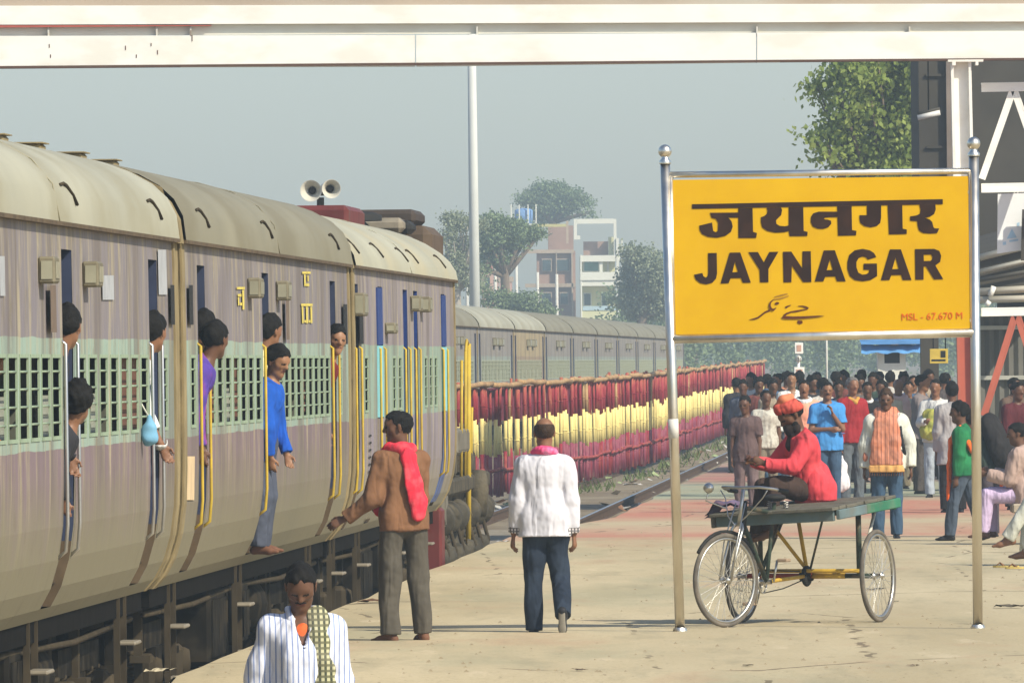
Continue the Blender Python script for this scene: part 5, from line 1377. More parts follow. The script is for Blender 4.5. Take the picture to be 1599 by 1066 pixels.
for sx in (-1, 1):
    q = MB(); q.tube([(sx * .268, -.33, 0.70), (sx * .271, -.43, 0.687)], 0.017, 8); q.build('grip', LBK, fk)
    q = MB(); q.tube([(sx * .25, -.22, 0.70), (sx * .20, -.22, 0.64), (sx * .1, -.14, 0.5), (0, -.12, 0.42)], 0.005, 5); q.build('brake_rod', RIM, fk)
q = MB(); q.sphere((0.22, -.05, 0.72), 0.042, 14); q.tube([(0.22, -.05, 0.70), (0.26, -.06, 0.62), (0.12, -.14, 0.56)], 0.006, 6); q.build('bell', RIM, fk)
q = MB(); q.tube([(0, WR * 1.04 * math.cos(t) * 1.0, WR * 1.04 * math.sin(t)) for t in [R(35) + R(115) * i / 12 for i in range(13)]], 0.014, 6); q.build('mudguard', LBK, fk)
# flat deck, tilted a little, with planks
dk = bpy.data.objects.new('deck', None); C.objects.link(dk); dk.parent = trike; dk.location = (0, 0.05, DZ + 0.045); dk.rotation_euler = (R(-3.2), R(2.7), 0)
y = -0.62; i = 0
rng = random.Random(2)
while y < 0.72:
    w = 0.142; q = MB(); q.bbox((-0.53 + rng.uniform(-.012, .012), y + .003, 0), (0.53 + rng.uniform(-.015, .015), y + w - .003, 0.028 + rng.uniform(-.003, .003)), 0.004)
    q.build('plank', WOODD, dk); y += w; i += 1
for (lo, hi, m_, nm) in (((-0.55, -0.64, -0.075), (-0.515, 0.10, 0.0), WOODG, 'side_board'), ((-0.55, 0.101, -0.075), (-0.515, 0.70, 0.0), WOODB, 'side_board'), ((0.515, -0.64, -0.09), (0.55, 0.70, 0.0), WOODD, 'side_board'),
                         ((-0.50, 0.68, -0.085), (0.50, 0.715, 0.0), WOODB, 'end_board'), ((-0.5, -0.66, -0.09), (0.5, -0.625, 0.0), WOODG, 'end_board'), ((-0.5, -0.1, -0.06), (0.5, -0.05, -0.001), FRM, 'bearer'), ((-0.5, 0.35, -0.06), (0.5, 0.4, -0.001), FRM, 'bearer')):
    q = MB(); q.bbox(lo, hi, 0.006); q.build(nm, m_, dk)
rg = MB()
for k_ in range(2):
    vs = []
    for i in range(9):
        for j in range(5): vs.append((0.30 + 0.30 * i / 8, 0.42 + 0.28 * j / 4, 0.035 + k_ * .02 + 0.012 * math.sin(i * 1.9 + j) - (0.05 * max(0, i - 6)) - 0.02 * (j == 4)))
    rg.add(vs, [(i * 5 + j, (i + 1) * 5 + j, (i + 1) * 5 + j + 1, i * 5 + j + 1) for i in range(8) for j in range(4)], 0, True)
tb_ = dk; rw = empty('folded_cloth', gr + Vector((0, 0, 0)), tri_rz, 'faded purple and brown cloth folded on the front corner of the deck', 'cloth')
rgo = rg.build('cloth', mat('purple_rag', (0.15, 0.12, 0.20), 0.9, 0.4, 5, col2=(0.20, 0.09, 0.06), c2scale=4), rw, (0, 0.05, DZ + .045))
# ================================================================== PEOPLE
# every body is one closed surface grown round a posed skeleton; clothes and hair are surfaces of their own round it
def _n(v): v = np.asarray(v, float); return v / (np.linalg.norm(v) + 1e-12)
def rotm(yaw=0, pitch=0, roll=0):
    """yaw about z (positive turns to the person's left), pitch positive looks down, roll tilts"""
    cy, sy = math.cos(yaw), math.sin(yaw); cp, sp_ = math.cos(-pitch), math.sin(-pitch); c2, s2 = math.cos(roll), math.sin(roll)
    Z = np.array([[cy, -sy, 0], [sy, cy, 0], [0, 0, 1]]); X = np.array([[1, 0, 0], [0, cp, -sp_], [0, sp_, cp]]); Y = np.array([[c2, 0, s2], [0, 1, 0], [-s2, 0, c2]])
    return Z @ X @ Y

class Field:
    def __init__(s, lo, hi, h):
        s.h = h; s.lo = np.array(lo, float); s.n = np.ceil((np.array(hi) - s.lo) / h).astype(int) + 1
        s.v = np.full(s.n, 0.25, np.float32)
        s.ax = [s.lo[i] + h * np.arange(s.n[i], dtype=np.float32) for i in range(3)]
    def region(s, lo, hi):
        a = np.maximum(0, np.floor((np.array(lo) - s.lo) / s.h).astype(int)); b = np.minimum(s.n, np.ceil((np.array(hi) - s.lo) / s.h).astype(int) + 1)
        if np.any(b <= a): return None, None
        sl_ = tuple(slice(int(a[i]), int(b[i])) for i in range(3))
        g = (s.ax[0][sl_[0]][:, None, None], s.ax[1][sl_[1]][None, :, None], s.ax[2][sl_[2]][None, None, :])
        return sl_, g
    def add(s, prim, k=0.02):
        a, b, ra, rb = (np.asarray(prim[0], float), np.asarray(prim[1], float), prim[2], prim[3])
        flat = prim[4] if len(prim) > 4 else None
        rm = max(ra, rb) + 0.07
        sl_, (g) = s.region(np.minimum(a, b) - rm, np.maximum(a, b) + rm)
        if sl_ is None: return
        d = b - a; L2 = float(d @ d) + 1e-12
        px, py, pz = g[0] - a[0], g[1] - a[1], g[2] - a[2]
        if flat is not None:
            f, q = _n(flat[0]), flat[1]          # squash along f by the factor q (<1 thinner)
            fd = (px * f[0] + py * f[1] + pz * f[2]) * (1 / q - 1); df = float(d @ f) * (1 / q - 1)
            px, py, pz = px + fd * f[0], py + fd * f[1], pz + fd * f[2]
            d = d + f * df; L2 = float(d @ d) + 1e-12
        t = np.clip((px * d[0] + py * d[1] + pz * d[2]) / L2, 0, 1)
        dist = np.sqrt((px - t * d[0]) ** 2 + (py - t * d[1]) ** 2 + (pz - t * d[2]) ** 2) - (ra + (rb - ra) * t)
        if flat is not None: dist = dist * (0.5 + 0.5 * flat[1])
        cur = s.v[sl_]
        h_ = np.clip(0.5 + 0.5 * (cur - dist) / k, 0, 1)
        s.v[sl_] = cur * (1 - h_) + dist * h_ - k * h_ * (1 - h_)
    def cut(s, p, nrm, lo=None, hi=None):
        """remove what lies on the side the normal points to"""
        p = np.asarray(p, float); nrm = _n(nrm)
        if lo is None: sl_, g = s.region(s.lo, s.lo + s.h * s.n)
        else: sl_, g = s.region(lo, hi)
        if sl_ is None: return
        d = (g[0] - p[0]) * nrm[0] + (g[1] - p[1]) * nrm[1] + (g[2] - p[2]) * nrm[2]
        s.v[sl_] = np.maximum(s.v[sl_], d)
    def sub(s, prim):
        a, b, ra, rb = (np.asarray(prim[0], float), np.asarray(prim[1], float), prim[2], prim[3]); rm = max(ra, rb) + .03
        sl_, g = s.region(np.minimum(a, b) - rm, np.maximum(a, b) + rm)
        if sl_ is None: return
        d = b - a; L2 = float(d @ d) + 1e-12
        px, py, pz = g[0] - a[0], g[1] - a[1], g[2] - a[2]
        t = np.clip((px * d[0] + py * d[1] + pz * d[2]) / L2, 0, 1)
        dist = np.sqrt((px - t * d[0]) ** 2 + (py - t * d[1]) ** 2 + (pz - t * d[2]) ** 2) - (ra + (rb - ra) * t)
        s.v[sl_] = np.maximum(s.v[sl_], -dist)
    def wrinkle(s, amp, rng, freq=(14, 34), n_=6, aniso=(1, 1, 1)):
        w = 0
        for _ in range(n_):
            f = np.array([rng.gauss(0, 1) * aniso[0], rng.gauss(0, 1) * aniso[1], rng.gauss(0, 1) * aniso[2]]); f = _n(f) * rng.uniform(*freq)
            f2 = np.array([rng.gauss(0, 1), rng.gauss(0, 1), rng.gauss(0, 1)]) * 5
            ph = rng.uniform(0, 6.28)
            w = w + np.sin(s.ax[0][:, None, None] * f[0] + s.ax[1][None, :, None] * f[1] + s.ax[2][None, None, :] * f[2] + ph + 1.6 * np.sin(s.ax[0][:, None, None] * f2[0] + s.ax[1][None, :, None] * f2[1] + s.ax[2][None, None, :] * f2[2]))
        s.v += (amp / math.sqrt(n_) * w).astype(np.float32)
    def mesh(s):
        v = s.v
        for ax_ in range(3):
            ix = [slice(None)] * 3; ix[ax_] = 0; v[tuple(ix)] = 0.1; ix[ax_] = -1; v[tuple(ix)] = 0.1
        ins = v < 0
        c = [slice(0, -1), slice(1, None)]
        cnt = sum(ins[c[i], c[j], c[k]].astype(np.int8) for i in (0, 1) for j in (0, 1) for k in (0, 1))
        m = (cnt > 0) & (cnt < 8); ids = np.full(m.shape, -1, np.int64); I = np.argwhere(m); ids[m] = np.arange(len(I))
        pos = np.zeros((len(I), 3)); wt_ = np.zeros(len(I))
        for ax_ in range(3):
            o1, o2 = [a for a in range(3) if a != ax_]
            for e1 in (0, 1):
                for e2 in (0, 1):
                    A = I.copy(); A[:, o1] += e1; A[:, o2] += e2; B = A.copy(); B[:, ax_] += 1
                    va = v[A[:, 0], A[:, 1], A[:, 2]]; vb = v[B[:, 0], B[:, 1], B[:, 2]]
                    cx = (va < 0) != (vb < 0)
                    t = np.where(cx, va / np.where(cx, va - vb, 1), 0)
                    off = np.zeros((len(I), 3)); off[:, o1] = e1; off[:, o2] = e2; off[:, ax_] = t
                    pos += off * cx[:, None]; wt_ += cx
        V = s.lo + s.h * (I + pos / wt_[:, None])
        F = []
        for ax_ in range(3):
            o1, o2 = [(1, 2), (2, 0), (0, 1)][ax_]
            a = [slice(None)] * 3; b = [slice(None)] * 3; a[ax_] = slice(0, -1); b[ax_] = slice(1, None)
            A_, B_ = ins[tuple(a)], ins[tuple(b)]
            E = np.argwhere(A_ != B_)
            E = E[(E[:, o1] > 0) & (E[:, o2] > 0) & (E[:, o1] < v.shape[o1] - 1) & (E[:, o2] < v.shape[o2] - 1)]
            def idx(d1, d2):
                q = E.copy(); q[:, o1] += d1; q[:, o2] += d2; return ids[q[:, 0], q[:, 1], q[:, 2]]
            Q = np.stack([idx(-1, -1), idx(0, -1), idx(0, 0), idx(-1, 0)], 1)
            fl = ~A_[E[:, 0], E[:, 1], E[:, 2]]
            Q[fl] = Q[fl][:, ::-1]
            F.append(Q)
        return V, np.concatenate(F)

def to_mesh(name, V, F, mats, mi=None):
    me = bpy.data.meshes.new(name)
    me.vertices.add(len(V)); me.vertices.foreach_set('co', V.astype(np.float32).ravel())
    me.loops.add(len(F) * 4); me.loops.foreach_set('vertex_index', F.astype(np.int32).ravel())
    me.polygons.add(len(F)); me.polygons.foreach_set('loop_start', np.arange(0, len(F) * 4, 4, dtype=np.int32))
    for m in mats: me.materials.append(m)
    me.polygons.foreach_set('use_smooth', np.ones(len(F), bool))
    if mi is not None: me.polygons.foreach_set('material_index', mi.astype(np.int32))
    me.update(calc_edges=True); me.validate()
    return me

SKIN = {k: mat('skin_' + k, c, 0.5, 0.06, 10, spec=0.35) for k, c in (('brown', (0.21, 0.10, 0.052)), ('dark', (0.115, 0.053, 0.028)), ('mid', (0.27, 0.135, 0.07)))}
LIP = mat('lips', (0.15, 0.06, 0.045), 0.5); EYE = mat('eye_dark', (0.015, 0.012, 0.010), 0.6, spec=0.15); EYEW = mat('eye_white', (0.42, 0.38, 0.34), 0.4)
HAIR = mat('black_hair', (0.009, 0.008, 0.007), 0.75, 0.3, 30, 0.3, 90, spec=0.12)
GREYH = mat('grey_hair', (0.16, 0.15, 0.14), 0.7, 0.3, 30, 0.5, 90)
BRNH = mat('dark_brown_hair', (0.05, 0.03, 0.02), 0.8, 0.3, 30, 0.4, 90, spec=0.1)
HENNA = mat('reddish_hair', (0.10, 0.042, 0.025), 0.7, 0.3, 30, 0.5, 90)
def fold_bump(m, strength=0.85):
    """soft irregular creases: long in z, short across"""
    nt = m.node_tree; n = N(m); b = nt.nodes['Principled BSDF']
    tc = n.n('ShaderNodeTexCoord'); mp = n.n('ShaderNodeMapping'); mp.inputs['Scale'].default_value = (1.0, 1.0, 0.55); n.l(tc.outputs['Object'], mp.inputs[0])
    mp.inputs['Scale'].default_value = (1.0, 1.0, 0.22)
    a = n.n('ShaderNodeTexNoise'); a.inputs['Scale'].default_value = 11.0; a.inputs['Detail'].default_value = 1.5; a.inputs['Distortion'].default_value = 0.5; n.l(mp.outputs[0], a.inputs[0])
    d2 = n.n('ShaderNodeMapping'); d2.inputs['Scale'].default_value = (1.0, 1.0, 0.8); d2.inputs['Rotation'].default_value = (0.5, 0.7, 0.2); n.l(tc.outputs['Object'], d2.inputs[0])
    c = n.noise(d2.outputs[0], 7, 2)
    h = n.math('ADD', a.outputs[0], n.math('MULTIPLY', c, 0.8))
    bp = n.n('ShaderNodeBump'); bp.inputs['Strength'].default_value = strength; bp.inputs['Distance'].default_value = 0.05
    n.l(h, bp.inputs['Height']); n.l(bp.outputs[0], b.inputs['Normal'])
    return m
def cloth(name, col, var=0.10, rough=0.9, bump=0.07, col2=None, c2scale=3.0):
    if name in MATS: return MATS[name]
    return fold_bump(mat(name, col, rough, var, 5, 0, 45, spec=0.15, col2=col2, c2scale=c2scale))
def striped(name, base, line, freq, w=0.16, axis=0, second=None, f2=None, skew=0.0):
    m, n, b, oc = newmat(name, 0.85, 0.15)
    sp = n.n('ShaderNodeSeparateXYZ'); n.l(oc, sp.inputs[0])
    def band(o, f, ww, ph=0.0):
        v = n.math('ADD', n.math('MULTIPLY', o, f), ph)
        if skew: v = n.math('ADD', v, n.math('MULTIPLY', sp.outputs[1], f * skew))
        return n.math('LESS_THAN', n.math('FRACT', v), ww)
    c = n.mix(band(sp.outputs[axis], freq, w), base, line)
    if second: c = n.mix(n.math('MULTIPLY', band(sp.outputs[2], f2 or freq, w), 0.85), c, second)
    c = n.mix(n.ramp(n.noise(oc, 6, 4), [(0.35, 0.0), (0.7, 0.18)]), c, (0.5, 0.45, 0.4))
    n.l(c, b.inputs['Base Color'])
    return fold_bump(m)

GN = 0
def person(loc, face, label, h=1.68, skin='brown', build=1.0, vox=0.014, group=None, seed=None,
           torso=(0, 0.04, 1), head=(0, 0, 0), hips=None, hip_z=None,
           tL=(-.04, .02, -1), sL=(0, -.03, -1), tR=(.04, .02, -1), sR=(0, -.03, -1), fL=0.15, fR=-0.15, toeL=0.0, toeR=0.0,
           uL=(-.16, 0, -1), lL=(-.02, .14, -1), uR=(.16, 0, -1), lR=(.02, .14, -1), handL=None, handR=None, curl=0.5,
           hair='short', hairm=None, top=None, top_hem=-0.10, sleeve='long', cuffm=None, bottom=None, neck_v=0.0, bottoms='trousers', shoe=None,
           moustache=False, beard=False, extras=(), belly=0.0, loose=1.0, wr=0.006, shirt_flare=0.0, stripes=None, barelegs=False, headscale=1.0, looseb=1.0):
    global GN
    GN += 1
    rng = random.Random(seed if seed is not None else GN)
    k = h / 1.70; B = build
    root = empty('person', loc, face, label, 'person', group)
    up = _n(torso); hipz = (hip_z if hip_z is not None else 0.90 * k)
    hp = np.array([0, 0, hipz]) if hips is None else np.array(hips, float)
    # torso frame: side axis x stays horizontal
    fwd = _n(np.array([0, 1, 0]) - up * up[1]); side = np.cross(fwd, up)
    J = {}
    J['pel'] = hp; J['wst'] = hp + up * .17 * k; J['chs'] = hp + up * .36 * k; J['nb'] = hp + up * .50 * k
    J['shL'] = hp + up * .425 * k - side * .158 * k * (.5 + .5 * B); J['shR'] = hp + up * .425 * k + side * .158 * k * (.5 + .5 * B)
    J['hL'] = hp - side * .085 * k - up * .02; J['hR'] = hp + side * .085 * k - up * .02
    J['kL'] = J['hL'] + _n(tL) * .42 * k; J['kR'] = J['hR'] + _n(tR) * .42 * k
    J['aL'] = J['kL'] + _n(sL) * .405 * k; J['aR'] = J['kR'] + _n(sR) * .405 * k
    J['eL'] = J['shL'] + _n(uL) * .28 * k; J['eR'] = J['shR'] + _n(uR) * .28 * k
    J['wL'] = J['eL'] + _n(lL) * .255 * k; J['wR'] = J['eR'] + _n(lR) * .255 * k
    HR = rotm(*head); hs = k ** 0.35 * headscale
    hc = J['nb'] + up * .045 * k + _n(up + HR @ np.array([0, .25, 1.0])) * .125 * hs       # head centre (ear level)
    Hh = lambda x, y, z: hc + HR @ (np.array([x, y, z]) * hs)
    allp = list(J.values()) + [hc]
    lo = np.min(allp, 0) - .26; hi = np.max(allp, 0) + .26
    sd = tuple(side); fw_ = tuple(fwd)
    # ---------------- body
    f = Field(lo, hi, vox)
    bp_ = []
    def cap(a, b, ra, rb, flat=None, kk=.02): f.add((a, b, ra, rb, flat) if flat else (a, b, ra, rb), kk)
    cap(J['pel'] - side * .05 * k, J['pel'] + side * .05 * k, .115 * k * B, .115 * k * B, (fw_, .85))
    cap(J['pel'], J['wst'], .12 * k * B, .115 * k * B, (fw_, .8)); cap(J['wst'], J['chs'], .115 * k * B, .135 * k * B, (fw_, .78), .04)
    if belly: cap(J['wst'] + fwd * .05 - up * .03, J['wst'] + fwd * .06 + up * .09, .13 * k * belly, .12 * k * belly, None, .05)
    cap(J['chs'] - side * .05, J['chs'] + side * .05, .125 * k * B, .125 * k * B, (fw_, .78), .04)
    cap(J['shL'], J['shR'], .055 * k, .055 * k, None, .05)
    cap(J['chs'] + up * .08, J['nb'], .085 * k, .058 * k, None, .05); cap(J['nb'] - up * .02, Hh(0, -.012, -.03), .056 * k, .053 * hs, None, .02)
    for s_ in 'LR':
        cap(J['h' + s_], J['k' + s_], .088 * k * B, .056 * k, None, .03); cap(J['k' + s_], J['a' + s_], .053 * k, .036 * k, None, .02)
        cl_ = J['k' + s_] * .7 + J['a' + s_] * .3 - fwd * .015; cap(cl_, cl_ * .6 + J['a' + s_] * .4, .05 * k, .035 * k, None, .03)
        cap(J['sh' + s_], J['e' + s_], .052 * k, .040 * k, None, .02); cap(J['e' + s_], J['w' + s_], .040 * k, .026 * k, None, .01)
        fa = fL if s_ == 'L' else fR; tp = toeL if s_ == 'L' else toeR
        fd = np.array([-math.sin(fa) * math.cos(tp), math.cos(fa) * math.cos(tp), -math.sin(tp)]); J['f' + s_] = fd
        dn = np.array([-math.sin(fa) * -math.sin(tp), math.cos(fa) * -math.sin(tp), -math.cos(tp)])
        an = J['a' + s_]; hl = an + dn * .045 * k - fd * .035 * k; bl_ = an + dn * .052 * k + fd * .10 * k; te = an + dn * .056 * k + fd * .165 * k
        J['heel' + s_], J['ball' + s_], J['toe' + s_], J['dn' + s_] = hl, bl_, te, dn
        cap(an, hl, .034 * k, .030 * k, None, .02); cap(hl, bl_, .030 * k, .030 * k, None, .02); cap(an, bl_, .032 * k, .022 * k, None, .02); cap(bl_, te, .031 * k, .020 * k, (tuple(dn), .75), .02)
    # hands: palm, four unequal fingers with a bend, a thumb from the side of the palm
    for s_ in 'LR':
        wv = _n(J['w' + s_] - J['e' + s_]); hd = handL if s_ == 'L' else handR
        hdv = _n(hd) if hd is not None else wv
        inn = (side if s_ == 'L' else -side); inn = _n(inn - hdv * (inn @ hdv) + fwd * .25)      # palm faces the thigh
        wid = _n(np.cross(hdv, inn)); 
        if wid @ fwd < 0: wid = -wid
        w0 = J['w' + s_]; pc = w0 + hdv * .085 * k
        f.add((w0 + hdv * .01, pc, .026 * k, .036 * k, (tuple(inn), .45)), .012)
        for i, (o, ln) in enumerate(((.027, .072), (.009, .080), (-.009, .075), (-.026, .060))):
            b0 = pc - hdv * .008 + wid * o * k; cu_ = curl * (0.9 + .25 * i)
            d1 = _n(hdv * math.cos(cu_ * .5) + inn * math.sin(cu_ * .5)); d2 = _n(hdv * math.cos(cu_ * 1.5) + inn * math.sin(cu_ * 1.5))
            m1 = b0 + d1 * ln * .55 * k
            f.add((b0, m1, .0098 * k, .0088 * k), .004); f.add((m1, m1 + d2 * ln * .5 * k, .0088 * k, .0074 * k), .003)
        tb0 = w0 + hdv * .03 * k + wid * .024 * k; td = _n(hdv * .75 + wid * .6 + inn * .35)
        f.add((tb0, tb0 + td * .045 * k, .0125 * k, .0105 * k), .008); f.add((tb0 + td * .045 * k, tb0 + td * .045 * k + _n(hdv + inn * .4) * .032 * k, .0102 * k, .0082 * k), .004)
        J['hand' + s_] = pc
    # head: skull, jaw, brow, nose, lips, ears, eye sockets
    fx = tuple(HR @ np.array([1, 0, 0])); S = hs
    f.add((Hh(0, -.022, .035), Hh(0, .018, .040), .088 * S, .080 * S, (fx, .86)), .02); f.add((Hh(0, .03, .005), Hh(0, .040, -.070), .066 * S, .040 * S, (fx, .88)), .03)
    f.add((Hh(-.03, .02, -.055), Hh(-.005, .052, -.086), .030 * S, .022 * S), .03); f.add((Hh(.03, .02, -.055), Hh(.005, .052, -.086), .030 * S, .022 * S), .03)
    f.add((Hh(0, .058, -.093), Hh(0, .060, -.090), .020 * S, .020 * S), .02)
    f.add((Hh(-.034, .078, .030), Hh(.034, .078, .030), .015 * S, .015 * S), .02)
    f.add((Hh(0, .088, .020), Hh(0, .108, -.018), .009 * S, .0145 * S), .012); f.add((Hh(-.012, .094, -.022), Hh(.012, .094, -.022), .0105 * S, .0105 * S), .010)
    f.add((Hh(-.018, .082, -.052), Hh(.018, .082, -.052), .009 * S, .009 * S), .010); f.add((Hh(-.045, .05, -.01), Hh(-.030, .064, -.018), .024 * S, .018 * S), .02); f.add((Hh(.045, .05, -.01), Hh(.030, .064, -.018), .024 * S, .018 * S), .02)
    for sx in (-1, 1):
        f.add((Hh(sx * .078, -.012, .012), Hh(sx * .076, -.006, -.020), .020 * S, .014 * S, (fx, .45)), .006)
    V, F = f.mesh()
    ce = V[F].mean(1); rel = (ce - hc) @ HR / hs
    mi = np.zeros(len(F), int)
    if shoe is not None:
        for s_ in 'LR':
            d = np.minimum(np.linalg.norm(ce - J['heel' + s_], axis=1), np.linalg.norm(ce - J['toe' + s_], axis=1)); d = np.minimum(d, np.linalg.norm(ce - J['ball' + s_], axis=1))
            mi[(d < .085 * k)] = 3
    mi[(abs(rel[:, 0]) < .024) & (rel[:, 1] > .074) & (abs(rel[:, 2] + .052) < .0085)] = 1
    for sx in (-1, 1):
        e_ = (np.abs(rel[:, 0] - sx * .030) < .0155) & (np.abs(rel[:, 2] - .008) < .0072) & (rel[:, 1] > .05) & (vox < .0135); mi[e_] = 2
    sk = SKIN[skin]
    link('body', to_mesh('body', V, F, [sk, LIP, EYE, shoe or sk], mi), root)
    # eyebrows, moustache, beard
    def small(nm, prims, m, v_=None, kk=.006):
        P0 = np.array([p[0] for p in prims] + [p[1] for p in prims]); rr = max(max(p[2], p[3]) for p in prims) + .02
        g = Field(P0.min(0) - rr, P0.max(0) + rr, v_ or min(vox, .008))
        for p in prims: g.add(p, kk)
        V, F = g.mesh(); return link(nm, to_mesh(nm, V, F, [m]), root)
    hm = hairm or HAIR
    if vox < .012 or moustache or beard:
        small('eyebrows', [(Hh(sx * .016, .091, .026), Hh(sx * .045, .078, .028), .0045 * S, .0035 * S) for sx in (-1, 1)], hm, .005)
    if moustache: small('moustache', [(Hh(0, .094, -.038), Hh(sx * .027, .080, -.047), .0085 * S, .005 * S) for sx in (-1, 1)], hm if moustache is True else moustache, .005)
    if beard: small('beard', [(Hh(-.052, .03, -.06), Hh(0, .072, -.092), .026 * S, .028 * S), (Hh(.052, .03, -.06), Hh(0, .072, -.092), .026 * S, .028 * S), (Hh(0, .07, -.09), Hh(0, .06, -.12), .026 * S, .018 * S), (Hh(-.03, .08, -.045), Hh(.03, .08, -.045), .010 * S, .010 * S)], hm, .009, .02)
    # ---------------- hair
    if hair:
        g = Field(hc - .19, hc + .19, min(vox, .011))
        ex = {'short': .006, 'thick': .011, 'bald': .005, 'curly': .018, 'long': .02}[hair]
        g.add((Hh(0, -.024, .038), Hh(0, .016, .044), (.088 + ex) * S, (.080 + ex) * S, (fx, .88)), .01)
        if hair in ('thick', 'curly'): g.add((Hh(.012, .055, .095), Hh(.0, .0, .112), .026 * S, .042 * S), .03)
        if hair != 'bald': g.wrinkle(.0045 if hair != 'curly' else .009, rng, (60, 150), 5)
        zax = HR @ np.array([0, 0, 1.0]); yax = HR @ np.array([0, 1.0, 0])
        # cut away the face: planes in the head's own frame
        X_ = g.ax[0][:, None, None] - hc[0]; Y_ = g.ax[1][None, :, None] - hc[1]; Z_ = g.ax[2][None, None, :] - hc[2]
        ly2 = (X_ * yax[0] + Y_ * yax[1] + Z_ * yax[2]) / hs; lz2 = (X_ * zax[0] + Y_ * zax[1] + Z_ * zax[2]) / hs
        lx2 = (X_ * (HR @ np.array([1.0, 0, 0]))[0] + Y_ * (HR @ np.array([1.0, 0, 0]))[1] + Z_ * (HR @ np.array([1.0, 0, 0]))[2]) / hs
        fl = {'short': .080, 'thick': .074, 'bald': .15, 'curly': .070, 'long': .062}[hair] - 5.0 * lx2 ** 2
        line = np.where(ly2 > .045, fl, np.where(ly2 > .0, -.005 + (fl + .005) * np.clip((ly2) / .045, 0, 1) ** 1.2, np.clip(-.005 + ly2 * 1.0, -.07, 0)))
        line = line + .006 * np.sin(X_ * 130 + Y_ * 60) + .004 * np.sin(X_ * 260 + 1)
        g.v = np.maximum(g.v, (line - lz2).astype(np.float32))
        if hair == 'bald': g.v = np.maximum(g.v, (lz2 - .055 - .3 * np.clip(-ly2, 0, .05)).astype(np.float32))
        V, F = g.mesh()
        if len(F): link('hair', to_mesh('hair', V, F, [hm]), root)
    # ---------------- clothes
    def hemrange(): return lo, hi
    if bottom is not None:
        g = Field(lo, hi, vox); Lx = .012 * looseb
        g.add((J['pel'] - side * .055 * k, J['pel'] + side * .055 * k, (.122) * k * B + Lx, .122 * k * B + Lx, (fw_, .86)), .02)
        g.add((J['pel'], J['wst'], .125 * k * B + Lx, .112 * k * B + Lx, (fw_, .82)), .03)
        for s_ in 'LR':
            endf = {'trousers': .97, 'shorts': .2}[bottoms]
            kn = J['k' + s_]
            an = J['k' + s_] + (J['a' + s_] - J['k' + s_]) * (endf if bottoms == 'trousers' else .3)
            g.add((J['h' + s_], kn, .092 * k * B + Lx, .066 * k + Lx), .03)
            g.add((kn, an + _n(J['a' + s_] - kn) * .04, .064 * k + Lx, .055 * k + Lx * 1.3), .015)
        g.wrinkle(wr * .95, rng, (9, 28), 6, (1, 1, .9))
        for s_ in 'LR':
            kn = J['k' + s_]; dv = _n(J['a' + s_] - kn); an = kn + (J['a' + s_] - kn) * (1.0 if bottoms == 'trousers' else .3) + dv * (.012 * k)
            g.cut(an, dv, an - .13, an + .13)
        g.cut(J['pel'] + up * .20 * k, up)
        V, F = g.mesh(); link('trousers' if bottoms == 'trousers' else 'shorts', to_mesh('trousers', V, F, [bottom]), root)
    if top is not None:
        g = Field(lo, hi, vox); Lx = .016 * loose
        hem = J['pel'] + up * (top_hem * k)
        g.add((J['wst'], J['chs'], .120 * k * B + Lx * 1.2, .140 * k * B + Lx, (fw_, .80)), .04)
        g.add((J['pel'] - side * .05 * k + up * .02, J['pel'] + side * .05 * k + up * .02, .118 * k * B + Lx * 1.4 + .5 * shirt_flare, .118 * k * B + Lx * 1.4 + .5 * shirt_flare, (fw_, .86)), .04)
        for q_ in (-1, 1): g.add((hem - up * .05 + side * .052 * k * q_, J['wst'] + side * .015 * q_, .130 * k * B + Lx * 1.4 + shirt_flare, .115 * k * B + Lx, (fw_, .84)), .04)
        g.add((J['chs'] - side * .055, J['chs'] + side * .055, .130 * k * B + Lx, .130 * k * B + Lx, (fw_, .80)), .04)
        if belly: g.add((J['wst'] + fwd * .05 - up * .05, J['wst'] + fwd * .06 + up * .09, .135 * k * belly + Lx, .125 * k * belly + Lx), .06)
        g.add((J['shL'] + up * .0, J['shR'], .060 * k + Lx * .7, .060 * k + Lx * .7), .05)
        g.add((J['chs'] + up * .06, J['nb'] - up * .01, .10 * k, .065 * k + .006), .05)
        g.add((J['nb'] - up * .03, J['nb'] + up * .035 * k, .066 * k, .062 * k), .01)
        fo = hem + up * .04
        g.wrinkle(wr * .95, rng, (9, 26), 6, (1.6, 1.6, .45))
        g.cut(hem, -up, hem - .40, hem + .40)
        body_g = g; g = Field(lo, hi, vox)
        for s_ in 'LR':
            g.add((J['sh' + s_], J['e' + s_], .058 * k + Lx, .050 * k + Lx * .8), .03)
            if sleeve in ('long', 'rolled'):
                g.add((J['e' + s_], J['w' + s_], .049 * k + Lx * .8, .037 * k + Lx * .6), .015)
        g.wrinkle(wr * .95, rng, (12, 34), 6, (.9, .9, 1.3))
        for s_ in 'LR':
            if sleeve in ('long', 'rolled'):
                dv = _n(J['w' + s_] - J['e' + s_]); e_ = J['w' + s_] - dv * (.004 if sleeve == 'long' else .10)
                g.cut(e_, dv, e_ - .075, e_ + .075)
            else:
                dv = _n(J['e' + s_] - J['sh' + s_]); e_ = J['sh' + s_] + dv * (.17 * k if sleeve == 'short' else .28 * k)
                # short sleeve: remove what is beyond the cut, near the arm only
                g.cut(e_, dv, e_ - .10 + dv * .04, e_ + .10 + dv * .14)
        h_ = np.clip(0.5 + 0.5 * (body_g.v - g.v) / .02, 0, 1)
        g.v = body_g.v * (1 - h_) + g.v * h_ - .02 * h_ * (1 - h_)
        g.cut(J['nb'] + up * .03 * k + fwd * .0, _n(up * 1.0 + fwd * .45), J['nb'] - .14, J['nb'] + .2)
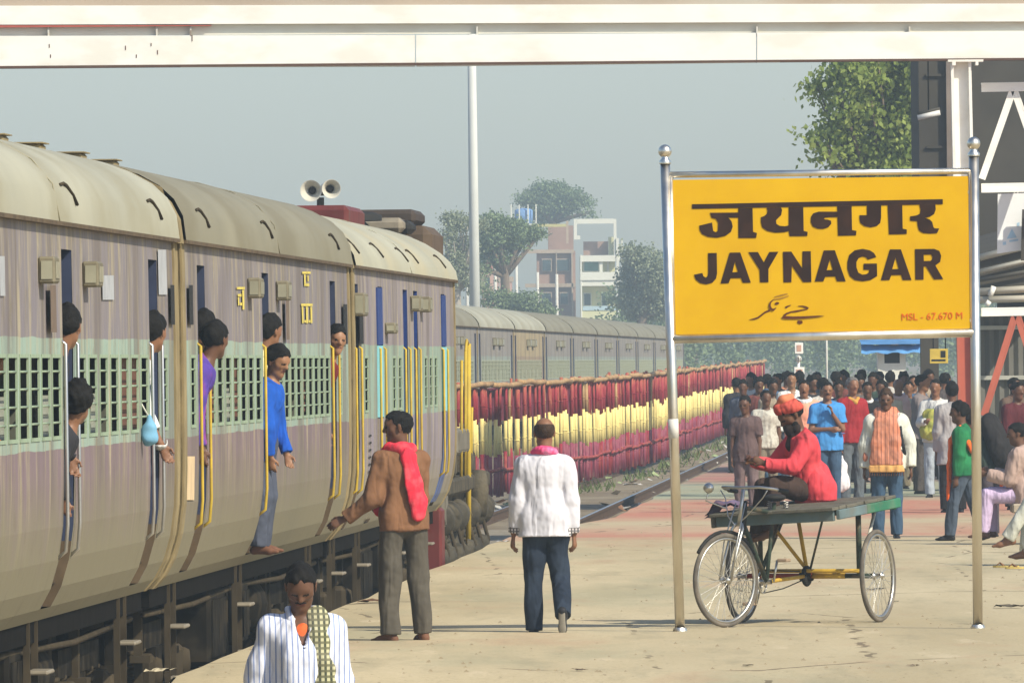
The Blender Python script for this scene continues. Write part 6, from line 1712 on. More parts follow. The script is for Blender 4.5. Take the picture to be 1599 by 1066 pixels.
        if neck_v:
            for q in range(7):
                t = q / 6; c_ = J['nb'] + fwd * (.085 + .03 * t) * k - up * neck_v * t
                g.sub((c_ + fwd * .02, c_ + fwd * .08, .045 * (1 - t) + .006, .045 * (1 - t) + .006))
        V, F = g.mesh(); so_ = link('shirt', to_mesh('shirt', V, F, [top, cuffm or top], None), root)
        if cuffm is not None:
            ce = V[F].mean(1); mi = np.zeros(len(F), int)
            for s_ in 'LR':
                dv = _n(J['w' + s_] - J['e' + s_]); t = (ce - J['w' + s_]) @ dv; rr = np.linalg.norm(ce - J['w' + s_] - t[:, None] * dv, axis=1)
                mi[(t > -.05) & (rr < .09)] = 1
            so_.data.polygons.foreach_set('material_index', mi.astype(np.int32))
    # ---------------- extras: callables get the joints
    for fn in extras:
        nm, prims, m, amp, kk, sc_v, *cuts = fn(J, Hh, side, up, fwd, k)
        P0 = np.array([p[0] for p in prims] + [p[1] for p in prims], float); rr = max(max(p[2], p[3]) for p in prims) + .04
        g = Field(P0.min(0) - rr, P0.max(0) + rr, sc_v or vox)
        for p in prims: g.add(p, kk)
        if amp: g.wrinkle(amp, rng, (22, 70), 6)
        for cp_, cn_ in cuts: g.cut(cp_, cn_)
        V, F = g.mesh()
        if len(F): link(nm, to_mesh(nm, V, F, [m]), root)
    root['_j'] = 0; del root['_j']
    return root, J

A_ = np.array
def chain(pts, rs, flat=None):
    out = []
    for i in range(len(pts) - 1):
        ra = rs[i] if isinstance(rs, (list, tuple)) else rs; rb = rs[i + 1] if isinstance(rs, (list, tuple)) else rs
        out.append((pts[i], pts[i + 1], ra, rb, flat) if flat else (pts[i], pts[i + 1], ra, rb))
    return out
def neckscarf(m, r=.030, name='scarf', drop_back=None, drop_front=None, rad=.085):
    def fn(J, H, side, up, fwd, k):
        c = J['nb'] + up * .02 * k; pts = [c + side * rad * k * math.cos(t) + fwd * rad * k * math.sin(t) - up * .02 * math.sin(t) for t in [2 * PI * i / 14 for i in range(15)]]
        pr = chain(pts, r)
        if drop_back:
            for (x, ln, w) in drop_back:
                q = [c + side * x - fwd * .07 * k, c + side * x * 1.15 - fwd * .125 * k - up * .08, c + side * (x * 1.2) - fwd * .135 * k - up * ln * .6, c + side * (x * 1.15) - fwd * .13 * k - up * ln]
                pr += chain(q, [w * .8, w, w * 1.1, w * 1.0], (tuple(fwd), .38))
        if drop_front:
            for (x, ln, w) in drop_front:
                q = [c + side * x + fwd * .05 * k, c + side * x * 1.2 + fwd * .13 * k - up * .09, c + side * x * 1.25 + fwd * .15 * k - up * ln * .6, c + side * x * 1.2 + fwd * .155 * k - up * ln]
                pr += chain(q, [w * .8, w, w * 1.1, w], (tuple(fwd), .38))
        return name, pr, m, .005, .012, None
    return fn
# ---------------------------------------------------------------- the people in the foreground
WSH = cloth('cloth_pinkish_white', (0.60, 0.59, 0.63), 0.04)
NAVY = cloth('trousers_navy', (0.018, 0.026, 0.042), 0.2, col2=(0.035, 0.05, 0.075), c2scale=5)
PNK = cloth('scarf_bright_pink', (0.72, 0.075, 0.20), 0.15, col2=(0.75, 0.38, 0.60), c2scale=9)
BRN = cloth('jacket_brown', (0.20, 0.10, 0.05), 0.10, col2=(0.15, 0.075, 0.038), c2scale=3)
REDS = cloth('scarf_red', (0.62, 0.030, 0.055), 0.2, col2=(0.70, 0.12, 0.14), c2scale=12)
OLV = cloth('trousers_olive_grey', (0.085, 0.075, 0.058), 0.15)
SANDAL = mat('sandal_brown', (0.15, 0.07, 0.04), 0.7); SHOEB = mat('shoe_black', (0.02, 0.02, 0.022), 0.5); SOLE = mat('sole_grey', (0.22, 0.20, 0.16), 0.8)
STR = striped('shirt_blue_white_stripes', (0.66, 0.68, 0.76), (0.20, 0.27, 0.50), 36, 0.24, skew=0.0)
CHK = striped('scarf_olive_check', (0.46, 0.44, 0.26), (0.05, 0.06, 0.035), 34, 0.45, second=(0.10, 0.10, 0.05), f2=34)
ORG = cloth('undershirt_orange', (0.70, 0.14, 0.04)); CRM = cloth('shawl_cream', (0.6, 0.5, 0.3))
BELTK = mat('belt_dark', (0.03, 0.02, 0.015), 0.6)
toward = PI
# man walking away in a white shirt
g0 = G(853, 986)
def soles(J, H, side, up, fwd, k):
    pr = []
    for s_ in 'LR':
        o = J['dn' + s_] * .020
        pr += [(J['heel' + s_] + o, J['ball' + s_] + o, .026, .030, (tuple(J['dn' + s_]), .45)), (J['ball' + s_] + o, J['toe' + s_] + o, .030, .022, (tuple(J['dn' + s_]), .45))]
    return 'shoe_soles', pr, SOLE, 0, .01, .008
person(g0, R(-3), 'man in pinkish white shirt and pink scarf walking away, dark blue trousers', h=1.70, skin='brown', vox=.0085, seed=3,
       torso=(0.0, .04, 1), head=(R(4), R(4), 0), hip_z=.865,
       tL=(-.02, .10, -1), sL=(-.01, -.10, -1), tR=(.05, .16, -1), sR=(.13, -.95, -1), fL=.15, fR=-.12, toeL=0, toeR=R(82),
       uL=(-.20, -.05, -1), lL=(-.14, .10, -1), uR=(.17, -.06, -1), lR=(.07, .10, -1), hair='bald', hairm=BRNH,
       top=WSH, top_hem=-.13, shirt_flare=.014, loose=1.3, build=.96, wr=.007, bottom=NAVY, shoe=SHOEB, cuffm=striped('cuff_dark_pattern', (0.6, 0.56, 0.56), (0.05, 0.05, 0.06), 40, .4, second=(0.08, .08, .09)),
       extras=[neckscarf(PNK, .030, rad=.078), soles])
# man in the brown jacket, facing the train, hand out towards the van
def red_scarf(J, H, side, up, fwd, k):
    c = J['nb'] + up * .015; pts = [c + side * .082 * math.cos(t) + fwd * .08 * math.sin(t) for t in [2 * PI * i / 14 for i in range(15)]]
    pr = chain(pts, .033)
    q = [c - side * .02 - fwd * .075, c + side * .00 - fwd * .13 - up * .07, c + side * .02 - fwd * .160 - up * .25, c + side * .05 - fwd * .165 - up * .40, c + side * .055 - fwd * .16 - up * .50]
    pr += chain(q, [.05, .058, .066, .070, .060], (tuple(fwd), .34))
    q = [c - side * .08 + fwd * .02, c - side * .125 + fwd * .10 - up * .08, c - side * .13 + fwd * .15 - up * .30, c - side * .135 + fwd * .15 - up * .46]
    pr += chain(q, [.05, .06, .055, .05], (tuple(fwd), .4))
    return 'scarf', pr, REDS, .003, .03, .009
def jacket_band(J, H, side, up, fwd, k):
    c = J['pel'] - up * .075; pts = [c + side * .150 * .90 * math.cos(t) + fwd * .112 * math.sin(t) for t in [2 * PI * i / 20 for i in range(21)]]
    return 'jacket_waistband', chain(pts, .026), BRN, .002, .01, .009
person(G(632, 999), R(26), 'man in brown jacket and red scarf standing beside the train, hand reaching out', h=1.74, skin='dark', vox=.0085, seed=9, build=.93,
       torso=(-.02, .02, 1), head=(R(66), R(2), 0), tL=(-.07, .02, -1), sL=(-.0, .0, -1), tR=(.10, .01, -1), sR=(.06, -.02, -1), fL=.45, fR=-.1,
       uL=(-.30, .05, -1), lL=(-.62, .45, -.55), handL=(-.8, .4, -.45), uR=(.06, .20, -1), lR=(-.45, .75, -.25), hair='short', moustache=False, top=BRN, top_hem=-.09, loose=1.45, wr=.009, bottom=OLV, shoe=SANDAL,
       extras=[red_scarf, jacket_band])
# heavy man in the striped shirt coming towards the camera on the ramp
def check_scarf(J, H, side, up, fwd, k):
    c = J['shL'] * .55 + J['nb'] * .45 + up * .035
    pr = chain([c - fwd * .11 - up * .12, c - fwd * .04 - up * .005, c + fwd * .05 - up * .0, c + fwd * .145 - up * .10, c + fwd * .175 - side * .015 - up * .24, c + fwd * .20 - side * .02 - up * .36], [.040, .046, .050, .056, .058, .050], (tuple(fwd), .38))
    pr += chain([c + fwd * .185 - side * .05 - up * .33, c + fwd * .20 - side * .065 - up * .43], [.024, .012], (tuple(fwd), .6)); pr += chain([c + fwd * .185 + side * .01 - up * .33, c + fwd * .20 + side * .02 - up * .44], [.026, .012], (tuple(fwd), .6))
    return 'checked_scarf', pr, CHK, .008, .02, .008
def undershirt(J, H, side, up, fwd, k):
    return 'undershirt', [(J['nb'] + fwd * .055 - up * .07, J['nb'] + fwd * .085 - up * .17, .055, .04)], ORG, .002, .01, .008
def collar(m):
    def fn(J, H, side, up, fwd, k):
        c = J['nb'] + up * .03
        pr = []
        for s_ in (-1, 1):
            pr += chain([c - fwd * .06 + up * .012, c + side * s_ * .068 - fwd * .01 + up * .010, c + side * s_ * .060 + fwd * .065 - up * .035, c + side * s_ * .055 + fwd * .115 - up * .095], [.017, .018, .019, .014])
        return 'collar', pr, m, .001, .008, .007
    return fn
dX = 63.4
gx = at(474, dX, -0.515)
person(gx, toward + R(5), 'heavy man in blue and white striped shirt with checked scarf on shoulder, walking closer', h=1.63, skin='dark', vox=.0085, seed=12, build=1.06, belly=1.0,
       torso=(0.0, .05, 1), head=(R(-6), R(30), 0), tL=(-.05, .14, -1), sL=(0, -.1, -1), tR=(.05, -.05, -1), sR=(0, -.16, -1),
       uL=(-.16, -.06, -1), lL=(-.02, .22, -1), uR=(.30, -.06, -1), lR=(.20, .26, -1), hair='short', moustache=True, beard=False, top=STR, top_hem=-.16, shirt_flare=.02, loose=1.7, wr=.009, neck_v=.15,
       bottom=OLV, shoe=SANDAL, extras=[check_scarf, undershirt, collar(STR)])
# rider resting on the tricycle deck
PNKR = cloth('kurta_pinkish_red', (0.60, 0.06, 0.075), 0.10, col2=(0.66, 0.12, 0.12), c2scale=3)
TUR = cloth('turban_coral', (0.50, 0.085, 0.06), 0.18, col2=(0.42, 0.07, 0.06), c2scale=7)
TURO = cloth('turban_orange', (0.58, 0.19, 0.10), 0.1)
BRT = cloth('trousers_dark_brown', (0.055, 0.035, 0.028), 0.2)
DSC = cloth('dark_cloth', (0.025, 0.018, 0.016), 0.2)
def turban(J, H, side, up, fwd, k):
    pr = []
    for (z, r_, rr, tilt) in ((.072, .083, .030, .35), (.098, .070, .033, .30), (.055, .086, .024, .42)):
        pts = [H(r_ * .92 * math.cos(t), r_ * math.sin(t) - .010, z + tilt * .06 * math.sin(t)) for t in [2 * PI * i / 16 for i in range(17)]]
        pr += chain(pts, rr)
    return 'turban', pr, TUR, .006, .008, .008
def turban_tail(J, H, side, up, fwd, k):
    pr = chain([H(-.02, -.06, .12), H(-.02, .0, .145), H(.0, .05, .12)], [.04, .045, .035])
    return 'turban_fold', pr, TURO, .005, .01, .008
def dark_scarf(J, H, side, up, fwd, k):
    pr = chain([H(-.05, .04, -.09), H(0, .085, -.085), H(.05, .04, -.09), H(.06, -.02, -.08)], .036) + chain([H(0, .075, -.07), H(0, .05, -.15), J['nb'] + fwd * .09 - up * .08], [.05, .055, .05])
    return 'dark_scarf', pr, DSC, .005, .012, .009
def shirt_tail(J, H, side, up, fwd, k):
    p = J['pel']; z_ = A_([0, 0, 1.0]); b_ = A_([0, -1.0, 0])
    pr = [(p - side * .07 + b_ * .02 + z_ * .03, p + side * .07 + b_ * .02 + z_ * .03, .150, .150), (p - side * .08 + b_ * .04 - z_ * .05, p + side * .08 + b_ * .04 - z_ * .05, .145, .145), (p + b_ * .01 + z_ * .10, J['wst'], .155, .14)]
    return 'shirt_tail', pr, PNKR, .004, .04, .009, (A_([0, 0, .004]), A_([0, 0, -1.0])), (p + A_([0, .10, 0]), A_([0, 1.0, .15]))
zt_deck = 0.955
rider_face = R(112)
rp_ = P(1262, 778, 96.75)
person((rp_.x, rp_.y, zt_deck), rider_face, 'man in red shirt and coral turban sitting hunched on the tricycle deck', h=1.53, skin='dark', vox=.0085, seed=21, headscale=1.04, build=1.0,
       hips=(0, -.02, .095), torso=(0, .19, .95), head=(R(0), R(34), 0), tL=(-.06, 1.0, .20), sL=(.0, .08, -1), tR=(.12, 1.0, .12), sR=(0, .10, -1), fL=0, fR=0, toeL=R(8), toeR=R(8),
       uL=(-.22, .62, -.75), lL=(.28, .92, .12), handL=(.4, .5, .3), uR=(.2, .68, -.72), lR=(-.35, .90, .12), handR=(-.4, .5, .3), hair='thick', beard=True, top=PNKR, top_hem=-.16, shirt_flare=.01, loose=1.5, wr=.0075, bottom=BRT, shoe=None,
       extras=[turban, turban_tail, dark_scarf, shirt_tail])

# ---------------------------------------------------------------- on the train
DSH = cloth('shirt_dark', (0.03, 0.03, 0.035)); WHS = cloth('shirt_white', (0.62, 0.62, 0.60), 0.05); PUR = cloth('shirt_purple_blue', (0.09, 0.05, 0.30), 0.25, col2=(0.35, 0.05, 0.12), c2scale=5)
CRY = cloth('shirt_pale_yellow', (0.68, 0.62, 0.34), 0.08); BLU = cloth('jacket_royal_blue', (0.012, 0.085, 0.42), 0.2, col2=(0.01, 0.05, 0.28), c2scale=4)
GRYT = cloth('trousers_grey_blue', (0.07, 0.08, 0.11), 0.25); ORS = cloth('shirt_orange', (0.62, 0.14, 0.04)); TRB = cloth('trousers_dark', (0.03, 0.028, 0.03))
BLT = cloth('shirt_sky_blue', (0.06, 0.25, 0.55), 0.12); LBLU = cloth('trousers_faded_jeans', (0.06, 0.12, 0.20), 0.3)
def flr(d): return RZ(d) + 1.31
OUT = R(-90)
def rider_at(px, dy, out, label, lean=.58, zf=None, **kw):
    """someone in a doorway facing the platform and leaning out; out = how far the head's centre is beyond the coach side"""
    d = D_of(px); h = kw.get('h', 1.68); kw.setdefault('vox', .012); kw.setdefault('skin', 'brown'); kw.setdefault('bottom', TRB)
    kw.setdefault('torso', (0, lean, 1)); kw.setdefault('uL', (-.1, -.12, -1)); kw.setdefault('lL', (-.0, .12, -1)); kw.setdefault('uR', (.1, -.12, -1)); kw.setdefault('lR', (.0, .12, -1)); kw.setdefault('tL', (-.04, -.32, -1)); kw.setdefault('tR', (.04, -.32, -1))
    hx = (math.sin(math.atan(lean)) * .64 + .03) * h / 1.7
    return person((XS(d) + out - hx, d + dy, flr(d) if zf is None else zf), kw.pop('face', OUT), label, **kw)
rider_at(107, .10, .03, 'young man in dark top leaning out of the nearest coach door', h=1.72, head=(R(75), R(6), 0), hair='thick', top=DSH, sleeve='rolled', uL=(-.1, .05, -1), lL=(0, .28, -.9), seed=31)
rider_at(107, -.16, .075, 'child with thick black hair crouching in the nearest coach door, seen from behind', h=1.20, head=(R(88), 0, 0), hair='curly', top=DSH, hips=(0, 0, .60), headscale=1.15, seed=32)
rider_at(241, .12, .025, 'young man leaning out of the last door of the nearest coach, hand on the rail', h=1.70, head=(R(62), R(4), 0), hair='thick', top=WHS, uL=(-.1, .08, -1), lL=(0, .30, -.6), sleeve='rolled', seed=33)
rider_at(316, -.04, .125, 'young man in purple shirt leaning out at the first door of the second coach', h=1.66, lean=.62, skin='dark', head=(R(58), R(6), 0), hair='thick', top=PUR, bottom=ORS, seed=34)
rider_at(316, .2, .05, 'young man behind the purple shirt, only his black hair showing in the doorway', h=1.74, skin='dark', vox=.014, head=(R(70), R(3), 0), hair='thick', top=DSH, seed=35)
rider_at(416, .16, .055, 'young man in pale yellow shirt standing in the middle door of the second coach', h=1.72, lean=.5, head=(R(48), R(2), 0), hair='thick', top=CRY, seed=36)
d_ = D_of(416)
person((XS(d_) - .05, d_ - .22, RZ(d_) + 1.15 + .03), R(-100), 'boy in royal blue jacket hanging out of the middle door of the second coach', h=1.56, skin='mid', vox=.0095, seed=37, build=1.1, torso=(.0, .20, 1), head=(R(-28), R(18), 0), hair='thick', top=BLU, top_hem=-.17, loose=1.1, bottom=GRYT, wr=.008,
       tL=(-.03, .13, -1), sL=(0, -.16, -1), tR=(.0, .08, -1), sR=(0, -.10, -1), uL=(-.14, .12, -1), lL=(.2, .25, -.8), uR=(.10, .02, -1), lR=(-.15, .10, -1), shoe=SANDAL, toeL=0, toeR=0)
rider_at(521, .10, .05, 'young man looking out of the rear door of the second coach towards the camera', h=1.66, lean=.5, skin='mid', vox=.010, head=(R(-68), R(2), R(-6)), hair='thick', top=cloth('shirt_maroon', (0.16, 0.02, 0.02)), seed=38)
d_ = D_of(40)
person((XS(d_) - .27, d_, flr(d_) - .20), OUT, 'passenger in orange behind the window bars of the nearest coach', h=1.6, tL=(-.1, -.2, -1), tR=(.1, -.2, -1), skin='brown', vox=.016, seed=39, head=(R(20), R(4), 0), hair='short', top=ORS, bottom=TRB)
d_ = D_of(664)
person((XS(d_) - .24, d_, flr(d_) - .3), OUT, 'passenger seen faintly behind the bars of the van window', h=1.5, skin='mid', vox=.02, seed=40, hair='short', top=cloth('shirt_peach', (0.6, 0.38, 0.28)), bottom=TRB)
# blue bag hung outside a window, foot rest litter
d_ = D_of(219)
bgp = P(221, 664, d_); bag = empty('hanging_bag', bgp, 0, 'small sky blue bag hanging on the window bars of the nearest coach', 'bag')
g = Field((-.12, -.12, -.16), (.12, .12, .18), .01)
g.add(((0, .0, -.03), (0, 0, -.07), .05, .062), .02); g.add(((0, 0, 0), (0.0, 0, .06), .035, .014), .02); g.wrinkle(.006, random.Random(3), (30, 80))
V, F = g.mesh(); link('sack', to_mesh('sack', V, F, [mat('bag_sky_blue', (0.16, 0.35, 0.50), 0.7, 0.1)]), bag, loc=(.05, 0, 0))
q = MB(); q.tube([(.05, 0, .05), (.0, 0, .14), (-.02, 0, .17)], .006, 6); q.build('string', WPD, bag)
# ---------------------------------------------------------------- the crowd on the far platform
JNS = cloth('jeans_blue', (0.045, 0.085, 0.14), 0.25); JNL = cloth('jeans_light', (0.34, 0.38, 0.42), 0.15); KHA = cloth('trousers_khaki', (0.20, 0.17, 0.12)); BLKT = cloth('trousers_black', (0.018, 0.018, 0.02))
def C2(px, d, label, face=toward, **kw):
    kw.setdefault('vox', .017); kw.setdefault('loose', 1.4); kw.setdefault('bottom', JNS); kw.setdefault('shoe', SHOEB)
    return person(at(px, d, 0), face, label, **kw)
TAUPE = cloth('tee_taupe', (0.115, 0.075, 0.070), 0.12); TAUP2 = cloth('trousers_taupe', (0.15, 0.105, 0.10), 0.12)
C2(1166, 158.5, 'boy in dark taupe t-shirt and matching trousers standing behind the tricycle front', toward - R(8), h=1.50, skin='dark', vox=.012, sleeve='short', top=TAUPE, top_hem=-.16, shirt_flare=.015, bottom=TAUP2, hair='short', head=(R(-12), R(8), 0), shoe=SANDAL, build=.95)
C2(1197, 171, 'boy in pale patterned shirt just behind the taupe t-shirt boy', toward + R(10), h=1.52, skin='dark', sleeve='short', top=cloth('shirt_pale_pattern', (0.52, 0.50, 0.42), 0.1, col2=(0.28, 0.24, 0.20), c2scale=18), bottom=KHA)
C2(1237, 188, 'tall man in open white shirt by the small signal post', toward + R(15), h=1.74, skin='mid', top=WHS, bottom=GRYT, neck_v=.1, head=(R(-18), 0, 0))
SALM = cloth('shirt_salmon', (0.74, 0.34, 0.22), 0.06)
C2(1257, 166, 'man in salmon shirt with white cloth behind the seated tricycle rider', toward, h=1.69, skin='brown', build=1.12, top=SALM, loose=2.0, top_hem=-.3, bottom=KHA, moustache=True, extras=[neckscarf(WHS, .03, 'white_cloth', drop_front=[(.09, .25, .05)])])
C2(1293, 161, 'man in bright blue t-shirt with one hand raised to his chin', toward + R(4), h=1.68, skin='brown', vox=.012, sleeve='short', top=BLT, top_hem=-.12, bottom=JNS, moustache=True, build=1.05,
   uL=(-.12, .30, -.95), lL=(.55, .35, .80), handL=(.3, .2, 1), uR=(.22, .12, -1), lR=(-.95, .45, .05), handR=(-1, .3, 0))
def yel_collar(J, H, side, up, fwd, k): return 'yellow_scarf', chain([J['nb'] - side * .07 + fwd * .05, J['nb'] + fwd * .11 - up * .05, J['nb'] + side * .06 + fwd * .04], .03), cloth('scarf_mustard', (0.5, 0.27, 0.06)), .004, .01, None
C2(1331, 168, 'man in dark red jacket and mustard scarf, grey trousers, looking left', toward + R(25), h=1.72, skin='brown', vox=.014, top=cloth('jacket_dark_red', (0.27, 0.02, 0.025)), bottom=cloth('trousers_slate', (0.10, 0.12, 0.13)), hairm=GREYH, extras=[yel_collar])
C2(1356, 174, 'man in black waistcoat over pale shirt between red jacket and orange shawl', toward, h=1.62, skin='dark', top=BLKT, bottom=TRB, extras=[neckscarf(WHS, .026, 'pale_collar', rad=.07)])
SHW = striped('shawl_orange_lines', (0.60, 0.22, 0.12), (0.36, 0.12, 0.07), 22, 0.3); SHWY = cloth('shawl_border', (0.66, 0.36, 0.12), 0.1)
def shawl(J, H, side, up, fwd, k):
    pr = []
    for x0_ in (-1, -.35, .35, 1):
        c = J['nb'] + up * .01 + side * .075 * x0_
        pr += chain([c - fwd * .09, c + fwd * .02 + up * .03, c + fwd * .13 - up * .10, c + fwd * .15 - up * .30 + side * .02 * x0_, c + fwd * .155 - up * .66 + side * .05 * x0_], [.06, .06, .065, .075, .08], (tuple(fwd), .35))
    pr += chain([J['shR'] + up * .03, J['eR'] + side * .02, J['eR'] - up * .12 + fwd * .05], [.06, .07, .06], (tuple(side), .5))
    return 'shawl', pr, SHW, .006, .02, .010, (J['nb'] - up * .545, -up)
def shawl_border(J, H, side, up, fwd, k):
    pr = []
    for x0_ in (-1, -.35, .35, 1):
        c = J['nb'] + side * (.075 + .04) * x0_ + fwd * .156
        pr += chain([c - up * .50, c - up * .70], [.080, .082], (tuple(fwd), .33))
    return 'shawl_border', pr, SHWY, .004, .01, .010, (J['nb'] - up * .545, up), (J['nb'] - up * .625, -up)
def shawl_fringe(J, H, side, up, fwd, k):
    pr = []
    for i in range(15):
        c = J['nb'] + side * (-.19 + .027 * i) + fwd * .16; pr += chain([c - up * .62, c - up * .675], [.010, .006])
    return 'shawl_fringe', pr, cloth('fringe_dark', (0.12, 0.05, 0.03)), 0, .004, .009
def backstrap(J, H, side, up, fwd, k):
    c = J['shL'] + up * .03; return 'bag_strap', chain([c - fwd * .1 - side * 0, c + up * .035, c + fwd * .13 - up * .1, c + fwd * .15 - up * .28 - side * .03, c + fwd * .06 - up * .40 - side * .05], .020, (tuple(fwd), .7)), SHOEB, 0, .01, .010
C2(1386, 136.6, 'man in orange fringed shawl over white sleeves and jeans, behind the tricycle', toward - R(4), h=1.67, skin='dark', vox=.011, build=1.05, top=cloth('shirt_off_white', (0.58, 0.58, 0.50), 0.06), loose=2.6, bottom=JNS, hair='thick', hairm=BRNH, beard=False, moustache=True,
   uL=(-.38, -.05, -1), lL=(-.05, .12, -1), uR=(.3, .0, -1), lR=(.05, .1, -1), extras=[shawl, shawl_border, shawl_fringe, backstrap])
C2(1404, 181, 'bald man with a pale pink cloth over cream shirt behind the orange shawl', toward + R(6), h=1.64, skin='brown', hair='bald', hairm=GREYH, top=cloth('shirt_cream', (0.60, 0.52, 0.38)), bottom=KHA, extras=[neckscarf(cloth('cloth_pale_pink', (0.62, 0.42, 0.38)), .035, drop_front=[(-.09, .3, .06)])])
C2(1420, 187, 'person in pale pink wrap left of the grey shirted man', toward, h=1.57, skin='brown', top=cloth('wrap_pale_pink', (0.66, 0.50, 0.44)), bottom=KHA, loose=2, top_hem=-.3)
def shoulder_bag(m, sx=-1, sz=.11, z=.16):
    def fn(J, H, side, up, fwd, k):
        c = J['pel'] + side * sx * .20 + up * (.02); s0 = J['shL' if sx > 0 else 'shR'] + up * .04
        return 'bag', chain([c + up * z, c - up * z * .7], [sz * .8, sz], (tuple(side), .5)) + chain([c + up * z, J['chs'] + fwd * .13 * (1), s0], .016), m, .005, .02, .012
    return fn
C2(1438, 175, 'man in grey shirt carrying a black bag, dark trousers, standing sideways', toward + R(70), h=1.72, skin='brown', vox=.014, top=cloth('shirt_grey_lilac', (0.21, 0.18, 0.18), 0.15), top_hem=-.12, bottom=cloth('trousers_charcoal', (0.07, 0.06, 0.055)), uR=(.2, .35, -1), lR=(0, .7, -.5), extras=[shoulder_bag(SHOEB, -1, .12)])
C2(1463, 171, 'smiling youth in light shirt and pale jeans holding a yellow green bag', toward - R(10), h=1.66, skin='brown', vox=.014, top=cloth('shirt_light_grey', (0.55, 0.55, 0.52)), bottom=JNL, uR=(.2, .35, -1), lR=(-.3, .7, .1), uL=(-.2, .2, -1), lL=(.4, .7, -.2),
   extras=[lambda J, H, side, up, fwd, k: ('cloth_bag', chain([J['wst'] + fwd * .2 + up * .12 + side * .05, J['wst'] + fwd * .2 - up * .10 + side * .08], [.10, .13], (tuple(fwd), .7)), cloth('bag_yellow_green', (0.36, 0.36, 0.08), .3, col2=(0.10, .16, .04), c2scale=9), .01, .02, .012)])
C2(1489, 156.3, 'man in long grey shirt and black trousers seen from behind', R(10), h=1.67, skin='dark', vox=.014, top=cloth('shirt_long_grey', (0.34, 0.32, 0.31), 0.08), top_hem=-.28, shirt_flare=.02, bottom=BLKT, hair='thick')
GRN = cloth('jacket_green', (0.02, 0.17, 0.06), 0.15, col2=(0.01, 0.08, 0.04)); ORSC = cloth('scarf_saffron', (0.80, 0.13, 0.02), 0.1)
def back_pack(m, sc_=1.0):
    def fn(J, H, side, up, fwd, k):
        c = J['chs'] - fwd * .24
        return 'backpack', chain([c + up * .10, c - up * .26 * sc_], [.13 * sc_, .155 * sc_], (tuple(fwd), .75)) + chain([J['shL'] + up * .05 - fwd * .08, J['shL'] + up * .05 + fwd * .06, J['shL'] + fwd * .11 - up * .16 + side * .03], .018), m, .006, .02, .012
    return fn
def saffron(J, H, side, up, fwd, k):
    c = J['shL'] + side * .05 + up * .045
    return 'saffron_scarf', chain([c - fwd * .12 - up * .25, c, c + fwd * .12 - up * .12, c + fwd * .15 - up * .4, c + fwd * .18 - up * .75], [.05, .05, .05, .055, .05], (tuple(fwd), .5)), ORSC, .006, .01, .011
C2(1507, 134.6, 'boy in green jacket with saffron scarf striding left past the right sign post', R(78), h=1.52, skin='dark', vox=.011, top=GRN, bottom=cloth('jeans_dark_grey', (0.07, 0.09, 0.12)), hair='thick', torso=(0, .06, 1), tL=(-.03, .32, -1), sL=(0, .12, -1), tR=(.03, -.20, -1), sR=(0, -.38, -1), toeR=.3, extras=[saffron], head=(R(5), 0, 0))
C2(1545, 137, 'person in dark clothes with a big black backpack and orange cloth right of the post', R(60), h=1.46, skin='dark', vox=.014, top=cloth('jacket_black_green', (0.03, 0.045, 0.035)), bottom=cloth('trousers_plum', (0.06, 0.05, 0.06)), torso=(0, .5, 1), hair='thick', extras=[back_pack(cloth('backpack_black', (0.022, 0.02, 0.02), .3), 1.15), lambda J, H, side, up, fwd, k: ('orange_cloth', chain([J['pel'] + up * .1 + side * .12, J['pel'] - up * .16 + side * .13], [.06, .07], (tuple(side), .4)), ORSC, .005, .01, .012)])
C2(1588, 158, 'man in maroon shirt with arms folded at the right edge', toward + R(35), h=1.66, skin='dark', vox=.014, top=cloth('shirt_maroon_dark', (0.085, 0.018, 0.022)), bottom=TRB, uL=(-.2, .25, -1), lL=(.8, .6, .1), uR=(.2, .25, -1), lR=(-.8, .6, .1))
C2(1583, 175, 'man with black hair behind the maroon shirt at right edge', toward + R(35), h=1.66, skin='dark', top=cloth('shirt_brown', (0.12, 0.08, 0.06)), bottom=TRB)
# seated people at the right edge, on a low platform bench
BEN = mat('bench_concrete', (0.36, 0.30, 0.22), 0.9, 0.15, 4, 0.3, 20)
be = at(1640, 132, 0)
bo2 = empty('concrete_bench', be, 0, 'low concrete bench under the seated people at right edge', 'bench')
q = MB(); q.bbox((-0.42, -0.4, 0.34), (1.2, 0.35, 0.44), 0.015); q.build('seat', BEN, bo2)
for x_ in (-.2, .9):
    q = MB(); q.bbox((x_ - .1, -.3, 0), (x_ + .1, .25, .338), 0.015); q.build('leg', BEN, bo2)
LAV = cloth('trousers_lavender', (0.56, 0.44, 0.62), 0.06)
person((at(1603, 132, 0).x, 132.05, .44), R(78), 'seated person in lavender trousers at the right edge', h=1.66, skin='dark', vox=.013, seed=71, hips=(0, 0, .10), torso=(0, .12, 1), head=(R(10), R(5), 0), tL=(-.1, 1, .03), sL=(0, .10, -1), tR=(.1, 1, .05), sR=(0, .0, -1), top=cloth('shirt_dusty', (0.42, 0.30, 0.25)), bottom=LAV, loose=2.6, top_hem=-.12, shoe=None,
       uL=(-.1, .4, -1), lL=(.1, .8, .2), uR=(.1, .4, -1), lR=(-.1, .9, .3))
be = at(1672, 119.5, 0)
bo3 = empty('wooden_stool', be, 0, 'low wooden stool of the sitter in white trousers, right edge', 'stool')
q = MB(); q.bbox((-0.25, -0.2, 0.36), (0.25, 0.2, 0.41), 0.01); q.build('seat', mat('stool_wood', (0.25, 0.16, 0.09), 0.8), bo3)
for sx in (-.2, .2):
    for sy in (-.15, .15):
        q = MB(); q.tube([(sx, sy, 0), (sx * .9, sy * .9, .36)], .02, 8); q.build('leg', MATS['stool_wood'], bo3)
WTR = cloth('trousers_white_grey', (0.55, 0.55, 0.47), 0.08)
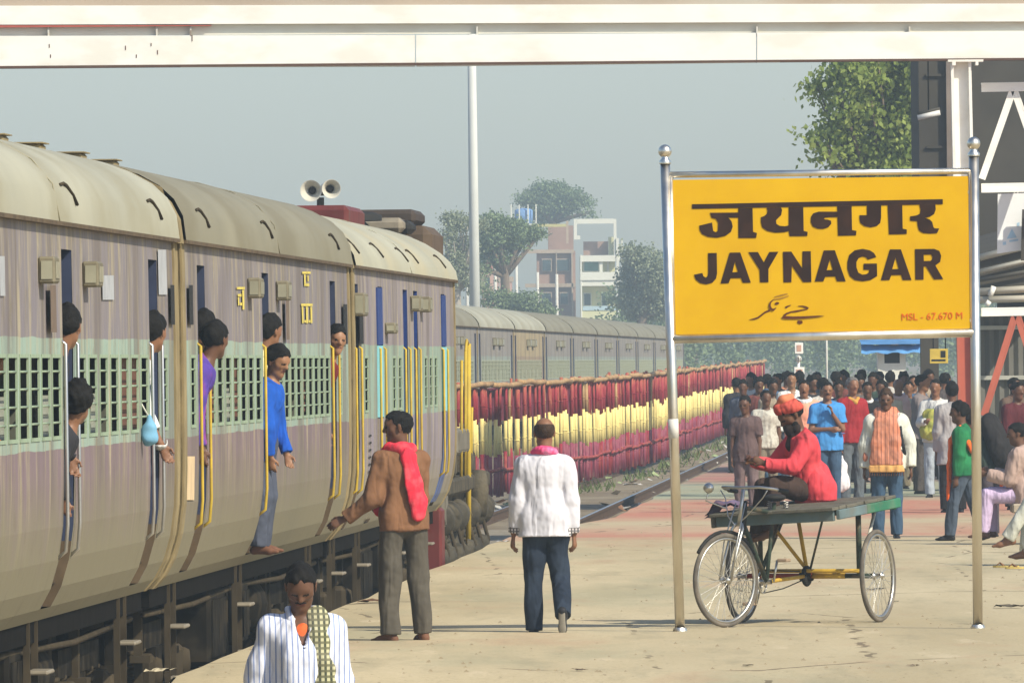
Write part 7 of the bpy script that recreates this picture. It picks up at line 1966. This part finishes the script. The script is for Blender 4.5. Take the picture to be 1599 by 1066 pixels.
person((be.x, be.y, .41), R(84), 'person in white trousers sitting with one leg stretched out, right edge', h=1.68, skin='brown', vox=.011, seed=72, hips=(0, 0, .10), torso=(0, -.05, 1), tL=(.12, .95, .30), sL=(.05, .66, -1.05), tR=(.15, 1, .12), sR=(0, .10, -1), fL=.1, toeL=R(10), top=cloth('shirt_olive', (0.16, 0.17, 0.07)), bottom=WTR, loose=1.8, shoe=None, top_hem=-.2)
for i, (px, py, ln) in enumerate(((1571, 886, 0), (1590, 888, .3))):
    s_ = G(px, py); so = empty('sandal', s_ + Vector((0, .0, 0)), R(80 + 20 * i), ['yellowish sandal lying near the stretched foot at right edge', 'second yellowish sandal, nearer the right edge'][i], 'sandal')
    q = MB()
    vs = [(0.045 * math.cos(t) * (1 - .25 * (math.sin(t) < 0)), .13 * math.sin(t), z) for z in (0.004, .022) for t in [2 * PI * j / 16 for j in range(16)]]
    q.add(vs, [tuple(range(16))[::-1], tuple(range(16, 32))] + [(j, (j + 1) % 16, 16 + (j + 1) % 16, 16 + j) for j in range(16)]); q.build('sole', mat('sandal_mustard', (0.50, 0.38, 0.12), 0.7), so)
    q = MB(); q.tube([(-.04, .02, .02), (0, .06, .05), (.04, .02, .02)], .008, 6); q.tube([(0, .06, .05), (0, .10, .02)], .006, 6); q.build('strap', mat('strap_brown', (0.2, 0.1, 0.05), .7), so)
# heads and shoulders further back; each its own person
tops = [(0.03, 0.03, 0.035), (0.10, 0.11, 0.14), (0.5, 0.47, 0.42), (0.16, 0.05, 0.04), (0.07, 0.13, 0.22), (0.35, 0.28, 0.2), (0.12, 0.10, 0.09), (0.45, 0.2, 0.12), (0.05, 0.08, 0.06)]
names = ['dark', 'slate', 'off white', 'maroon', 'denim blue', 'tan', 'charcoal', 'rust', 'bottle green']
TM = [cloth('far_shirt_' + nm_.replace(' ', '_'), c_) for nm_, c_ in zip(names, tops)]
rng = random.Random(77)
back = [(1152, 205, 1.60), (1163, 196, 1.58), (1176, 210, 1.66), (1186, 192, 1.64), (1199, 200, 1.68), (1208, 188, 1.62), (1218, 206, 1.66), (1228, 214, 1.66), (1249, 203, 1.70), (1268, 192, 1.66), (1277, 208, 1.68), (1285, 186, 1.63), (1306, 201, 1.70), (1312, 184, 1.60), (1321, 212, 1.68), (1341, 190, 1.66),
        (1347, 206, 1.72), (1366, 196, 1.68), (1375, 212, 1.66), (1380, 184, 1.60), (1391, 203, 1.68), (1412, 206, 1.66), (1428, 196, 1.64), (1450, 202, 1.70), (1476, 193, 1.68)]
adj = ['short', 'thin', 'stout', 'tall', 'slim', 'broad shouldered', 'lean', 'young', 'older']
marks = ['at the left end of the crowd', 'second head from the left end of the crowd', 'above the taupe boy, further back', 'behind the taupe boy', 'behind the pale patterned shirt', 'left of the white shirt man', 'left of the signal post, in the back', 'in front of the signal post, far back', 'right of the signal post',
         'behind the salmon shirt on its right', 'between salmon and blue shirts, far back', 'just left of the blue t-shirt man', 'just right of the blue t-shirt man, far back', 'just right of the blue t-shirt man', 'left of the red jacket, far back', 'right of the red jacket', 'behind the black waistcoat, taller',
         'between waistcoat and orange shawl', 'behind the orange shawl, left side', 'at the left shoulder of the orange shawl', 'under the kiosk window', 'below the right edge of the kiosk', 'left of the grey shirted man', 'between grey shirt and smiling youth', 'between smiling youth and long grey shirt']
proto = {}
for i, (px, d, h) in enumerate(back):
    ti = i % len(TM); v = i % 6
    lab = f"{adj[(i * 4) % 9]} person in {names[ti]} shirt {marks[i]}"
    face = toward + R(rng.uniform(-45, 45)) if i % 4 else R(rng.uniform(-30, 30))
    if v not in proto:
        r_, J_ = person(at(px, d, 0), face, lab, h=h, skin=['brown', 'dark'][v % 2], vox=.018, seed=100 + v, top=TM[ti], bottom=[TRB, KHA, JNS][v % 3], shoe=SHOEB, hair=['short', 'thick', 'thick', 'curly', 'short', 'thick'][v], head=(R(rng.uniform(-20, 20)), 0, 0), loose=1.5,
                        group='people waiting in the back of the crowd', build=[1, 1.05, .95, 1.1, 1, .97][v])
        proto[v] = (r_, h)
    else:
        src, h0 = proto[v]
        c = copy_tree(src); c.location = at(px, d, 0); c.rotation_euler = (0, 0, face); c['label'] = lab; c['group'] = 'people waiting in the back of the crowd'
        s_ = h / h0; c.scale = (s_, s_, s_)
        for ch in c.children:
            if ch.name.startswith('shirt'):
                ch.material_slots[0].link = 'OBJECT'; ch.material_slots[0].material = TM[ti]
# white carrier bag held in the crowd, rags and scraps on the platform
cb = at(1312, 163, 0.0); bag2 = empty('carrier_bag', cb + Vector((0, 0, .45)), 0, 'white carrier bag with red print beside the blue t-shirt man', 'bag')
g = Field((-.2, -.2, -.3), (.2, .2, .3), .014); g.add(((0, 0, .08), (0, 0, -.14), .10, .13, ((0, 1, 0), .5)), .02); g.add(((-.05, 0, .1), (-.03, 0, .22), .03, .012), .02); g.add(((.05, 0, .1), (.03, 0, .22), .03, .012), .02); g.wrinkle(.008, random.Random(8), (25, 70))
V, F = g.mesh(); link('sack', to_mesh('sack', V, F, [cloth('carrier_white', (0.66, 0.66, 0.66))]), bag2)
def scrap(px, py, col, label, size=.12, nm='rag', cat='rag'):
    p = G(px, py); o = empty(nm, p, random.Random(px).uniform(0, 3), label, cat); r2 = random.Random(px * 3); q = MB(); vs = []
    for i in range(7):
        for j in range(4): vs.append((size * (i / 3 - 1) * r2.uniform(.8, 1.1), size * .6 * (j / 1.5 - 1) * r2.uniform(.7, 1.2), .006 + size * .22 * r2.random()))
    q.add(vs, [(i * 4 + j, (i + 1) * 4 + j, (i + 1) * 4 + j + 1, i * 4 + j + 1) for i in range(6) for j in range(3)], 0, True); q.build('scrap', cloth('scrap_' + '_'.join(str(int(c_ * 100)) for c_ in col), col, .3), o)
scrap(585, 941, (0.16, 0.08, 0.04), 'brown crumpled rag on the platform left of the brown jacket man', .16)
scrap(1365, 921, (0.08, 0.07, 0.05), 'small dark scrap on the platform right of the tricycle', .09, 'scrap', 'litter')
scrap(1575, 949, (0.12, 0.10, 0.07), 'dark twig like scrap near the foot of the right sign post', .13, 'scrap', 'litter')
scrap(1168, 1040, (0.10, 0.08, 0.06), 'small dark scrap in the foreground below the tricycle', .05, 'scrap', 'litter')
scrap(904, 1047, (0.16, 0.12, 0.08), 'brown scrap in the foreground below the walking man', .06, 'scrap', 'litter')
scrap(1425, 1040, (0.2, 0.15, 0.1), 'brown scrap in the right foreground', .05, 'scrap', 'litter')
scrap(1395, 940, (0.3, 0.3, 0.27), 'pale scrap of paper behind the tricycle rear wheel', .05, 'scrap', 'litter')
scrap(250, 1049, (0.55, 0.48, 0.33), 'pale crumpled cloth at the corner of the platform edge', .13)
scrap(986, 758, (0.5, 0.47, 0.42), 'white litter beside the rail behind the walking man', .16, 'scrap', 'litter')
scrap(786, 846, (0.6, 0.6, 0.6), 'small white paper by the locomotive at the platform edge', .08, 'scrap', 'litter')
# pebbles and crumbs of dirt
q = MB(); r2 = random.Random(6)
for _ in range(450):
    d = 82.6 + 60 * r2.random() ** 1.6; x = r2.uniform(EX(d) + .1, EX(d) + 8.5); s = r2.uniform(.006, .02)
    q.add([(x - s, d, 0.0), (x + s, d - s, 0.0), (x + s * .5, d + s, 0.0), (x, d, s * .9)], [(0, 1, 3), (1, 2, 3), (2, 0, 3)])
q.build('grit', mat('grit', (0.40, 0.33, 0.22), .95), kind='stuff')

# ================================================================== HAZE
hz = MB(); hz.b2((-160, -30, -2.8), (160, 1120, 34.0))
hm = bpy.data.materials.new('haze_air'); hm.use_nodes = True; ht = hm.node_tree; ht.nodes.clear()
pv = ht.nodes.new('ShaderNodeVolumePrincipled'); pv.inputs['Color'].default_value = (0.78, 0.93, 1.0, 1); pv.inputs['Density'].default_value = HAZE_D; pv.inputs['Anisotropy'].default_value = 0.1
ho = ht.nodes.new('ShaderNodeOutputMaterial'); ht.links.new(pv.outputs[0], ho.inputs['Volume'])
if HAZE_D > 0: hz.build('haze', hm, kind='stuff')
